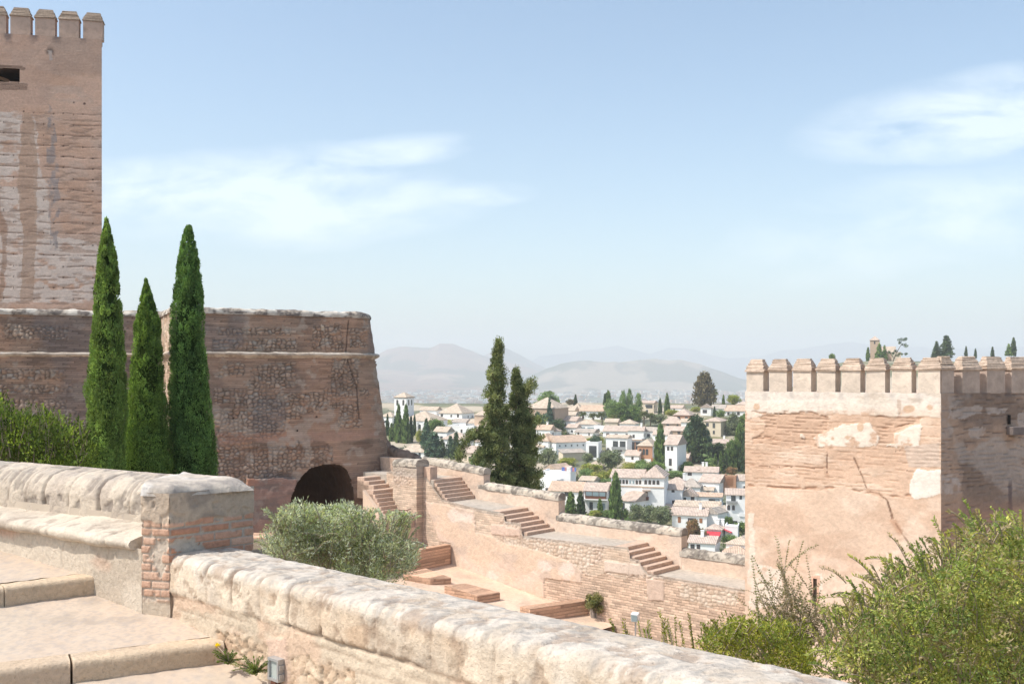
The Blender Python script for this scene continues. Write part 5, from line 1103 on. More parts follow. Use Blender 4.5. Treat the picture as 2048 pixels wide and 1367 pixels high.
bush('corner_bush', 'large green and yellow bush with arching shoots in the bottom right corner', 'bush', RP, 7.6, 10.2, 700, .13, 50, .040, .015, RC_, sh, 23, Ls=.042, up=.3, gap=.018, root=(4.6, 9.2, -6.0))
cb_ = [o for o in COL.objects if o.name.startswith('corner_bush')][0]
cc = poly_pts([(1690, 1330), (1740, 1260), (1800, 1215), (1880, 1170), (1960, 1110), (2060, 1110), (2140, 1420), (1800, 1430)], 420, 9.6, 11.2, rr); clump_leaves('inner_foliage', cc, rr.uniform(.2, .34, 420), 40, .07, .032, [(.13, .19, .06), (.19, .24, .08), (.26, .22, .13)], M_leaf, cb_)
RP2 = [(1400, 1300), (1412, 1262), (1440, 1245), (1500, 1235), (1560, 1245), (1600, 1268), (1622, 1300), (1640, 1345), (1500, 1340)]
YC = [(.36, .38, .08), (.28, .32, .08), (.44, .42, .10), (.20, .25, .07)]
sh = [(rr.uniform(1410, 1610), rr.uniform(1262, 1310)) for k in range(110)]; sh = [(x, y, x+rr.normal(0, 16), y-rr.uniform(16, 34)) for x, y in sh]
bush('yellow_bush', 'small yellow green bush showing over the parapet under the tower', 'bush', RP2, 8.6, 10, 260, .10, 36, .036, .014, YC, sh, 24, Ls=.036, gap=.017, root=(2.4, 9.3, -5.5))
# dry twiggy shrub between the two
t = thing('dry_shrub', 'half dry twiggy shrub with arching bare branches in front of the sunlit tower foot', 'shrub', tuple(U(1600, 1345, 10)))
root = U(1603, 1345, 10.2); lst = []; lv = []
for a, b in ((1522, 1143), (1562, 1130), (1500, 1215), (1545, 1190), (1580, 1165), (1600, 1180), (1622, 1195), (1530, 1225), (1640, 1215), (1560, 1215), (1510, 1195), (1590, 1205), (1612, 1240), (1645, 1255), (1575, 1240)):
    for q in range(3):
        e = U(a+rr.normal(0, 7), b+abs(rr.normal(0, 8)), rr.uniform(9.6, 10.6)); p = arc(root+rr.normal(0, .05, 3), e, .12, 12, rr.uniform(-.12, .12)); lst.append((p, np.linspace(.007, .002, 12))); lv.append(p[5:])
        for m in range(5):
            s_ = p[rr.integers(4, 11)]; e2 = s_+rr.normal(0, .16, 3)+[0, 0, .08]; pp = arc(s_, e2, .05, 5); lst.append((pp, np.linspace(.003, .0015, 5))); lv.append(pp); lv.append(pp)
tubes('branches', lst, M_twig, t); shoot_leaves(lv, .028, .010, .028, [(.30, .25, .14), (.22, .24, .10), (.34, .26, .2)], 'leaves', t, M_leafy)
# young shoots in a row behind the parapet
for k, (a, b, lab) in enumerate(((1222, 1238, 'leftmost thin yellow green shoot, leaning left over the parapet'), (1248, 1240, 'second thin shoot from the left, leaning left beside the white floodlight box'), (1278, 1244, 'short leafy shoot right under the white floodlight box'), (1297, 1242, 'slim shoot just right of the floodlight box, leaning left'), (1319, 1224, 'tallest bushy shoot of the row, right of the floodlight box'), (1334, 1238, 'thin shoot next to the tallest bushy one'),
                               (1350, 1232, 'upright sparse shoot in the middle of the row behind the parapet'), (1378, 1228, 'long bent shoot leaning left near the yellow green bush'), (1408, 1250, 'last short shoot of the row, touching the yellow green bush'))):
    d = 8.6+.25*(k % 3); yb = 1250+(a-1200)*.21+40; rt_ = U(a+18, yb+40, d); t = thing('young_shoot', lab, 'shrub', tuple(rt_), 'young shoots behind the parapet'); lst = []
    for q in range(3 if k in (4, 2) else 2): lst.append(arc(rt_, U(a+rr.normal(0, 5)*(q > 0)+q*5, b+q*14, d), .02, 12, rr.uniform(-.06, .06)))
    shoot_leaves(lst, .034, .012, .014, YC[:2]+[(.3, .3, .06)], 'leaves', t, M_leafy); tubes('stem', [(p, np.linspace(.006, .002, 12)) for p in lst], M_twig, t)
# pruned little tree in the courtyard
tb = hitz(1188, 1262, -11.7); t = thing('pruned_tree', 'small pruned olive tree with a thick pale trunk beside the dark retaining wall', 'olive tree', tuple(tb)); d = tb[1]
tubes('trunk', [(np.array([tb, U(1186, 1225, d), U(1182, 1208, d)]), [.17, .12, .07]), (np.array([tb+[.05, 0, .3], U(1194, 1222, d), U(1201, 1204, d)]), [.11, .08, .03]), (np.array([U(1187, 1224, d), U(1172, 1203, d)]), [.07, .025])], flat_mat('pale_bark', (.34, .29, .25), nscale=6, var=.35), t)
cc = poly_pts([(1174, 1212), (1172, 1198), (1180, 1190), (1195, 1190), (1203, 1200), (1206, 1220), (1198, 1226), (1190, 1212)], 60, d-.5, d+.5, rr); clump_leaves('crown', cc, rr.uniform(.12, .22, 60), 60, .13, .04, [(.22, .23, .12), (.30, .30, .16), (.15, .17, .08)], M_leafy, t, up=.6)
# weeds at the wall foot
for x, y, w, lab in ((458, 1316, 17, 'small green weed with a yellow flower above it at the end of the lower step'), (510, 1335, 20, 'round green weed next to the grey floodlight on the wall')):
    c = planep(x, y, .06); t = thing('weed', lab, 'weed', tuple(c-[0, 0, .04]), 'weeds at the foot of the wall')
    lst = [arc(c-[0, 0, .03], c+np.array([rr.normal(0, .035), rr.normal(-.02, .03), rr.uniform(-.02, .05)])*w/17, .1, 6) for k in range(44)]
    shoot_leaves(lst, .013, .008, .006, [(.16, .21, .07), (.22, .27, .10), (.12, .17, .06)], 'leaves', t, M_leafy); tubes('stems', [(p, .0012) for p in lst], M_twig, t)
    if x < 480:
        f = planep(434, 1290, .03); tubes('flower_stem', [(arc(c, f, .0, 5), .0015)], M_twig, t); clump_leaves('flower', [f], [.012], 30, .014, .009, [(.75, .6, .03)], M_leaf, t)
# ================================================================ TREES OF THE TOWN
def ubox(V0, F0, k): pass
FC = {'dark': [(0.088, 0.131, 0.061), (0.123, 0.175, 0.079), (0.061, 0.096, 0.052)], 'mid': [(0.175, 0.263, 0.088), (0.245, 0.333, 0.105), (0.123, 0.193, 0.07)], 'olive': [(0.217, 0.261, 0.16), (0.29, 0.319, 0.203), (0.16, 0.189, 0.116)], 'yellow': [(0.348, 0.377, 0.087), (0.261, 0.319, 0.072), (0.435, 0.42, 0.145)], 'pale': [(0.246, 0.348, 0.145), (0.319, 0.42, 0.189), (0.189, 0.275, 0.116)], 'brown': [(0.189, 0.16, 0.102), (0.261, 0.217, 0.131), (0.131, 0.116, 0.072)], 'rust': [(0.319, 0.203, 0.116), (0.217, 0.189, 0.087), (0.406, 0.246, 0.145)], 'blue': [(0.105, 0.175, 0.123), (0.158, 0.228, 0.158), (0.07, 0.123, 0.088)]}
def core_blob(cx, rz, zc, r, col, n=10, m=8, seed=0):
    ph = np.linspace(.05, np.pi-.05, m); an = np.linspace(0, 2*np.pi, n, endpoint=False); V = np.array([[cx+r*math.sin(p)*math.cos(a), r*math.sin(p)*math.sin(a), zc+rz*math.cos(p)] for p in ph for a in an])
    i, j = np.meshgrid(np.arange(m-1), np.arange(n), indexing='ij'); q = np.stack([i*n+j, i*n+(j+1) % n, (i+1)*n+(j+1) % n, (i+1)*n+j], -1).reshape(-1, 4)
    return V, q, np.ones((len(V), 3))*np.array(col)
PROTO = {}
def proto(kind, colr, seed):
    """unit-height tree meshes (crown, trunk), shared by the copies"""
    key = (kind, colr, seed)
    if key in PROTO: return PROTO[key]
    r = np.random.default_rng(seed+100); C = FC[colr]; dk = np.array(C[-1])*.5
    if kind == 'cyp':
        K = 150; h = r.random(K)**.8; R = .5*np.interp(h, [0, .1, .3, .6, .85, 1], [.06, .3, .62, .95, 1, .8]); a = r.uniform(0, 6.28, K); w = R*r.uniform(.55, .92, K); cc = np.stack([np.cos(a)*w, np.sin(a)*w, 1-h*.97], -1); cr = .13; sq = .35; per = 16; L, W = .10, .07; up = 1.2; core = core_blob(0, .47, .48, .28, dk)
        dirs = 1
    elif kind == 'con':
        K = 170; h = r.random(K)**.7; lay = np.round(h*9)/9+r.normal(0, .012, K); R = .5*np.interp(h, [0, .3, .7, 1], [.05, .4, .85, 1])*r.uniform(.4, 1.08, K); a = r.uniform(0, 6.28, K); cc = np.stack([np.cos(a)*R, np.sin(a)*R, 1-lay*.9-.02], -1); cr = .14; sq = .35; per = 15; L, W = .11, .06; up = .1; core = core_blob(0, .4, .42, .20, dk)
    elif kind == 'round':
        K = 120; u = unit(r.normal(size=(K, 3))); rad = r.uniform(.55, 1, K)*(.78+.35*fbm(u[:, 0]*2+5, u[:, 2]*2+u[:, 1]*2+seed, 3, seed % 9)); cc = u*rad[:, None]*[.5, .5, .40]+[0, 0, .55]; cr = .13; sq = .9; per = 22; L, W = .075, .05; up = .4; core = core_blob(0, .26, .52, .30, dk)
    elif kind == 'poplar':
        K = 150; h = r.random(K); R = .5*np.interp(h, [0, .2, .6, 1], [.15, .7, 1, .6])*r.uniform(.2, .95, K); a = r.uniform(0, 6.28, K); cc = np.stack([np.cos(a)*R, np.sin(a)*R, 1-h*.9], -1); cr = .12; sq = .8; per = 18; L, W = .07, .04; up = 1.4; core = core_blob(0, .4, .45, .2, dk)
    elif kind == 'rag':
        K = 200; h = r.random(K)**.8; a = r.uniform(0, 6.28, K); R = .5*np.interp(h, [0, .15, .5, .85, 1], [.15, .55, .85, 1, .6])*(.6+.55*fbm(a*1.2, h*6, 3, seed % 9))*r.uniform(.6, 1, K); cc = np.stack([np.cos(a)*R, np.sin(a)*R, 1-h*.92], -1); cr = .12; sq = .6; per = 20; L, W = .08, .045; up = .7; core = core_blob(0, .40, .48, .22, dk)
    me = clump_leaves('crown', cc, cr, per, L, W, C, M_leaf, None, up=up, squash=sq, var=.22, extra=core); m1 = me.data; bpy.data.objects.remove(me)
    o = tubes('trunk', [([(0, 0, -.1), (0.01, 0, .2), (0, .01, .55)], [.035 if kind != 'round' else .03, .025, .012])], M_bark); m2 = o.data; bpy.data.objects.remove(o)
    PROTO[key] = (m1, m2); return PROTO[key]
def palm_proto(seed):
    key = ('palm', seed)
    if key in PROTO: return PROTO[key]
    r = np.random.default_rng(seed); lst = []
    for k in range(34):
        a = r.uniform(0, 6.28); e = r.uniform(-.35, 1.1); L = .42; b = np.array([math.cos(a)*math.cos(e)*L*.9, math.sin(a)*math.cos(e)*L*.9, .66+math.sin(e)*L*.75]); lst.append(arc((0, 0, .66), b, .22, 8))
    o = shoot_leaves(lst, .13, .022, .022, [(.14, .17, .07), (.19, .21, .09), (.11, .14, .06)], 'fronds', None, M_leafy); m1 = o.data; bpy.data.objects.remove(o)
    sk = [arc((0, 0, .64), (math.cos(a)*.12, math.sin(a)*.12, .45), .1, 5) for a in r.uniform(0, 6.28, 16)]; 
    o = tubes('trunk', [([(0, 0, -.1), (.01, 0, .3), (0, 0, .66)], [.05, .045, .06])]+[(s_, .02) for s_ in sk], M_bark); m2 = o.data; bpy.data.objects.remove(o)
    PROTO[key] = (m1, m2); return PROTO[key]
def tree(kind, x, yt, yb, w, colr, label, seed=0, d=None, grp=None):
    d = d or Dy(yb); H = (yb-yt)/F*d; Wd = w/F*d; X = (x-CX)/F*d; z = (HY-yb)/F*d
    nm = {'cyp': 'cypress', 'con': 'conifer', 'round': 'leafy_tree', 'poplar': 'poplar', 'rag': 'ragged_tree', 'palm': 'palm_tree'}[kind]
    m1, m2 = palm_proto(seed) if kind == 'palm' else proto(kind, colr, seed)
    t = thing(nm, label, nm.replace('_', ' '), (X, d, z), grp)
    for n_, m_ in (('fronds' if kind == 'palm' else 'crown', m1), ('trunk', m2)):
        o = bpy.data.objects.new(n_, m_); COL.objects.link(o); o.parent = t; o.scale = (Wd if n_ != 'trunk' else min(Wd, H)*.9, Wd if n_ != 'trunk' else min(Wd, H)*.9, H); o.rotation_euler.z = (x*.37+seed) % 6.28
    return t
GT = 'trees among the houses'
TR = [
 # left of the pair of tall conifers
 ('cyp', 775, 828, 872, 9, 'dark', 'short cypress nearest the bastion, below the white bell tower'), ('cyp', 783, 845, 884, 12, 'mid', 'squat cypress beside the bastion edge'), ('cyp', 797, 808, 888, 16, 'mid', 'slender cypress directly in front of the white bell tower'),
 ('cyp', 812, 810, 889, 19, 'mid', 'tallest cypress of the row right of the white bell tower'), ('cyp', 822, 832, 888, 11, 'dark', 'thin cypress just right of the tallest one by the church'), ('cyp', 829, 829, 872, 8, 'dark', 'thin cypress standing before the pale church wall'), ('cyp', 790, 832, 880, 9, 'dark', 'narrow dark cypress left of the slender one by the bell tower'), ('cyp', 803, 838, 884, 12, 'mid', 'low cypress between two tall ones under the bell tower'),
 ('round', 840, 857, 890, 18, 'yellow', 'bright yellow green tree between the church cypresses'), ('cyp', 853, 838, 890, 19, 'dark', 'broad dark cypress right of the yellow green tree'), ('round', 871, 836, 872, 36, 'mid', 'dark rounded tree below the long church roof'),
 ('con', 866, 862, 915, 46, 'blue', 'wide bluish conifer above the end of the rampart'), ('con', 884, 878, 916, 24, 'dark', 'small dark conifer right of the wide bluish one'), ('con', 901, 868, 918, 18, 'blue', 'pointed young conifer, left one of two before the pink roof'), ('con', 912, 862, 920, 22, 'dark', 'pointed young conifer, right one of two before the pink roof'), ('con', 852, 848, 905, 26, 'blue', 'dark conifer left of the wide bluish one'),
 ('round', 955, 905, 945, 34, 'mid', 'dull green tree under the drooping conifer branch'), ('round', 1003, 868, 890, 40, 'mid', 'tree hidden behind the tall conifer pair'),
 # behind and right of the pair
 ('rag', 1096, 783, 822, 56, 'pale', 'brownish green tree behind the large beige monastery roof'), ('con', 1062, 832, 868, 22, 'blue', 'dark conifer before the left wall of the beige monastery'), ('con', 1076, 822, 868, 24, 'blue', 'middle conifer before the beige monastery'), ('con', 1099, 798, 864, 18, 'blue', 'spire shaped conifer reaching the monastery roof'), ('rag', 1091, 828, 870, 44, 'blue', 'dense dark conifer at the foot of the monastery'), ('round', 1116, 836, 870, 34, 'dark', 'dark rounded tree at the right corner of the monastery'),
 ('cyp', 1151, 789, 812, 9, 'dark', 'lone small cypress behind the long roofs against the plain'), ('round', 1140, 797, 812, 18, 'brown', 'brownish bush behind the roofs beside a lone cypress'),
 ('cyp', 1216, 781, 832, 18, 'mid', 'tall cypress at the left of the pale poplar grove'), ('cyp', 1210, 788, 832, 12, 'dark', 'darker cypress close beside the tall one of the poplar grove'),
 ('round', 1224, 797, 842, 36, 'pale', 'round pale green tree in the grove behind the palms'), ('poplar', 1247, 783, 842, 22, 'pale', 'feathery poplar in the middle of the grove'), ('poplar', 1259, 780, 842, 20, 'pale', 'tallest feathery poplar of the grove'), ('poplar', 1277, 788, 842, 20, 'pale', 'rightmost feathery poplar of the grove'), ('rag', 1240, 805, 845, 46, 'mid', 'mid green bushy tree low in the poplar grove'), ('rag', 1268, 812, 845, 34, 'mid', 'green bushy tree at the right foot of the poplar grove'),
 ('palm', 1166, 822, 848, 24, '', 'leftmost palm tree before the low white houses'), ('palm', 1186, 824, 849, 26, '', 'palm tree second from the left in the palm row'), ('palm', 1204, 822, 852, 28, '', 'tall palm with a brown skirt of dead fronds'), ('palm', 1228, 827, 852, 30, '', 'low bright palm in front of the poplar grove'), ('palm', 1288, 820, 852, 26, '', 'palm tree right of the poplar grove'), ('palm', 1301, 824, 852, 24, '', 'palm tree beside the gray green trees right of the grove'),
 ('round', 1318, 826, 852, 36, 'olive', 'gray green tree right of the palms'), ('cyp', 1320, 796, 832, 9, 'dark', 'small cypress left of the taller one behind the brick tower house'), ('cyp', 1334, 787, 832, 13, 'mid', 'dark cypress on the skyline right of the brick tower house'), ('round', 1345, 818, 834, 30, 'yellow', 'light green bush above the villa roof'),
 ('rag', 1408, 744, 818, 50, 'brown', 'big brown green tree towering above the houses'), ('round', 1392, 812, 826, 22, 'yellow', 'yellow green bush at the foot of the big brown tree'), ('palm', 1427, 776, 812, 26, '', 'dark palm tree leaning beside the big brown tree'),
 ('cyp', 1447, 789, 812, 7, 'mid', 'small bright cypress above the white gabled house'), ('round', 1467, 787, 812, 28, 'yellow', 'yellow green round tree on the skyline by the crenellated tower'), ('cyp', 1429, 812, 836, 7, 'dark', 'little cypress in front of the white gabled house'), ('round', 1441, 818, 838, 20, 'mid', 'green tree right of the little cypress by the white gabled house'),
 ('rag', 1466, 826, 872, 34, 'olive', 'gray green bushy tree beside the cream two storey house'), ('rag', 1488, 828, 880, 30, 'mid', 'green tree between the cream house and the tower'),
 ('con', 1392, 828, 925, 66, 'dark', 'huge spreading dark cedar in the middle of the hillside'), ('rag', 1380, 850, 925, 44, 'blue', 'dense dark tree on the left side of the huge cedar'), ('rag', 1408, 856, 925, 40, 'blue', 'dense dark tree on the right side of the huge cedar'), ('cyp', 1398, 856, 926, 22, 'mid', 'light green cypress standing in front of the huge cedar'),
 ('cyp', 1321, 849, 940, 28, 'mid', 'tall broad cypress in front of the brick arched house'), ('round', 1310, 922, 950, 42, 'mid', 'round bushy tree at the foot of the broad cypress'), ('round', 1284, 924, 950, 34, 'pale', 'green tree left of the broad cypress foot'),
 ('cyp', 1478, 852, 940, 26, 'mid', 'tall dark cypress close to the crenellated tower'), ('cyp', 1490, 862, 945, 24, 'dark', 'dark cypress partly hidden by the crenellated tower'), ('rag', 1462, 880, 942, 30, 'mid', 'dense green tree left of the cypresses by the tower'), ('rag', 1438, 886, 920, 44, 'dark', 'dark leafy tree mass right of the cedar'), ('cyp', 1431, 906, 946, 10, 'mid', 'first thin cypress of the short row under the cedar'), ('cyp', 1442, 902, 946, 11, 'mid', 'second thin cypress of the short row under the cedar'), ('cyp', 1452, 905, 946, 11, 'dark', 'third thin cypress of the short row under the cedar'), ('rag', 1420, 915, 946, 30, 'pale', 'pale bushy tree left of the short cypress row'), ('rag', 1375, 922, 948, 34, 'mid', 'green shrubs below the cedar beside the tall narrow house'), ('round', 1352, 926, 948, 14, 'rust', 'small orange brown tree right of the tall narrow house'),
 ('round', 1463, 932, 952, 24, 'rust', 'dull purple red tree above the orange brick house'), ('round', 1424, 930, 950, 30, 'yellow', 'yellow green bush behind the long low white house'), 
 ('round', 1222, 896, 942, 50, 'olive', 'large gray olive tree standing alone in the garden slope'), ('round', 1097, 894, 938, 38, 'olive', 'rounded gray green tree at the corner of the long white building'), ('round', 1190, 868, 902, 24, 'blue', 'dark green tree at the end of the long orange roof'), ('round', 1181, 874, 892, 20, 'yellow', 'bright green tree left of the dark one at the end of the long roof'), ('round', 1200, 872, 892, 16, 'yellow', 'bright green tree right of the dark one at the end of the long roof'), ('round', 1124, 904, 920, 12, 'dark', 'square clipped dark bush at the long building wall'), ('round', 1165, 884, 904, 18, 'yellow', 'bright green shrub against the wall of the long building'),
 ('round', 1135, 914, 932, 40, 'yellow', 'yellow green thicket under the long white building'), ('round', 1175, 904, 928, 24, 'olive', 'dull brown green bush beside the balcony house'), ('round', 1183, 925, 948, 44, 'yellow', 'yellow green thicket left of the garden pavilion'), ('round', 1172, 935, 962, 34, 'pale', 'light green thicket above the low roofs'), ('round', 1205, 940, 968, 44, 'yellow', 'yellow bamboo like thicket, nearest to the arcaded mansion'), ('round', 1235, 935, 958, 40, 'yellow', 'yellow bamboo like thicket under the gray olive tree'), ('round', 1262, 924, 948, 44, 'yellow', 'golden green thicket above the arcaded mansion roof'), ('round', 1284, 918, 940, 30, 'mid', 'green shrubs under the brick arched house'), ('round', 1212, 955, 974, 30, 'pale', 'light green bush at the left corner of the arcaded mansion'), ('round', 1350, 940, 956, 44, 'pale', 'fresh green shrubs right of the arcaded mansion'),
 # lower houses
 ('cyp', 1142, 983, 1030, 22, 'mid', 'ragged cypress, left one of a touching pair above the rampart'), ('cyp', 1161, 982, 1032, 20, 'dark', 'ragged dark cypress, right one of a touching pair above the rampart'), ('cyp', 1200, 996, 1034, 14, 'mid', 'small pointed cypress in front of the veranda house'), ('cyp', 1231, 944, 1040, 28, 'mid', 'tall cypress before the left end of the arcaded mansion'),
 ('round', 1190, 1018, 1036, 26, 'yellow', 'low green bush left of the small pointed cypress'), ('round', 1214, 1018, 1036, 24, 'pale', 'low green bush left of the tall cypress before the mansion'), ('round', 1250, 1016, 1040, 22, 'mid', 'green bush right of the tall cypress before the mansion'), ('round', 1126, 1008, 1032, 20, 'pale', 'green bush left of the touching cypress pair'),
 ('round', 1272, 1006, 1046, 30, 'olive', 'gray olive tree with dark side, left of three above the parapet'), ('round', 1296, 1008, 1050, 36, 'olive', 'gray olive tree in the middle of three above the parapet'), ('round', 1324, 1008, 1056, 44, 'olive', 'widest gray olive tree, right of three above the parapet'),
 ('rag', 1386, 1038, 1092, 42, 'rust', 'brown leaved tree beside the end of the rampart parapet'), ('round', 1402, 1056, 1084, 30, 'rust', 'reddish brown bush right of the brown leaved tree'), ('round', 1457, 1030, 1058, 20, 'mid', 'green tree in front of the balcony house'), ('round', 1484, 1042, 1070, 34, 'mid', 'bright green tree near the foot of the crenellated tower'), ('round', 1460, 1068, 1090, 34, 'mid', 'green bush below the red awnings'), ('round', 1440, 1036, 1050, 18, 'dark', 'dark bush on the roof terrace of the awning house'),
]
for k, r_ in enumerate(TR): tree(*r_, seed=k % 3, grp=GT)
# skyline above the crenellated tower
SKT = [('con', 1873, 683, 716, 18, 'dark', 'small conifer left of the larger one above the tower merlons'), ('con', 1893, 668, 716, 26, 'dark', 'largest conifer on the skyline above the tower'), ('cyp', 1932, 692, 716, 7, 'dark', 'small cypress on the skyline right of the large conifer'), ('cyp', 1951, 697, 716, 6, 'dark', 'tiny cypress second right of the large skyline conifer'), ('cyp', 1985, 693, 716, 8, 'dark', 'tiny dark tree on the skyline near the right edge'), ('cyp', 2027, 675, 712, 12, 'dark', 'slim cypress on the skyline at the right edge of the picture'), ('con', 2018, 688, 712, 14, 'mid', 'bushy tree beside the slim skyline cypress at the right edge'),
       ('cyp', 1736, 694, 722, 9, 'mid', 'small cypress left of the brick chapel tower'), ('con', 1758, 686, 722, 16, 'mid', 'conifer in front of the brick chapel tower'), ('con', 1769, 691, 722, 12, 'mid', 'smaller conifer right of the chapel tower'), ('round', 1664, 706, 724, 14, 'mid', 'round bush tip showing above the sunlit merlons')]
for k, r_ in enumerate(SKT): tree(*r_, seed=k % 3, d=560, grp='trees on the skyline behind the tower')
# umbrella pine
t = thing('umbrella_pine', 'open crowned umbrella pine leaning beside the brick chapel tower', 'pine', tuple(U(1786, 722, 555))); lst = [(np.array([U(1786, 722, 555), U(1793, 705, 555), U(1803, 688, 555)]), [.35, .25, .12]), (np.array([U(1788, 716, 555), U(1780, 706, 555), U(1772, 702, 555)]), [.2, .14, .08]), (np.array([U(1790, 712, 555), U(1802, 706, 555), U(1812, 708, 555)]), [.2, .14, .08])]
tubes('trunk', lst, M_bark, t); cc = np.array([U(a+rr.normal(0, 1.6), b+rr.normal(0, .9), 555+rr.normal(0, 1.2)) for a, b in ((1800, 684), (1806, 679), (1812, 677), (1798, 678), (1808, 688), (1812, 692), (1770, 703), (1778, 704), (1786, 706), (1796, 710), (1804, 708), (1812, 708), (1790, 702)) for q in range(4)])
clump_leaves('crown', cc, .75, 26, .6, .3, FC['dark'], M_leaf, t, up=.6)
def bigcon(name, label, spine, seed, K, d, extra=()):
    """tall ragged conifer round a spine given as (x, y, half width px)"""
    r = np.random.default_rng(seed); sp = np.array(spine, float); L = np.concatenate([[0], np.cumsum(np.abs(np.diff(sp[:, 1])))]); t = thing(name, label, 'conifer', tuple(U(sp[-1, 0], sp[-1, 1], d)), 'pair of tall conifers behind the rampart')
    q = r.random(K)**.8*L[-1]; x = np.interp(q, L, sp[:, 0]); y = np.interp(q, L, sp[:, 1]); w = np.interp(q, L, sp[:, 2]); a = r.uniform(0, 6.28, K)
    lum = .30+1.05*fbm(a*1.5+seed, y*.06, 4, seed % 9); rad = w*lum*r.uniform(.25, 1.0, K); c = np.stack([(x-CX+np.cos(a)*rad)/F*d, d+np.sin(a)*rad/F*d, (HY-y-r.uniform(-3, 3, K))/F*d], -1)
    for (x0, y0, x1, y1, sag, n_) in extra:
        p = arc(U(x0, y0, d), U(x1, y1, d-1), sag, 40); c = np.concatenate([c, p[r.integers(4, 40, n_)]+r.normal(0, .13, (n_, 3))-[0, 0, .12]])
    hh = np.linspace(0, L[-1], 26); cx_ = (np.interp(hh, L, sp[:, 0])-CX)/F*d; cz_ = (HY-np.interp(hh, L, sp[:, 1]))/F*d; cw = np.interp(hh, L, sp[:, 2])/F*d*.16; an = np.linspace(0, 6.283, 10, endpoint=False)
    V = np.stack([np.stack([x_+np.cos(an)*w_, d+np.sin(an)*w_, np.full(10, z_)], -1) for x_, z_, w_ in zip(cx_, cz_, cw)]).reshape(-1, 3); i, j = np.meshgrid(np.arange(25), np.arange(10), indexing='ij'); qd = np.stack([i*10+j, i*10+(j+1) % 10, (i+1)*10+(j+1) % 10, (i+1)*10+j], -1).reshape(-1, 4)
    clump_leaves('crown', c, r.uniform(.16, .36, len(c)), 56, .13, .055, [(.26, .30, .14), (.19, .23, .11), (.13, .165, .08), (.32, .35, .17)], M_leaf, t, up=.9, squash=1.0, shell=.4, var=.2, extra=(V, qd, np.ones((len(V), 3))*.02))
    tubes('trunk', [([U(sp[-1, 0], sp[-1, 1], d)-[0, 0, 2], U(sp[0, 0], sp[0, 1]+8, d)], [.3, .05])]+[(arc(U(a_, b_, d), U(c_, e_, d-1), sg, 12), np.linspace(.12, .03, 12)) for a_, b_, c_, e_, sg, _ in extra], M_bark, t)
bigcon('tall_conifer', 'taller ragged dark conifer behind the rampart with a long drooping side branch', [(998, 682, 2), (997, 700, 9), (995, 715, 10), (994, 740, 17), (996, 760, 15), (990, 785, 23), (994, 810, 22), (990, 840, 30), (990, 870, 34), (993, 900, 36), (1000, 940, 40), (1005, 1000, 44)], 5, 760, 60, [(990, 905, 915, 918, .62, 110), (985, 915, 952, 925, .5, 60), (992, 765, 978, 742, .1, 14), (992, 830, 972, 812, .1, 16)])
bigcon('tall_conifer', 'shorter of two ragged dark conifers behind the rampart, with a forked leaning top', [(1033, 737, 3), (1032, 755, 8), (1034, 780, 13), (1036, 800, 22), (1040, 830, 32), (1042, 860, 38), (1046, 890, 40), (1044, 930, 44), (1042, 1010, 48)], 8, 760, 61, [(1042, 800, 1067, 758, .05, 46), (1050, 845, 1078, 838, .1, 24), (1055, 880, 1082, 872, .1, 20), (1055, 960, 1082, 945, .1, 20)])
# undergrowth between the houses
pts = []
for k in range(900):
    x = rr.uniform(770, 1500); y = rr.choice([rr.uniform(868, 960), rr.uniform(1000, 1110), rr.uniform(820, 870)]); d = Dy(y); 
    if fbm(np.array([x*.03]), np.array([y*.06]), 3, 6)[0] < .5: continue
    pts.append(((x-CX)/F*d, d, (HY-y)/F*d+rr.uniform(0, .8)))
clumpstuff('undergrowth', 'low green scrub filling the gaps between the houses', pts, .8, 1.9, FC['mid']+FC['olive']+FC['yellow'][:1], M_leaf, per=40, L=.55)

# ================================================================ HOUSES
def roofmesh(kind, w, dp, h, rise, ov):
    x0, x1, y0, y1 = -ov, w+ov, -ov, dp+ov; th_ = .16; zt = h+rise; ze = h-.02
    if kind == 'g': V = [(x0, y0, ze), (x1, y0, ze), (x1, y1, ze), (x0, y1, ze), (x0, dp/2, zt), (x1, dp/2, zt)]; Fc = [(0, 1, 5, 4), (2, 3, 4, 5), (3, 0, 4), (1, 2, 5), (3, 2, 1, 0)]
    elif kind == 'f': V = [(x0, y0, ze), (x1, y0, ze), (x1, y1, ze), (x0, y1, ze), (w/2, y0, zt), (w/2, y1, zt)]; Fc = [(0, 1, 4), (1, 2, 5, 4), (2, 3, 5), (3, 0, 4, 5), (3, 2, 1, 0)]
    elif kind == 'h':
        r_ = min(w, dp)/2
        if w >= dp: a, b = (r_, dp/2, zt), (w-r_, dp/2, zt)
        else: a, b = (w/2, r_, zt), (w/2, dp-r_, zt)
        V = [(x0, y0, ze), (x1, y0, ze), (x1, y1, ze), (x0, y1, ze), a, b]
        Fc = [(0, 1, 5, 4), (1, 2, 5), (2, 3, 4, 5), (3, 0, 4), (3, 2, 1, 0)] if w >= dp else [(0, 1, 4), (1, 2, 5, 4), (2, 3, 5), (3, 0, 4, 5), (3, 2, 1, 0)]
    elif kind == 'p': V = [(x0, y0, ze), (x1, y0, ze), (x1, y1, ze), (x0, y1, ze), (w/2, dp/2, zt)]; Fc = [(0, 1, 4), (1, 2, 4), (2, 3, 4), (3, 0, 4), (3, 2, 1, 0)]
    elif kind == 's': V = [(x0, y0, ze), (x1, y0, ze), (x1, y1, zt), (x0, y1, zt)]; Fc = [(0, 1, 2, 3)]
    # thickness under the eaves
    n = len(V); V2 = V+[(a, b, c-th_) for a, b, c in V[:4]]; m = n
    Fc = [f for f in Fc if f != (3, 2, 1, 0)]+[(m+3, m+2, m+1, m)]+[(i, m+i, m+(i+1) % 4, (i+1) % 4) for i in range(4)]
    return V2, Fc
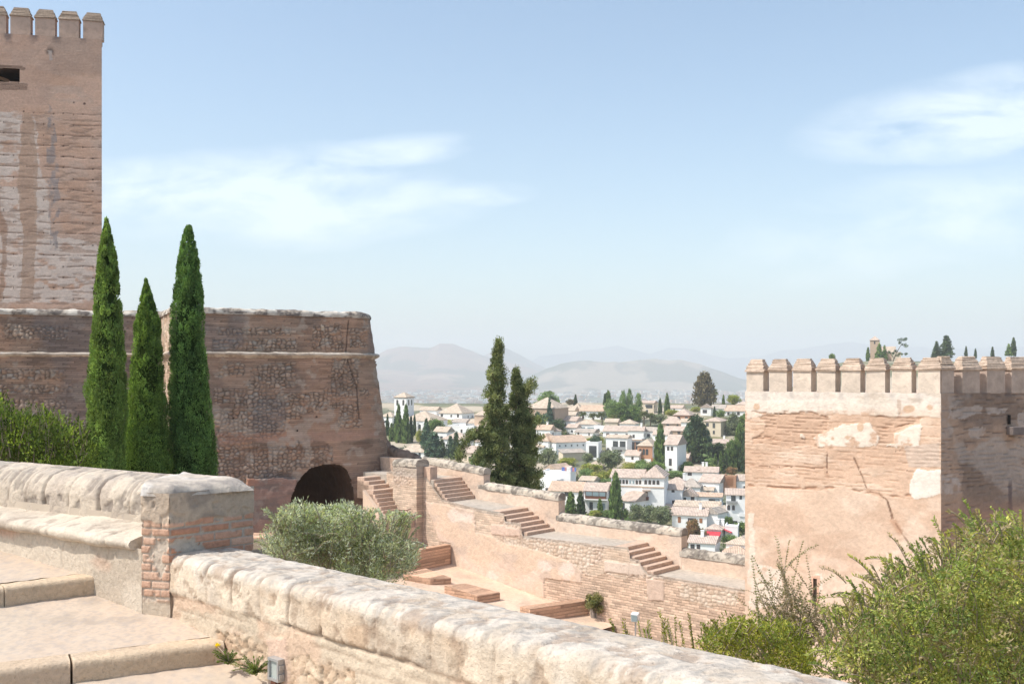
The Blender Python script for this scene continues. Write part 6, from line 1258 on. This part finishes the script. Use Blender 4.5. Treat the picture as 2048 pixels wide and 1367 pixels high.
def wallmesh(kind, w, dp, h, rise):
    V = [(0, 0, -3), (w, 0, -3), (w, dp, -3), (0, dp, -3), (0, 0, h), (w, 0, h), (w, dp, h), (0, dp, h)]; Fc = [(0, 1, 5, 4), (1, 2, 6, 5), (2, 3, 7, 6), (3, 0, 4, 7), (4, 5, 6, 7)]
    k = .93
    if kind == 'g': V += [(0, dp/2, h+rise*k), (w, dp/2, h+rise*k)]; Fc = [(0, 1, 5, 4), (2, 3, 7, 6), (1, 2, 6, 9, 5), (3, 0, 4, 8, 7), (4, 5, 9, 8), (6, 7, 8, 9)]
    if kind == 'f': V += [(w/2, 0, h+rise*k), (w/2, dp, h+rise*k)]; Fc = [(1, 2, 6, 5), (3, 0, 4, 7), (0, 1, 5, 8, 4), (2, 3, 7, 9, 6), (5, 6, 9, 8), (7, 4, 8, 9)]
    return V, Fc
WM = {'w': M_white, 'c': M_cream, 'b': M_beige, 'o': M_brickh}
def arched(w, h, n=7):
    return [(-w/2, 0), (w/2, 0)]+[(w/2*math.cos(math.pi*k/n), h-w/2+w/2*math.sin(math.pi*k/n)) for k in range(n+1)]
def window(parent, x, z, w, h, kind, side=0, dims=None, arch=False):
    """frame with a pane as its sub-part; side 0 front, 1 right"""
    wd, dp = dims; fr = {'b': M_wood, 'd': M_glass, 'l': M_white, 'g': M_white, 'o': M_woodo, 's': M_wood}[kind]; gl = {'b': M_glass, 'd': M_glass, 'l': M_glass, 'g': M_glassblue, 'o': M_woodo, 's': M_wood}[kind]
    out = arched(w, h) if arch else [(-w/2, 0), (w/2, 0), (w/2, h), (-w/2, h)]
    def plate(o2, y0, y1):
        V = []; n = len(o2)
        for yv in (y0, y1):
            for a, b in o2: V.append((x+a, yv, z+b) if side == 0 else (wd-yv, x+a, z+b))
        Fc = [tuple(range(n)), tuple(range(2*n-1, n-1, -1))]+[(i, n+i, n+(i+1) % n, (i+1) % n) for i in range(n)]; return V, Fc
    V, Fc = plate(out, -.05, .03); fo = link('window', mesh_from(V, Fc), fr, parent, False)
    m = .10; inn = [(a*(1-2*m/w), m+(b)*(1-2*m/h)) for a, b in out]; V, Fc = plate(inn, -.075, -.04); link('pane', mesh_from(V, Fc), gl, fo, False)
M_woodo = flat_mat('orange_brown_shutter', (.36, .17, .09), rough=.7)
HID = [0]
def house(label, x0, x1, yt, ye, yb, kind='g', wall='w', rf=0, rot=-18, dep=None, win=None, chim=0, grp='houses of the town', name='house', d=None, ov=.35, side=True, cat='house', rise=None):
    rot0 = rot; rot = rot-9 if rot < 0 else rot
    d = d or Dy(yb); w = (x1-x0)/F*d/max(.3, math.cos(math.radians(rot))); h = (yb-ye)/F*d; dp = dep or min(max(w*.7, 5), 11)
    if rise is None: rise = max(.5, (ye-yt)/F*d-.045*dp*(.5 if kind != 's' else 1)) if yt < ye else 0
    t = thing(name, label, cat, tuple(U(x0, yb, d)), grp); t.rotation_euler.z = math.radians(rot); HID[0] += 1; hid = HID[0]; r = np.random.default_rng(hid)
    V, Fc = wallmesh(kind, w, dp, h, rise); 
    if kind == 'x': V, Fc = wallmesh('x', w, dp, h, 0)
    link('wall', mesh_from(V, Fc), WM[wall], t, False)
    if kind != 'x':
        V, Fc = roofmesh(kind, w, dp, h, rise, ov); ro = link('roof', mesh_from(V, Fc), M_rf[rf], t, False)
    else:
        V, Fc = boxes_mesh([((-.05, -.05, h), (w+.1, 0, 0), (0, .25, 0), (0, 0, .45)), ((w-.2, .2, h), (.25, 0, 0), (0, dp-.2, 0), (0, 0, .45)), ((-.05, .2, h), (.25, 0, 0), (0, dp-.2, 0), (0, 0, .45))]); ro = link('terrace_parapet', mesh_from(V, Fc), WM[wall], t, False)
    if chim:
        for q in range(chim):
            cx_ = w*(.2+.6*r.random()); cy = dp*(.35+.3*r.random()); V, Fc = boxes_mesh([((cx_, cy, h), (.7, 0, 0), (0, .7, 0), (0, 0, rise+1.1)), ((cx_-.08, cy-.08, h+rise+1.1), (.86, 0, 0), (0, .86, 0), (0, 0, .14))]); link('chimney', mesh_from(V, Fc), M_white, ro, False)
    if win is None:
        win = []; nf = max(1, int(h/2.7)); nw = max(1, int(w/3.4))
        for f_ in range(nf):
            for k in range(nw):
                if r.random() < .12: continue
                ww = r.choice([.8, 1.0, 1.2]); hh_ = r.choice([1.1, 1.3, 1.5]); zc = h-(f_+1)*h/nf+.9+r.uniform(-.1, .2); win.append(((k+.5+r.uniform(-.15, .15))/nw*w, max(.3, min(zc, h-hh_-.25)), ww, hh_, r.choice(['b', 'd', 'l']), 0, False))
        if side and h > 3:
            for k in range(int(dp/3.5)): 
                if r.random() < .6: win.append((dp*(k+.5)/max(1, int(dp/3.5)), max(.5, h-2.4), .8, 1.1, r.choice(['b', 'd']), 1, False))
    for q in win:
        xx, zz_, ww, hh_, kk, sd, ar = q
        if hh_ < h+rise: window(t, xx, zz_, ww, hh_, kk, sd, (w, dp), ar)
    t['_w'] = w; t['_h'] = h; t['_d'] = dp
    return t, w, h, dp
def part(name, parent, bs, mat): V, Fc = boxes_mesh(bs); return link(name, mesh_from(V, Fc), mat, parent, False)
def Wp(px, py0, py1, wpx, kind, arch=False, x0=0, yb=0, d=None, rot=-18): # a front window given where it shows in the photograph
    d = d or Dy(yb); k = d/F; return ((px-x0)*k/math.cos(math.radians(rot-9)), (yb-py1)*k, wpx*k, (py1-py0)*k, kind, 0, arch)
def HW(ws, x0, yb, rot=-18): return [Wp(*w_, x0=x0, yb=yb, rot=rot) for w_ in ws]
# --- churches and the upper rows
t, w, h, dp = house('white church bell tower with a pyramid tile roof at the left of the town', 788.5, 814, 783, 793.5, 862, 'p', 'w', 1, -14, dep=6.4, win=[], name='bell_tower', cat='bell tower')
for k in (.25, .75): window(t, w*k, h-3.4, .9, 2.3, 'b', 0, (w, dp), True)
for k in (.3, .7): window(t, dp*k, h-3.4, .9, 2.3, 'd', 1, (w, dp), True)
part('cornice', t, [((-.25, -.25, h-.35), (w+.5, 0, 0), (0, dp+.5, 0), (0, 0, .3))], M_wood)
house('small white house half hidden left of the bell tower', 762, 786, 823, 832, 850, 'h', 'w', 1)
t, w, h, dp = house('long white church nave with a wide hipped tile roof', 803, 868, 820, 840, 866, 'h', 'w', 1, -12, dep=14, win=[], name='church', cat='church')
for k in range(5): part('buttress', t, [((w*(.08+k*.2), -.9, -1), (.8, 0, 0), (0, .9, 0), (0, 0, h*.85+1))], M_white)
for k in range(4): window(t, w*(.18+.2*k), h*.35, 1.0, 2.0, 'd', 0, (w, dp), True)
house('tall white church chapel with a pyramid roof right of the nave', 878, 925, 805, 825, 850, 'p', 'w', 1, -16, dep=12, name='church_chapel', cat='church', d=455)
house('low white annex with a gray roof below the church chapel', 905, 932, 836, 843, 860, 'g', 'w', 3)
house('large pinkish church with a hipped roof hidden behind the tall conifers', 949, 988, 813, 829, 866, 'h', 'b', 1, -14, dep=14, name='church', cat='church', win=[])
t, w, h, dp = house('big beige monastery block with a tall hipped roof behind the conifers', 1052, 1108, 793, 815, 858, 'h', 'b', 1, -20, dep=13, win=[], name='monastery', cat='monastery')
house('small brick belfry peeping between the two tall conifers', 977, 990, 790, 797, 830, 'p', 'b', 0, -14, dep=4, d=520, name='belfry', cat='bell tower', win=[])
house('white gabled house with brown windows under the church chapel', 868, 895, 852, 862, 882, 'g', 'w', 1, -22)
house('long pink roofed house beside the bluish conifer', 884, 930, 864, 877, 898, 'h', 'w', 0)
house('white building with a long grey wall above the pink roofed house', 895, 948, 848, 852, 868, 'x', 'w', 0)
house('white house with small windows beneath the pinkish church', 950, 982, 848, 863, 882, 'g', 'w', 0)
house('low tiled house half hidden left of the bluish conifer', 800, 850, 888, 902, 915, 'h', 'w', 1, -10)
house('pink roofed house seen under the drooping conifer branch', 922, 952, 890, 904, 925, 'g', 'c', 0)
house('pink roofed house left of the tall conifer pair trunk', 950, 985, 872, 882, 905, 'g', 'w', 0)
house('white house with a stepped orange roof right of the conifer pair', 1072, 1100, 848, 858, 876, 'g', 'w', 2, chim=1)
house('dormered white house above the square white house', 1090, 1112, 853, 861, 874, 'f', 'w', 0)
house('square white house with a hipped orange roof at the left end of the long building', 1070, 1096, 865, 880, 908, 'h', 'w', 2, -24, dep=8)
t, w, h, dp = house('very long white building with an orange roof and a row of tiny windows', 1112, 1176, 867, 884, 914, 'g', 'w', 2, 24, dep=9, win=[], rise=2.2)
for k in range(5): window(t, w*(.12+.19*k), h-1.6, .5, .6, 'd', 0, (w, dp))
house('low beige shed wall with a lean-to roof below the very long building', 1126, 1172, 898, 905, 924, 's', 'c', 3, 20, dep=4, win=[])
house('white house with a broad low roof right of the monastery', 1106, 1150, 831, 840, 856, 'g', 'w', 0)
house('white block with a pale pyramid roof behind the palms', 1142, 1160, 805, 817, 834, 'p', 'w', 1)
house('long house with a tan roof and shaded gallery behind the leftmost palms', 1160, 1205, 809, 821, 838, 'g', 'w', 2, -10)
house('pale roofed house left of the long tan one', 1128, 1148, 811, 820, 836, 'g', 'c', 1)
t, w, h, dp = house('white house with two very wide windows in the upper row', 1152, 1192, 838, 847, 862, 'h', 'w', 1, -12, win=[])
window(t, w*.27, h-2.6, 3.2, 1.4, 'g', 0, (w, dp)); window(t, w*.72, h-2.6, 3.2, 1.4, 'g', 0, (w, dp))
house('narrow white house left of the wide windowed one', 1133, 1152, 847, 854, 868, 'g', 'w', 0)
house('plain white flat roofed block in the upper row', 1188, 1208, 851, 852, 866, 'x', 'w', 0)
house('low white house in front of the wide windowed one', 1150, 1186, 856, 863, 872, 'g', 'w', 3)
house('white house with a small pyramid roofed tower room', 1239, 1268, 837, 846, 862, 'p', 'w', 1)
house('wide white house with a long pink roof in the upper row', 1206, 1258, 850, 861, 876, 'g', 'w', 0, -12)
house('white house with blue green window strips beside the long pink roof', 1256, 1286, 851, 860, 880, 'g', 'w', 0, -8, chim=1)
house('white house with a grey roof at the end of the upper row', 1285, 1310, 853, 861, 878, 'g', 'w', 3)
t, w, h, dp = house('white house with an open roof loggia and a stepped gable', 1212, 1252, 868, 874, 914, 'g', 'w', 1, -16, win=HW([(1238, 893, 902, 11, 'l'), (1216, 895, 902, 5, 'b')], 1212, 914))
part('loggia_shade', t, [((w*.33, -.08, h-4.0), (w*.24, 0, 0), (0, .1, 0), (0, 0, 2.8)), ((w*.66, -.08, h-4.0), (w*.26, 0, 0), (0, .1, 0), (0, 0, 2.8))], M_glass); part('balcony', t, [((w*.3, -.7, h-4.3), (w*.66, 0, 0), (0, .7, 0), (0, 0, .18)), ((w*.3, -.72, h-4.1), (w*.66, 0, 0), (0, .05, 0), (0, 0, .9))], M_metal)  # dark solid panels stand for the shade inside the open loggia
t, w, h, dp = house('white flat roofed balcony house right of the very long building', 1172, 1196, 884, 885, 918, 'x', 'w', 0, -10, win=[])
part('balcony_opening', t, [((w*.25, -.06, h-3.2), (w*.6, 0, 0), (0, .1, 0), (0, 0, 2.2)), ((w*.25, -.06, .8), (w*.6, 0, 0), (0, .1, 0), (0, 0, 2.2))], M_glass)
house('small grey roofed porch house under the loggia house', 1184, 1212, 900, 906, 916, 'g', 'w', 3)
t, w, h, dp = house('white house with an open pillared pergola storey under a flat roof', 1256, 1282, 876, 878, 908, 'x', 'w', 0, -12, win=[(2, 1.5, .9, 1.2, 'b', 0, False)])
part('pergola_shade', t, [((.4, -.05, h-3.6), (w-.8, 0, 0), (0, .1, 0), (0, 0, 2.7))], M_glass); part('pillar', t, [((w*k_, -.15, h-3.6), (.3, 0, 0), (0, .12, 0), (0, 0, 2.8)) for k_ in (.03, .5, .95)], M_brickh); part('roof_slab', t, [((-.4, -.5, h-.3), (w+.8, 0, 0), (0, 4, 0), (0, 0, .35))], M_beige)  # dark panel behind the pillars stands for the open storey's shade
t, w, h, dp = house('white house with an orange brick upper floor and three arched windows', 1275, 1303, 876, 890, 924, 'h', 'w', 1, -16, dep=9, win=HW([(1285, 914, 924, 6, 'o'), (1302, 914, 922, 5, 'o')], 1275, 924))
part('brick_storey', t, [((-.02, -.04, h-4.6), (w+.04, 0, 0), (0, .06, 0), (0, 0, 4.5))], M_brickh)
for k in range(3): window(t, w*(.2+.22*k), h-3.3, 1.0, 2.2, 'b', 0, (w, dp), True)
house('white cottage with a pink roof left of the brick arched house', 1250, 1276, 899, 909, 924, 'g', 'w', 0)
house('tall narrow white house right of the broad cypress', 1330, 1352, 868, 888, 948, 'g', 'w', 0, -20, dep=9, win=HW([(1336, 892, 900, 5, 'b'), (1343, 892, 900, 5, 'b'), (1340, 916, 930, 6, 'b'), (1340, 936, 945, 5, 'b')], 1330, 948))
house('low roofed annex on the right of the tall narrow house', 1351, 1374, 902, 914, 930, 'g', 'b', 0)
house('long low house with a pink roof above the cedar', 1328, 1366, 851, 860, 874, 'g', 'b', 0)
house('small white house behind the broad cypress', 1306, 1334, 859, 868, 884, 'g', 'w', 0)
t, w, h, dp = house('brown brick villa with a hipped roof and dark veranda above the cedar', 1347, 1378, 816, 829, 850, 'h', 'o', 0, -14, dep=9, win=[(2.2, 1.8, 1.3, 2.0, 'd', 0, False), (5.6, 1.8, 1.3, 2.0, 'd', 0, False)])
part('veranda', t, [((w, 1, .2), (2.8, 0, 0), (0, 5, 0), (0, 0, 2.4))], M_glass); part('veranda_roof', t, [((w-.2, .2, 2.9), (4.2, 0, 0), (0, 7, 0), (0, 0, .3))], M_rf[0])
house('low hipped roofed wing in front of the brown villa', 1322, 1362, 832, 846, 856, 'h', 'b', 0, -12)
house('white gabled cottage with a brown window right of the big brown tree', 1401, 1421, 807, 814, 832, 'f', 'w', 0, -8, win=[(2.0, 1.5, 2.0, 1.6, 'b', 0, False)])
house('white house with a grey roof right of the gabled cottage', 1423, 1447, 808, 816, 832, 'g', 'w', 3)
house('wide low house with an orange roof beside the crenellated tower', 1450, 1500, 809, 821, 834, 'g', 'w', 2, -8)
house('white roof ridge just above the wide orange roof', 1472, 1500, 802, 808, 822, 'h', 'w', 0)
house('cream two storey house with a balcony below the white gabled cottage', 1407, 1438, 833, 841, 872, 'h', 'c', 0, -20, dep=10, win=HW([(1414, 845, 852, 6, 'd'), (1426, 845, 855, 5, 'd'), (1426, 860, 867, 4, 'd')], 1407, 872))
house('low tiled roof with a chimney in the garden right of the cedar', 1419, 1456, 877, 885, 894, 'g', 'c', 0, -6, chim=1, win=[])
t, w, h, dp = house('beige house with an open roof room on the skyline', 1282, 1306, 800, 805, 828, 'g', 'c', 0, -14, dep=7)
part('roof_room_shade', t, [((w*.4, -.06, h-2.6), (w*.5, 0, 0), (0, .1, 0), (0, 0, 1.7))], M_glass)  # dark panel painted in for the shade of the open roof room
house('small pink roofed house right of the skyline cypress', 1340, 1362, 809, 815, 826, 'g', 'w', 0)
house('tiny garden pavilion with a pale hipped roof', 1175, 1202, 921, 929, 938, 'h', 'c', 1, -8, win=[])
# --- rows close above the rampart
house('white gabled house above the roof terrace with washing', 1089, 1112, 926, 938, 962, 'f', 'w', 2, -30, dep=8)
house('grey white house behind the washing line', 1112, 1136, 930, 938, 960, 'g', 'w', 0)
t, w, h, dp = house('white flat roofed house with a terrace of hanging washing', 1086, 1140, 942, 943, 985, 'x', 'w', 0, -8, dep=7, win=[])
for nm_, px_, wd_, m_ in (('blue_towel', 1124, 1.0, M_blue), ('blue_towel', 1140, .8, M_blue), ('blue_towel', 1150, .5, M_blue), ('white_sheet', 1133, 1.6, M_white), ('pink_shirt', 1130, .6, M_pinkc), ('pink_shirt', 1145, .7, M_pinkc)):
    o = part('washing', t, [(((px_-1086)/F*Dy(985), .4, h+.35), (wd_, 0, 0), (0, .05, 0), (0, 0, 1.15))], m_); o.name = nm_
part('terrace_rail', t, [((0, -.02, h+.42), (w, 0, 0), (0, .04, 0), (0, 0, .06)), ((0, -.02, h+1.0), (w, 0, 0), (0, .04, 0), (0, 0, .06))]+[((w*k_/12, -.02, h+.42), (.05, 0, 0), (0, .04, 0), (0, 0, .6)) for k_ in range(13)], M_metal)
house('white lower house just above the parapet beside the conifers', 1080, 1112, 958, 960, 990, 'x', 'w', 0)
house('small white house with a pale roof above the long tiled roof', 1159, 1186, 951, 959, 976, 'g', 'w', 1)
t, w, h, dp = house('long two storey house with a wide orange roof left of the veranda house', 1098, 1160, 964, 980, 1012, 'g', 'w', 2, -10, dep=8, win=HW([(1131, 981, 990, 9, 'b'), (1156, 981, 990, 8, 'b')], 1098, 1012), rise=2.4)
t, w, h, dp = house('veranda house with a wide three pane gallery over a dark red band', 1168, 1212, 968, 980, 1026, 'g', 'w', 0, -6, dep=8, win=HW([(1182, 1003, 1018, 7, 'd'), (1206, 1004, 1018, 7, 'g')], 1168, 1026, -6), rise=1.9)
k = Dy(1026)/F; zv = (1026-996)*k; part('gallery_frame', t, [((1.0*k*3, -.5, zv), (w*.92, 0, 0), (0, .5, 0), (0, 0, 15*k))], M_wood)
for q in range(3): part('gallery_pane', t, [((.6+q*w*.30, -.56, zv+6*k), (w*.27, 0, 0), (0, .05, 0), (0, 0, 8*k))], M_glassblue)
part('balcony', t, [((0, -.9, zv-.3), (w*1.05, 0, 0), (0, .9, 0), (0, 0, .28))], M_white)
house('small tiled house between the veranda house and the tall cypress', 1209, 1228, 964, 978, 1015, 'g', 'w', 0)
# arcaded mansion
t, w, h, dp = house('large white mansion with a long row of arched windows under its roof', 1222, 1283, 941, 953, 1022, 'g', 'w', 0, -6, dep=10, win=[], rise=1.9, name='mansion', cat='mansion')
k = Dy(1022)/F
for q in range(8): window(t, (12+q*6.6)*k*1.0, (1022-966)*k, 4.6*k, 8*k, 'b' if q not in (4, 5) else 'g', 0, (w, dp), True)
part('string_band', t, [((-.05, -.12, (1022-972)*k), (w+.1, 0, 0), (0, .12, 0), (0, 0, .3))], M_beige)
w2 = 43*k; x2 = w; hh2 = (1022-951)*k
V, Fc = wallmesh('x', w2, 11, hh2, 0); V = [(a+x2, b-.8, c) for a, b, c in V]; link('wing_wall', mesh_from(V, Fc), M_white, t, False)
V, Fc = roofmesh('h', w2, 11, hh2, 2.9, .4); V = [(a+x2, b-.8, c) for a, b, c in V]; link('wing_roof', mesh_from(V, Fc), M_rf[0], t, False)
for q in range(4): window(t, x2+(7+q*8.0)*k, (1022-965)*k, 5.4*k, 8.5*k, 'b', 0, (w, dp), True); bpy.context.view_layer
for o in [c_ for c_ in t.children if c_.name.startswith('window')][-4:]: o.location.y = -.8
part('wing_band', t, [((x2-.05, -.95, (1022-972)*k), (w2+.1, 0, 0), (0, .15, 0), (0, 0, .3))], M_beige); part('door', t, [((x2+4*k, -.9, (1022-993)*k), (7*k, 0, 0), (0, .12, 0), (0, 0, 13*k))], M_wood); part('door_canopy', t, [((x2+1*k, -2, (1022-978)*k), (16*k, 0, 0), (0, 1.2, 0), (0, 0, .3))], M_rf[0]); part('balcony', t, [((x2+3*k, -1.6, (1022-996)*k), (10*k, 0, 0), (0, .8, 0), (0, 0, .9))], M_rust)
for q in range(3): window(t, 2.0+q*2.4, (1022-963)*k, 1.1, 2.0, 'g', 1, (w+w2, 11)); 
house('white house with a broad gable end and chimney below the mansion', 1240, 1266, 981, 999, 1030, 'g', 'w', 0, -34, dep=9, chim=1, win=HW([(1247, 1004, 1017, 8, 'd')], 1240, 1030))
house('long tiled roof just behind the gray olive trees', 1286, 1346, 1006, 1014, 1026, 'g', 'w', 0, -8, win=[])
house('white house with two small square windows right of the mansion', 1322, 1362, 967, 977, 1014, 'g', 'w', 0, -8, win=HW([(1345, 977, 983, 6, 'b'), (1346, 999, 1006, 6, 'b'), (1329, 981, 984, 2, 'd')], 1322, 1014, -8))
house('wide grey pink roof behind the white house right of the mansion', 1333, 1372, 954, 966, 980, 'h', 'w', 0, -6, chim=1, win=[])
house('hipped grey roofed house in the middle of the lower rows', 1361, 1398, 956, 972, 990, 'h', 'w', 3, -8, win=HW([(1374, 974, 978, 6, 'd')], 1361, 990, -8))
house('long low white house with two chimneys under the tree line', 1369, 1432, 932, 942, 962, 'g', 'w', 0, -6, chim=2, win=HW([(1379, 944, 950, 8, 'b')], 1369, 962, -6))
house('white gable in front of the long low white house', 1385, 1410, 937, 944, 962, 'f', 'w', 0, -4, win=[])
house('white house with a steep grey pink roof and purple shaded gable', 1399, 1434, 947, 962, 984, 'g', 'w', 0, -22, dep=8, win=HW([(1409, 969, 973, 5, 'l'), (1423, 970, 978, 5, 'l')], 1399, 984))
house('white gable fronted house with one brown window left of the terrace house', 1358, 1392, 976, 990, 1012, 'f', 'w', 0, -6, win=HW([(1369, 993, 1003, 7, 'l'), (1384, 992, 1000, 7, 'b')], 1358, 1012, -6))
t, w, h, dp = house('terrace house with a big dark glass door under its tiled roof', 1393, 1440, 984, 991, 1010, 'g', 'w', 2, -8, win=[]); k = Dy(1010)/F
part('glass_door', t, [((24*k, -.06, .3), (21*k, 0, 0), (0, .1, 0), (0, 0, 12*k))], M_glass); part('curtain', t, [((37*k, -.1, .3), (7*k, 0, 0), (0, .05, 0), (0, 0, 11*k))], M_glassblue); part('window_opening', t, [((3*k, -.06, 3*k), (4*k, 0, 0), (0, .1, 0), (0, 0, 6*k))], M_glass)
house('small tiled roof with two tiny dormers above the terrace house', 1398, 1424, 973, 979, 990, 'g', 'w', 1, -8)
t, w, h, dp = house('orange brick house with vertical timber slats', 1447, 1470, 951, 953, 984, 'x', 'o', 0, -10, dep=6, win=[]); part('timber_slats', t, [((w*(.25+.09*q), -.12, h*.45), (.18, 0, 0), (0, .1, 0), (0, 0, h*.5)) for q in range(6)], M_woodo)
house('pale house with a leaning brown roof next to the crenellated tower', 1473, 1500, 948, 960, 984, 'g', 'w', 0, -6)
t, w, h, dp = house('three storey white house with balconies and two arched windows by the tower', 1452, 1500, 977, 988, 1052, 'g', 'w', 0, -4, dep=8, win=HW([(1466, 990, 1003, 9, 'd'), (1480, 989, 997, 5, 'd')], 1452, 1052, -4)); k = Dy(1052)/F
for q in (1457, 1466.5): window(t, (q-1452)*k, (1052-1019)*k, 5.6*k, 10*k, 'b', 0, (w, dp), True)
part('balcony', t, [((1*k, -1.0, (1052-1005)*k), (22*k, 0, 0), (0, 1, 0), (0, 0, .2)), ((1*k, -1.02, (1052-1004)*k), (22*k, 0, 0), (0, .05, 0), (0, 0, 4*k))], M_metal); part('ground_door', t, [((13*k, -.06, .5), (9*k, 0, 0), (0, .1, 0), (0, 0, 8*k))], M_glass)
t, w, h, dp = house('white balcony block with a large glazed door touching the tower edge', 1474, 1500, 1005, 1007, 1052, 'x', 'w', 0, -4, dep=6, win=[]); part('glass_door', t, [((5*k, -.06, (1052-1028)*k), (13*k, 0, 0), (0, .1, 0), (0, 0, 15*k))], M_glass); part('balcony', t, [((4*k, -.9, (1052-1031)*k), (16*k, 0, 0), (0, .9, 0), (0, 0, .9))], M_white); part('lower_opening', t, [((5*k, -.06, 2*k), (13*k, 0, 0), (0, .1, 0), (0, 0, 8*k))], M_glass)
house('wide white house with a long tan roof behind the chimneyed one', 1349, 1430, 1001, 1010, 1046, 'g', 'w', 1, -8, dep=9, win=HW([(1395, 1012, 1017, 8, 'd')], 1349, 1046, -8))
house('white house with brown doors and white chimneys above the brown leaved tree', 1344, 1410, 1015, 1028, 1058, 'g', 'w', 0, -6, dep=9, chim=2, win=HW([(1358, 1032, 1044, 6, 'o'), (1382, 1034, 1046, 16, 'b'), (1399, 1034, 1043, 6, 'o')], 1344, 1058, -6))
house('tall white gable end right of the house with brown doors', 1412, 1432, 1012, 1024, 1056, 'f', 'w', 3, -30, dep=7, win=[])
t, w, h, dp = house('small restaurant with bright red awnings and white chimneys', 1413, 1440, 1048, 1056, 1078, 'h', 'w', 0, -16, dep=7, chim=3, win=[]); k = Dy(1078)/F
part('dark_front', t, [((.2, -.06, .2), (w-.4, 0, 0), (0, .1, 0), (0, 0, 9*k))], M_glass); V = [(0, 0, h-.6), (w, 0, h-.6), (w, -2.0, h-1.5), (0, -2.0, h-1.5), (0, -2.0, h-1.75), (w, -2.0, h-1.75)]; link('awning', mesh_from(V, [(0, 1, 2, 3), (3, 2, 5, 4)]), M_red, t, False)
V = [(w+.1, .5, h), (w+.1, 6, h), (w+2.2, 6, h-.8), (w+2.2, .5, h-.8), (w+2.2, 6, h-1.05), (w+2.2, .5, h-1.05)]; link('awning', mesh_from(V, [(0, 1, 2, 3), (3, 2, 4, 5)]), M_red, t, False)
house('white garden wall house right of the red awnings', 1450, 1474, 1052, 1053, 1078, 'x', 'w', 0, -8, win=[])
t, w, h, dp = house('low white house with two dark red windows just above the last parapet', 1377, 1426, 1071, 1083, 1112, 'g', 'w', 0, -12, dep=7, chim=1, win=HW([(1384.5, 1087, 1096, 8, 'b'), (1395.5, 1087, 1096, 7, 'b')], 1377, 1112, -12))
house('white house with a hipped roof at the foot of the crenellated tower', 1452, 1492, 1071, 1085, 1112, 'h', 'w', 1, -22, dep=9)
house('orange striped roof rising behind the last parapet', 1446, 1496, 1092, 1105, 1120, 'h', 'w', 2, -6, win=[])
# extra skyline houses
house('pinkish house cluster far behind the church chapel', 940, 985, 812, 816, 830, 'x', 'b', 0, d=620)
t, w, h, dp = house('square brick chapel tower with a pyramid roof above the sunlit merlons', 1740, 1756, 671, 680, 724, 'p', 'b', 0, -14, dep=4.4, d=570, win=[], name='chapel_tower', cat='bell tower'); window(t, w*.5, h-2.2, .8, 1.6, 'd', 0, (w, dp), True); rod('weather_vane', (w/2, dp/2, h+2.2), (w/2, dp/2, h+4.5), .07, M_rust, t); t.children[-1].location = (0, 0, 0)
house('chapel roof right of the square brick chapel tower', 1762, 1786, 692, 704, 724, 'g', 'b', 1, -14, d=575, win=[])
house('low pale wall on the skyline right of the chapel', 1784, 1800, 703, 705, 724, 'x', 'c', 0, -10, d=565, win=[])
# far houses filling the crest, too distant to show windows
fill = [(1000, 812, 30, 'long tan roof between the two tall conifers'), (1128, 822, 22, 'tan roof behind the spire shaped conifer'), (1210, 836, 24, 'roof half hidden in the palm row'), (1362, 836, 18, 'pink roof between the skyline cypress and the villa'), (840, 812, 34, 'far roof behind the church nave'), (935, 838, 22, 'small roof right of the church chapel'), (1060, 886, 26, 'roof hidden behind the conifer pair'), (1020, 870, 30, 'white house hidden between the conifers')]
for x, y, w_, lab in fill: house(lab, x, x+w_, y, y+7, y+24, 'g', 'w' if w_ % 4 else 'c', 1, -10, win=[])
# ================================================================ AIR
hm, t_ = newmat('hazy_air'); o_ = t_.nodes.new('ShaderNodeOutputMaterial'); v_ = t_.nodes.new('ShaderNodeVolumePrincipled')
v_.inputs['Color'].default_value = (.85, .89, .94, 1); v_.inputs['Density'].default_value = 1.9e-4; v_.inputs['Anisotropy'].default_value = 0
t_.links.new(v_.outputs[0], o_.inputs['Volume'])
h_ = box('haze', (-7700, -300, -101.5), (15400, 0, 0), (0, 13500, 0), (0, 0, 540), hm); h_['kind'] = 'stuff'; h_['label'] = 'pale hot air over the plain'
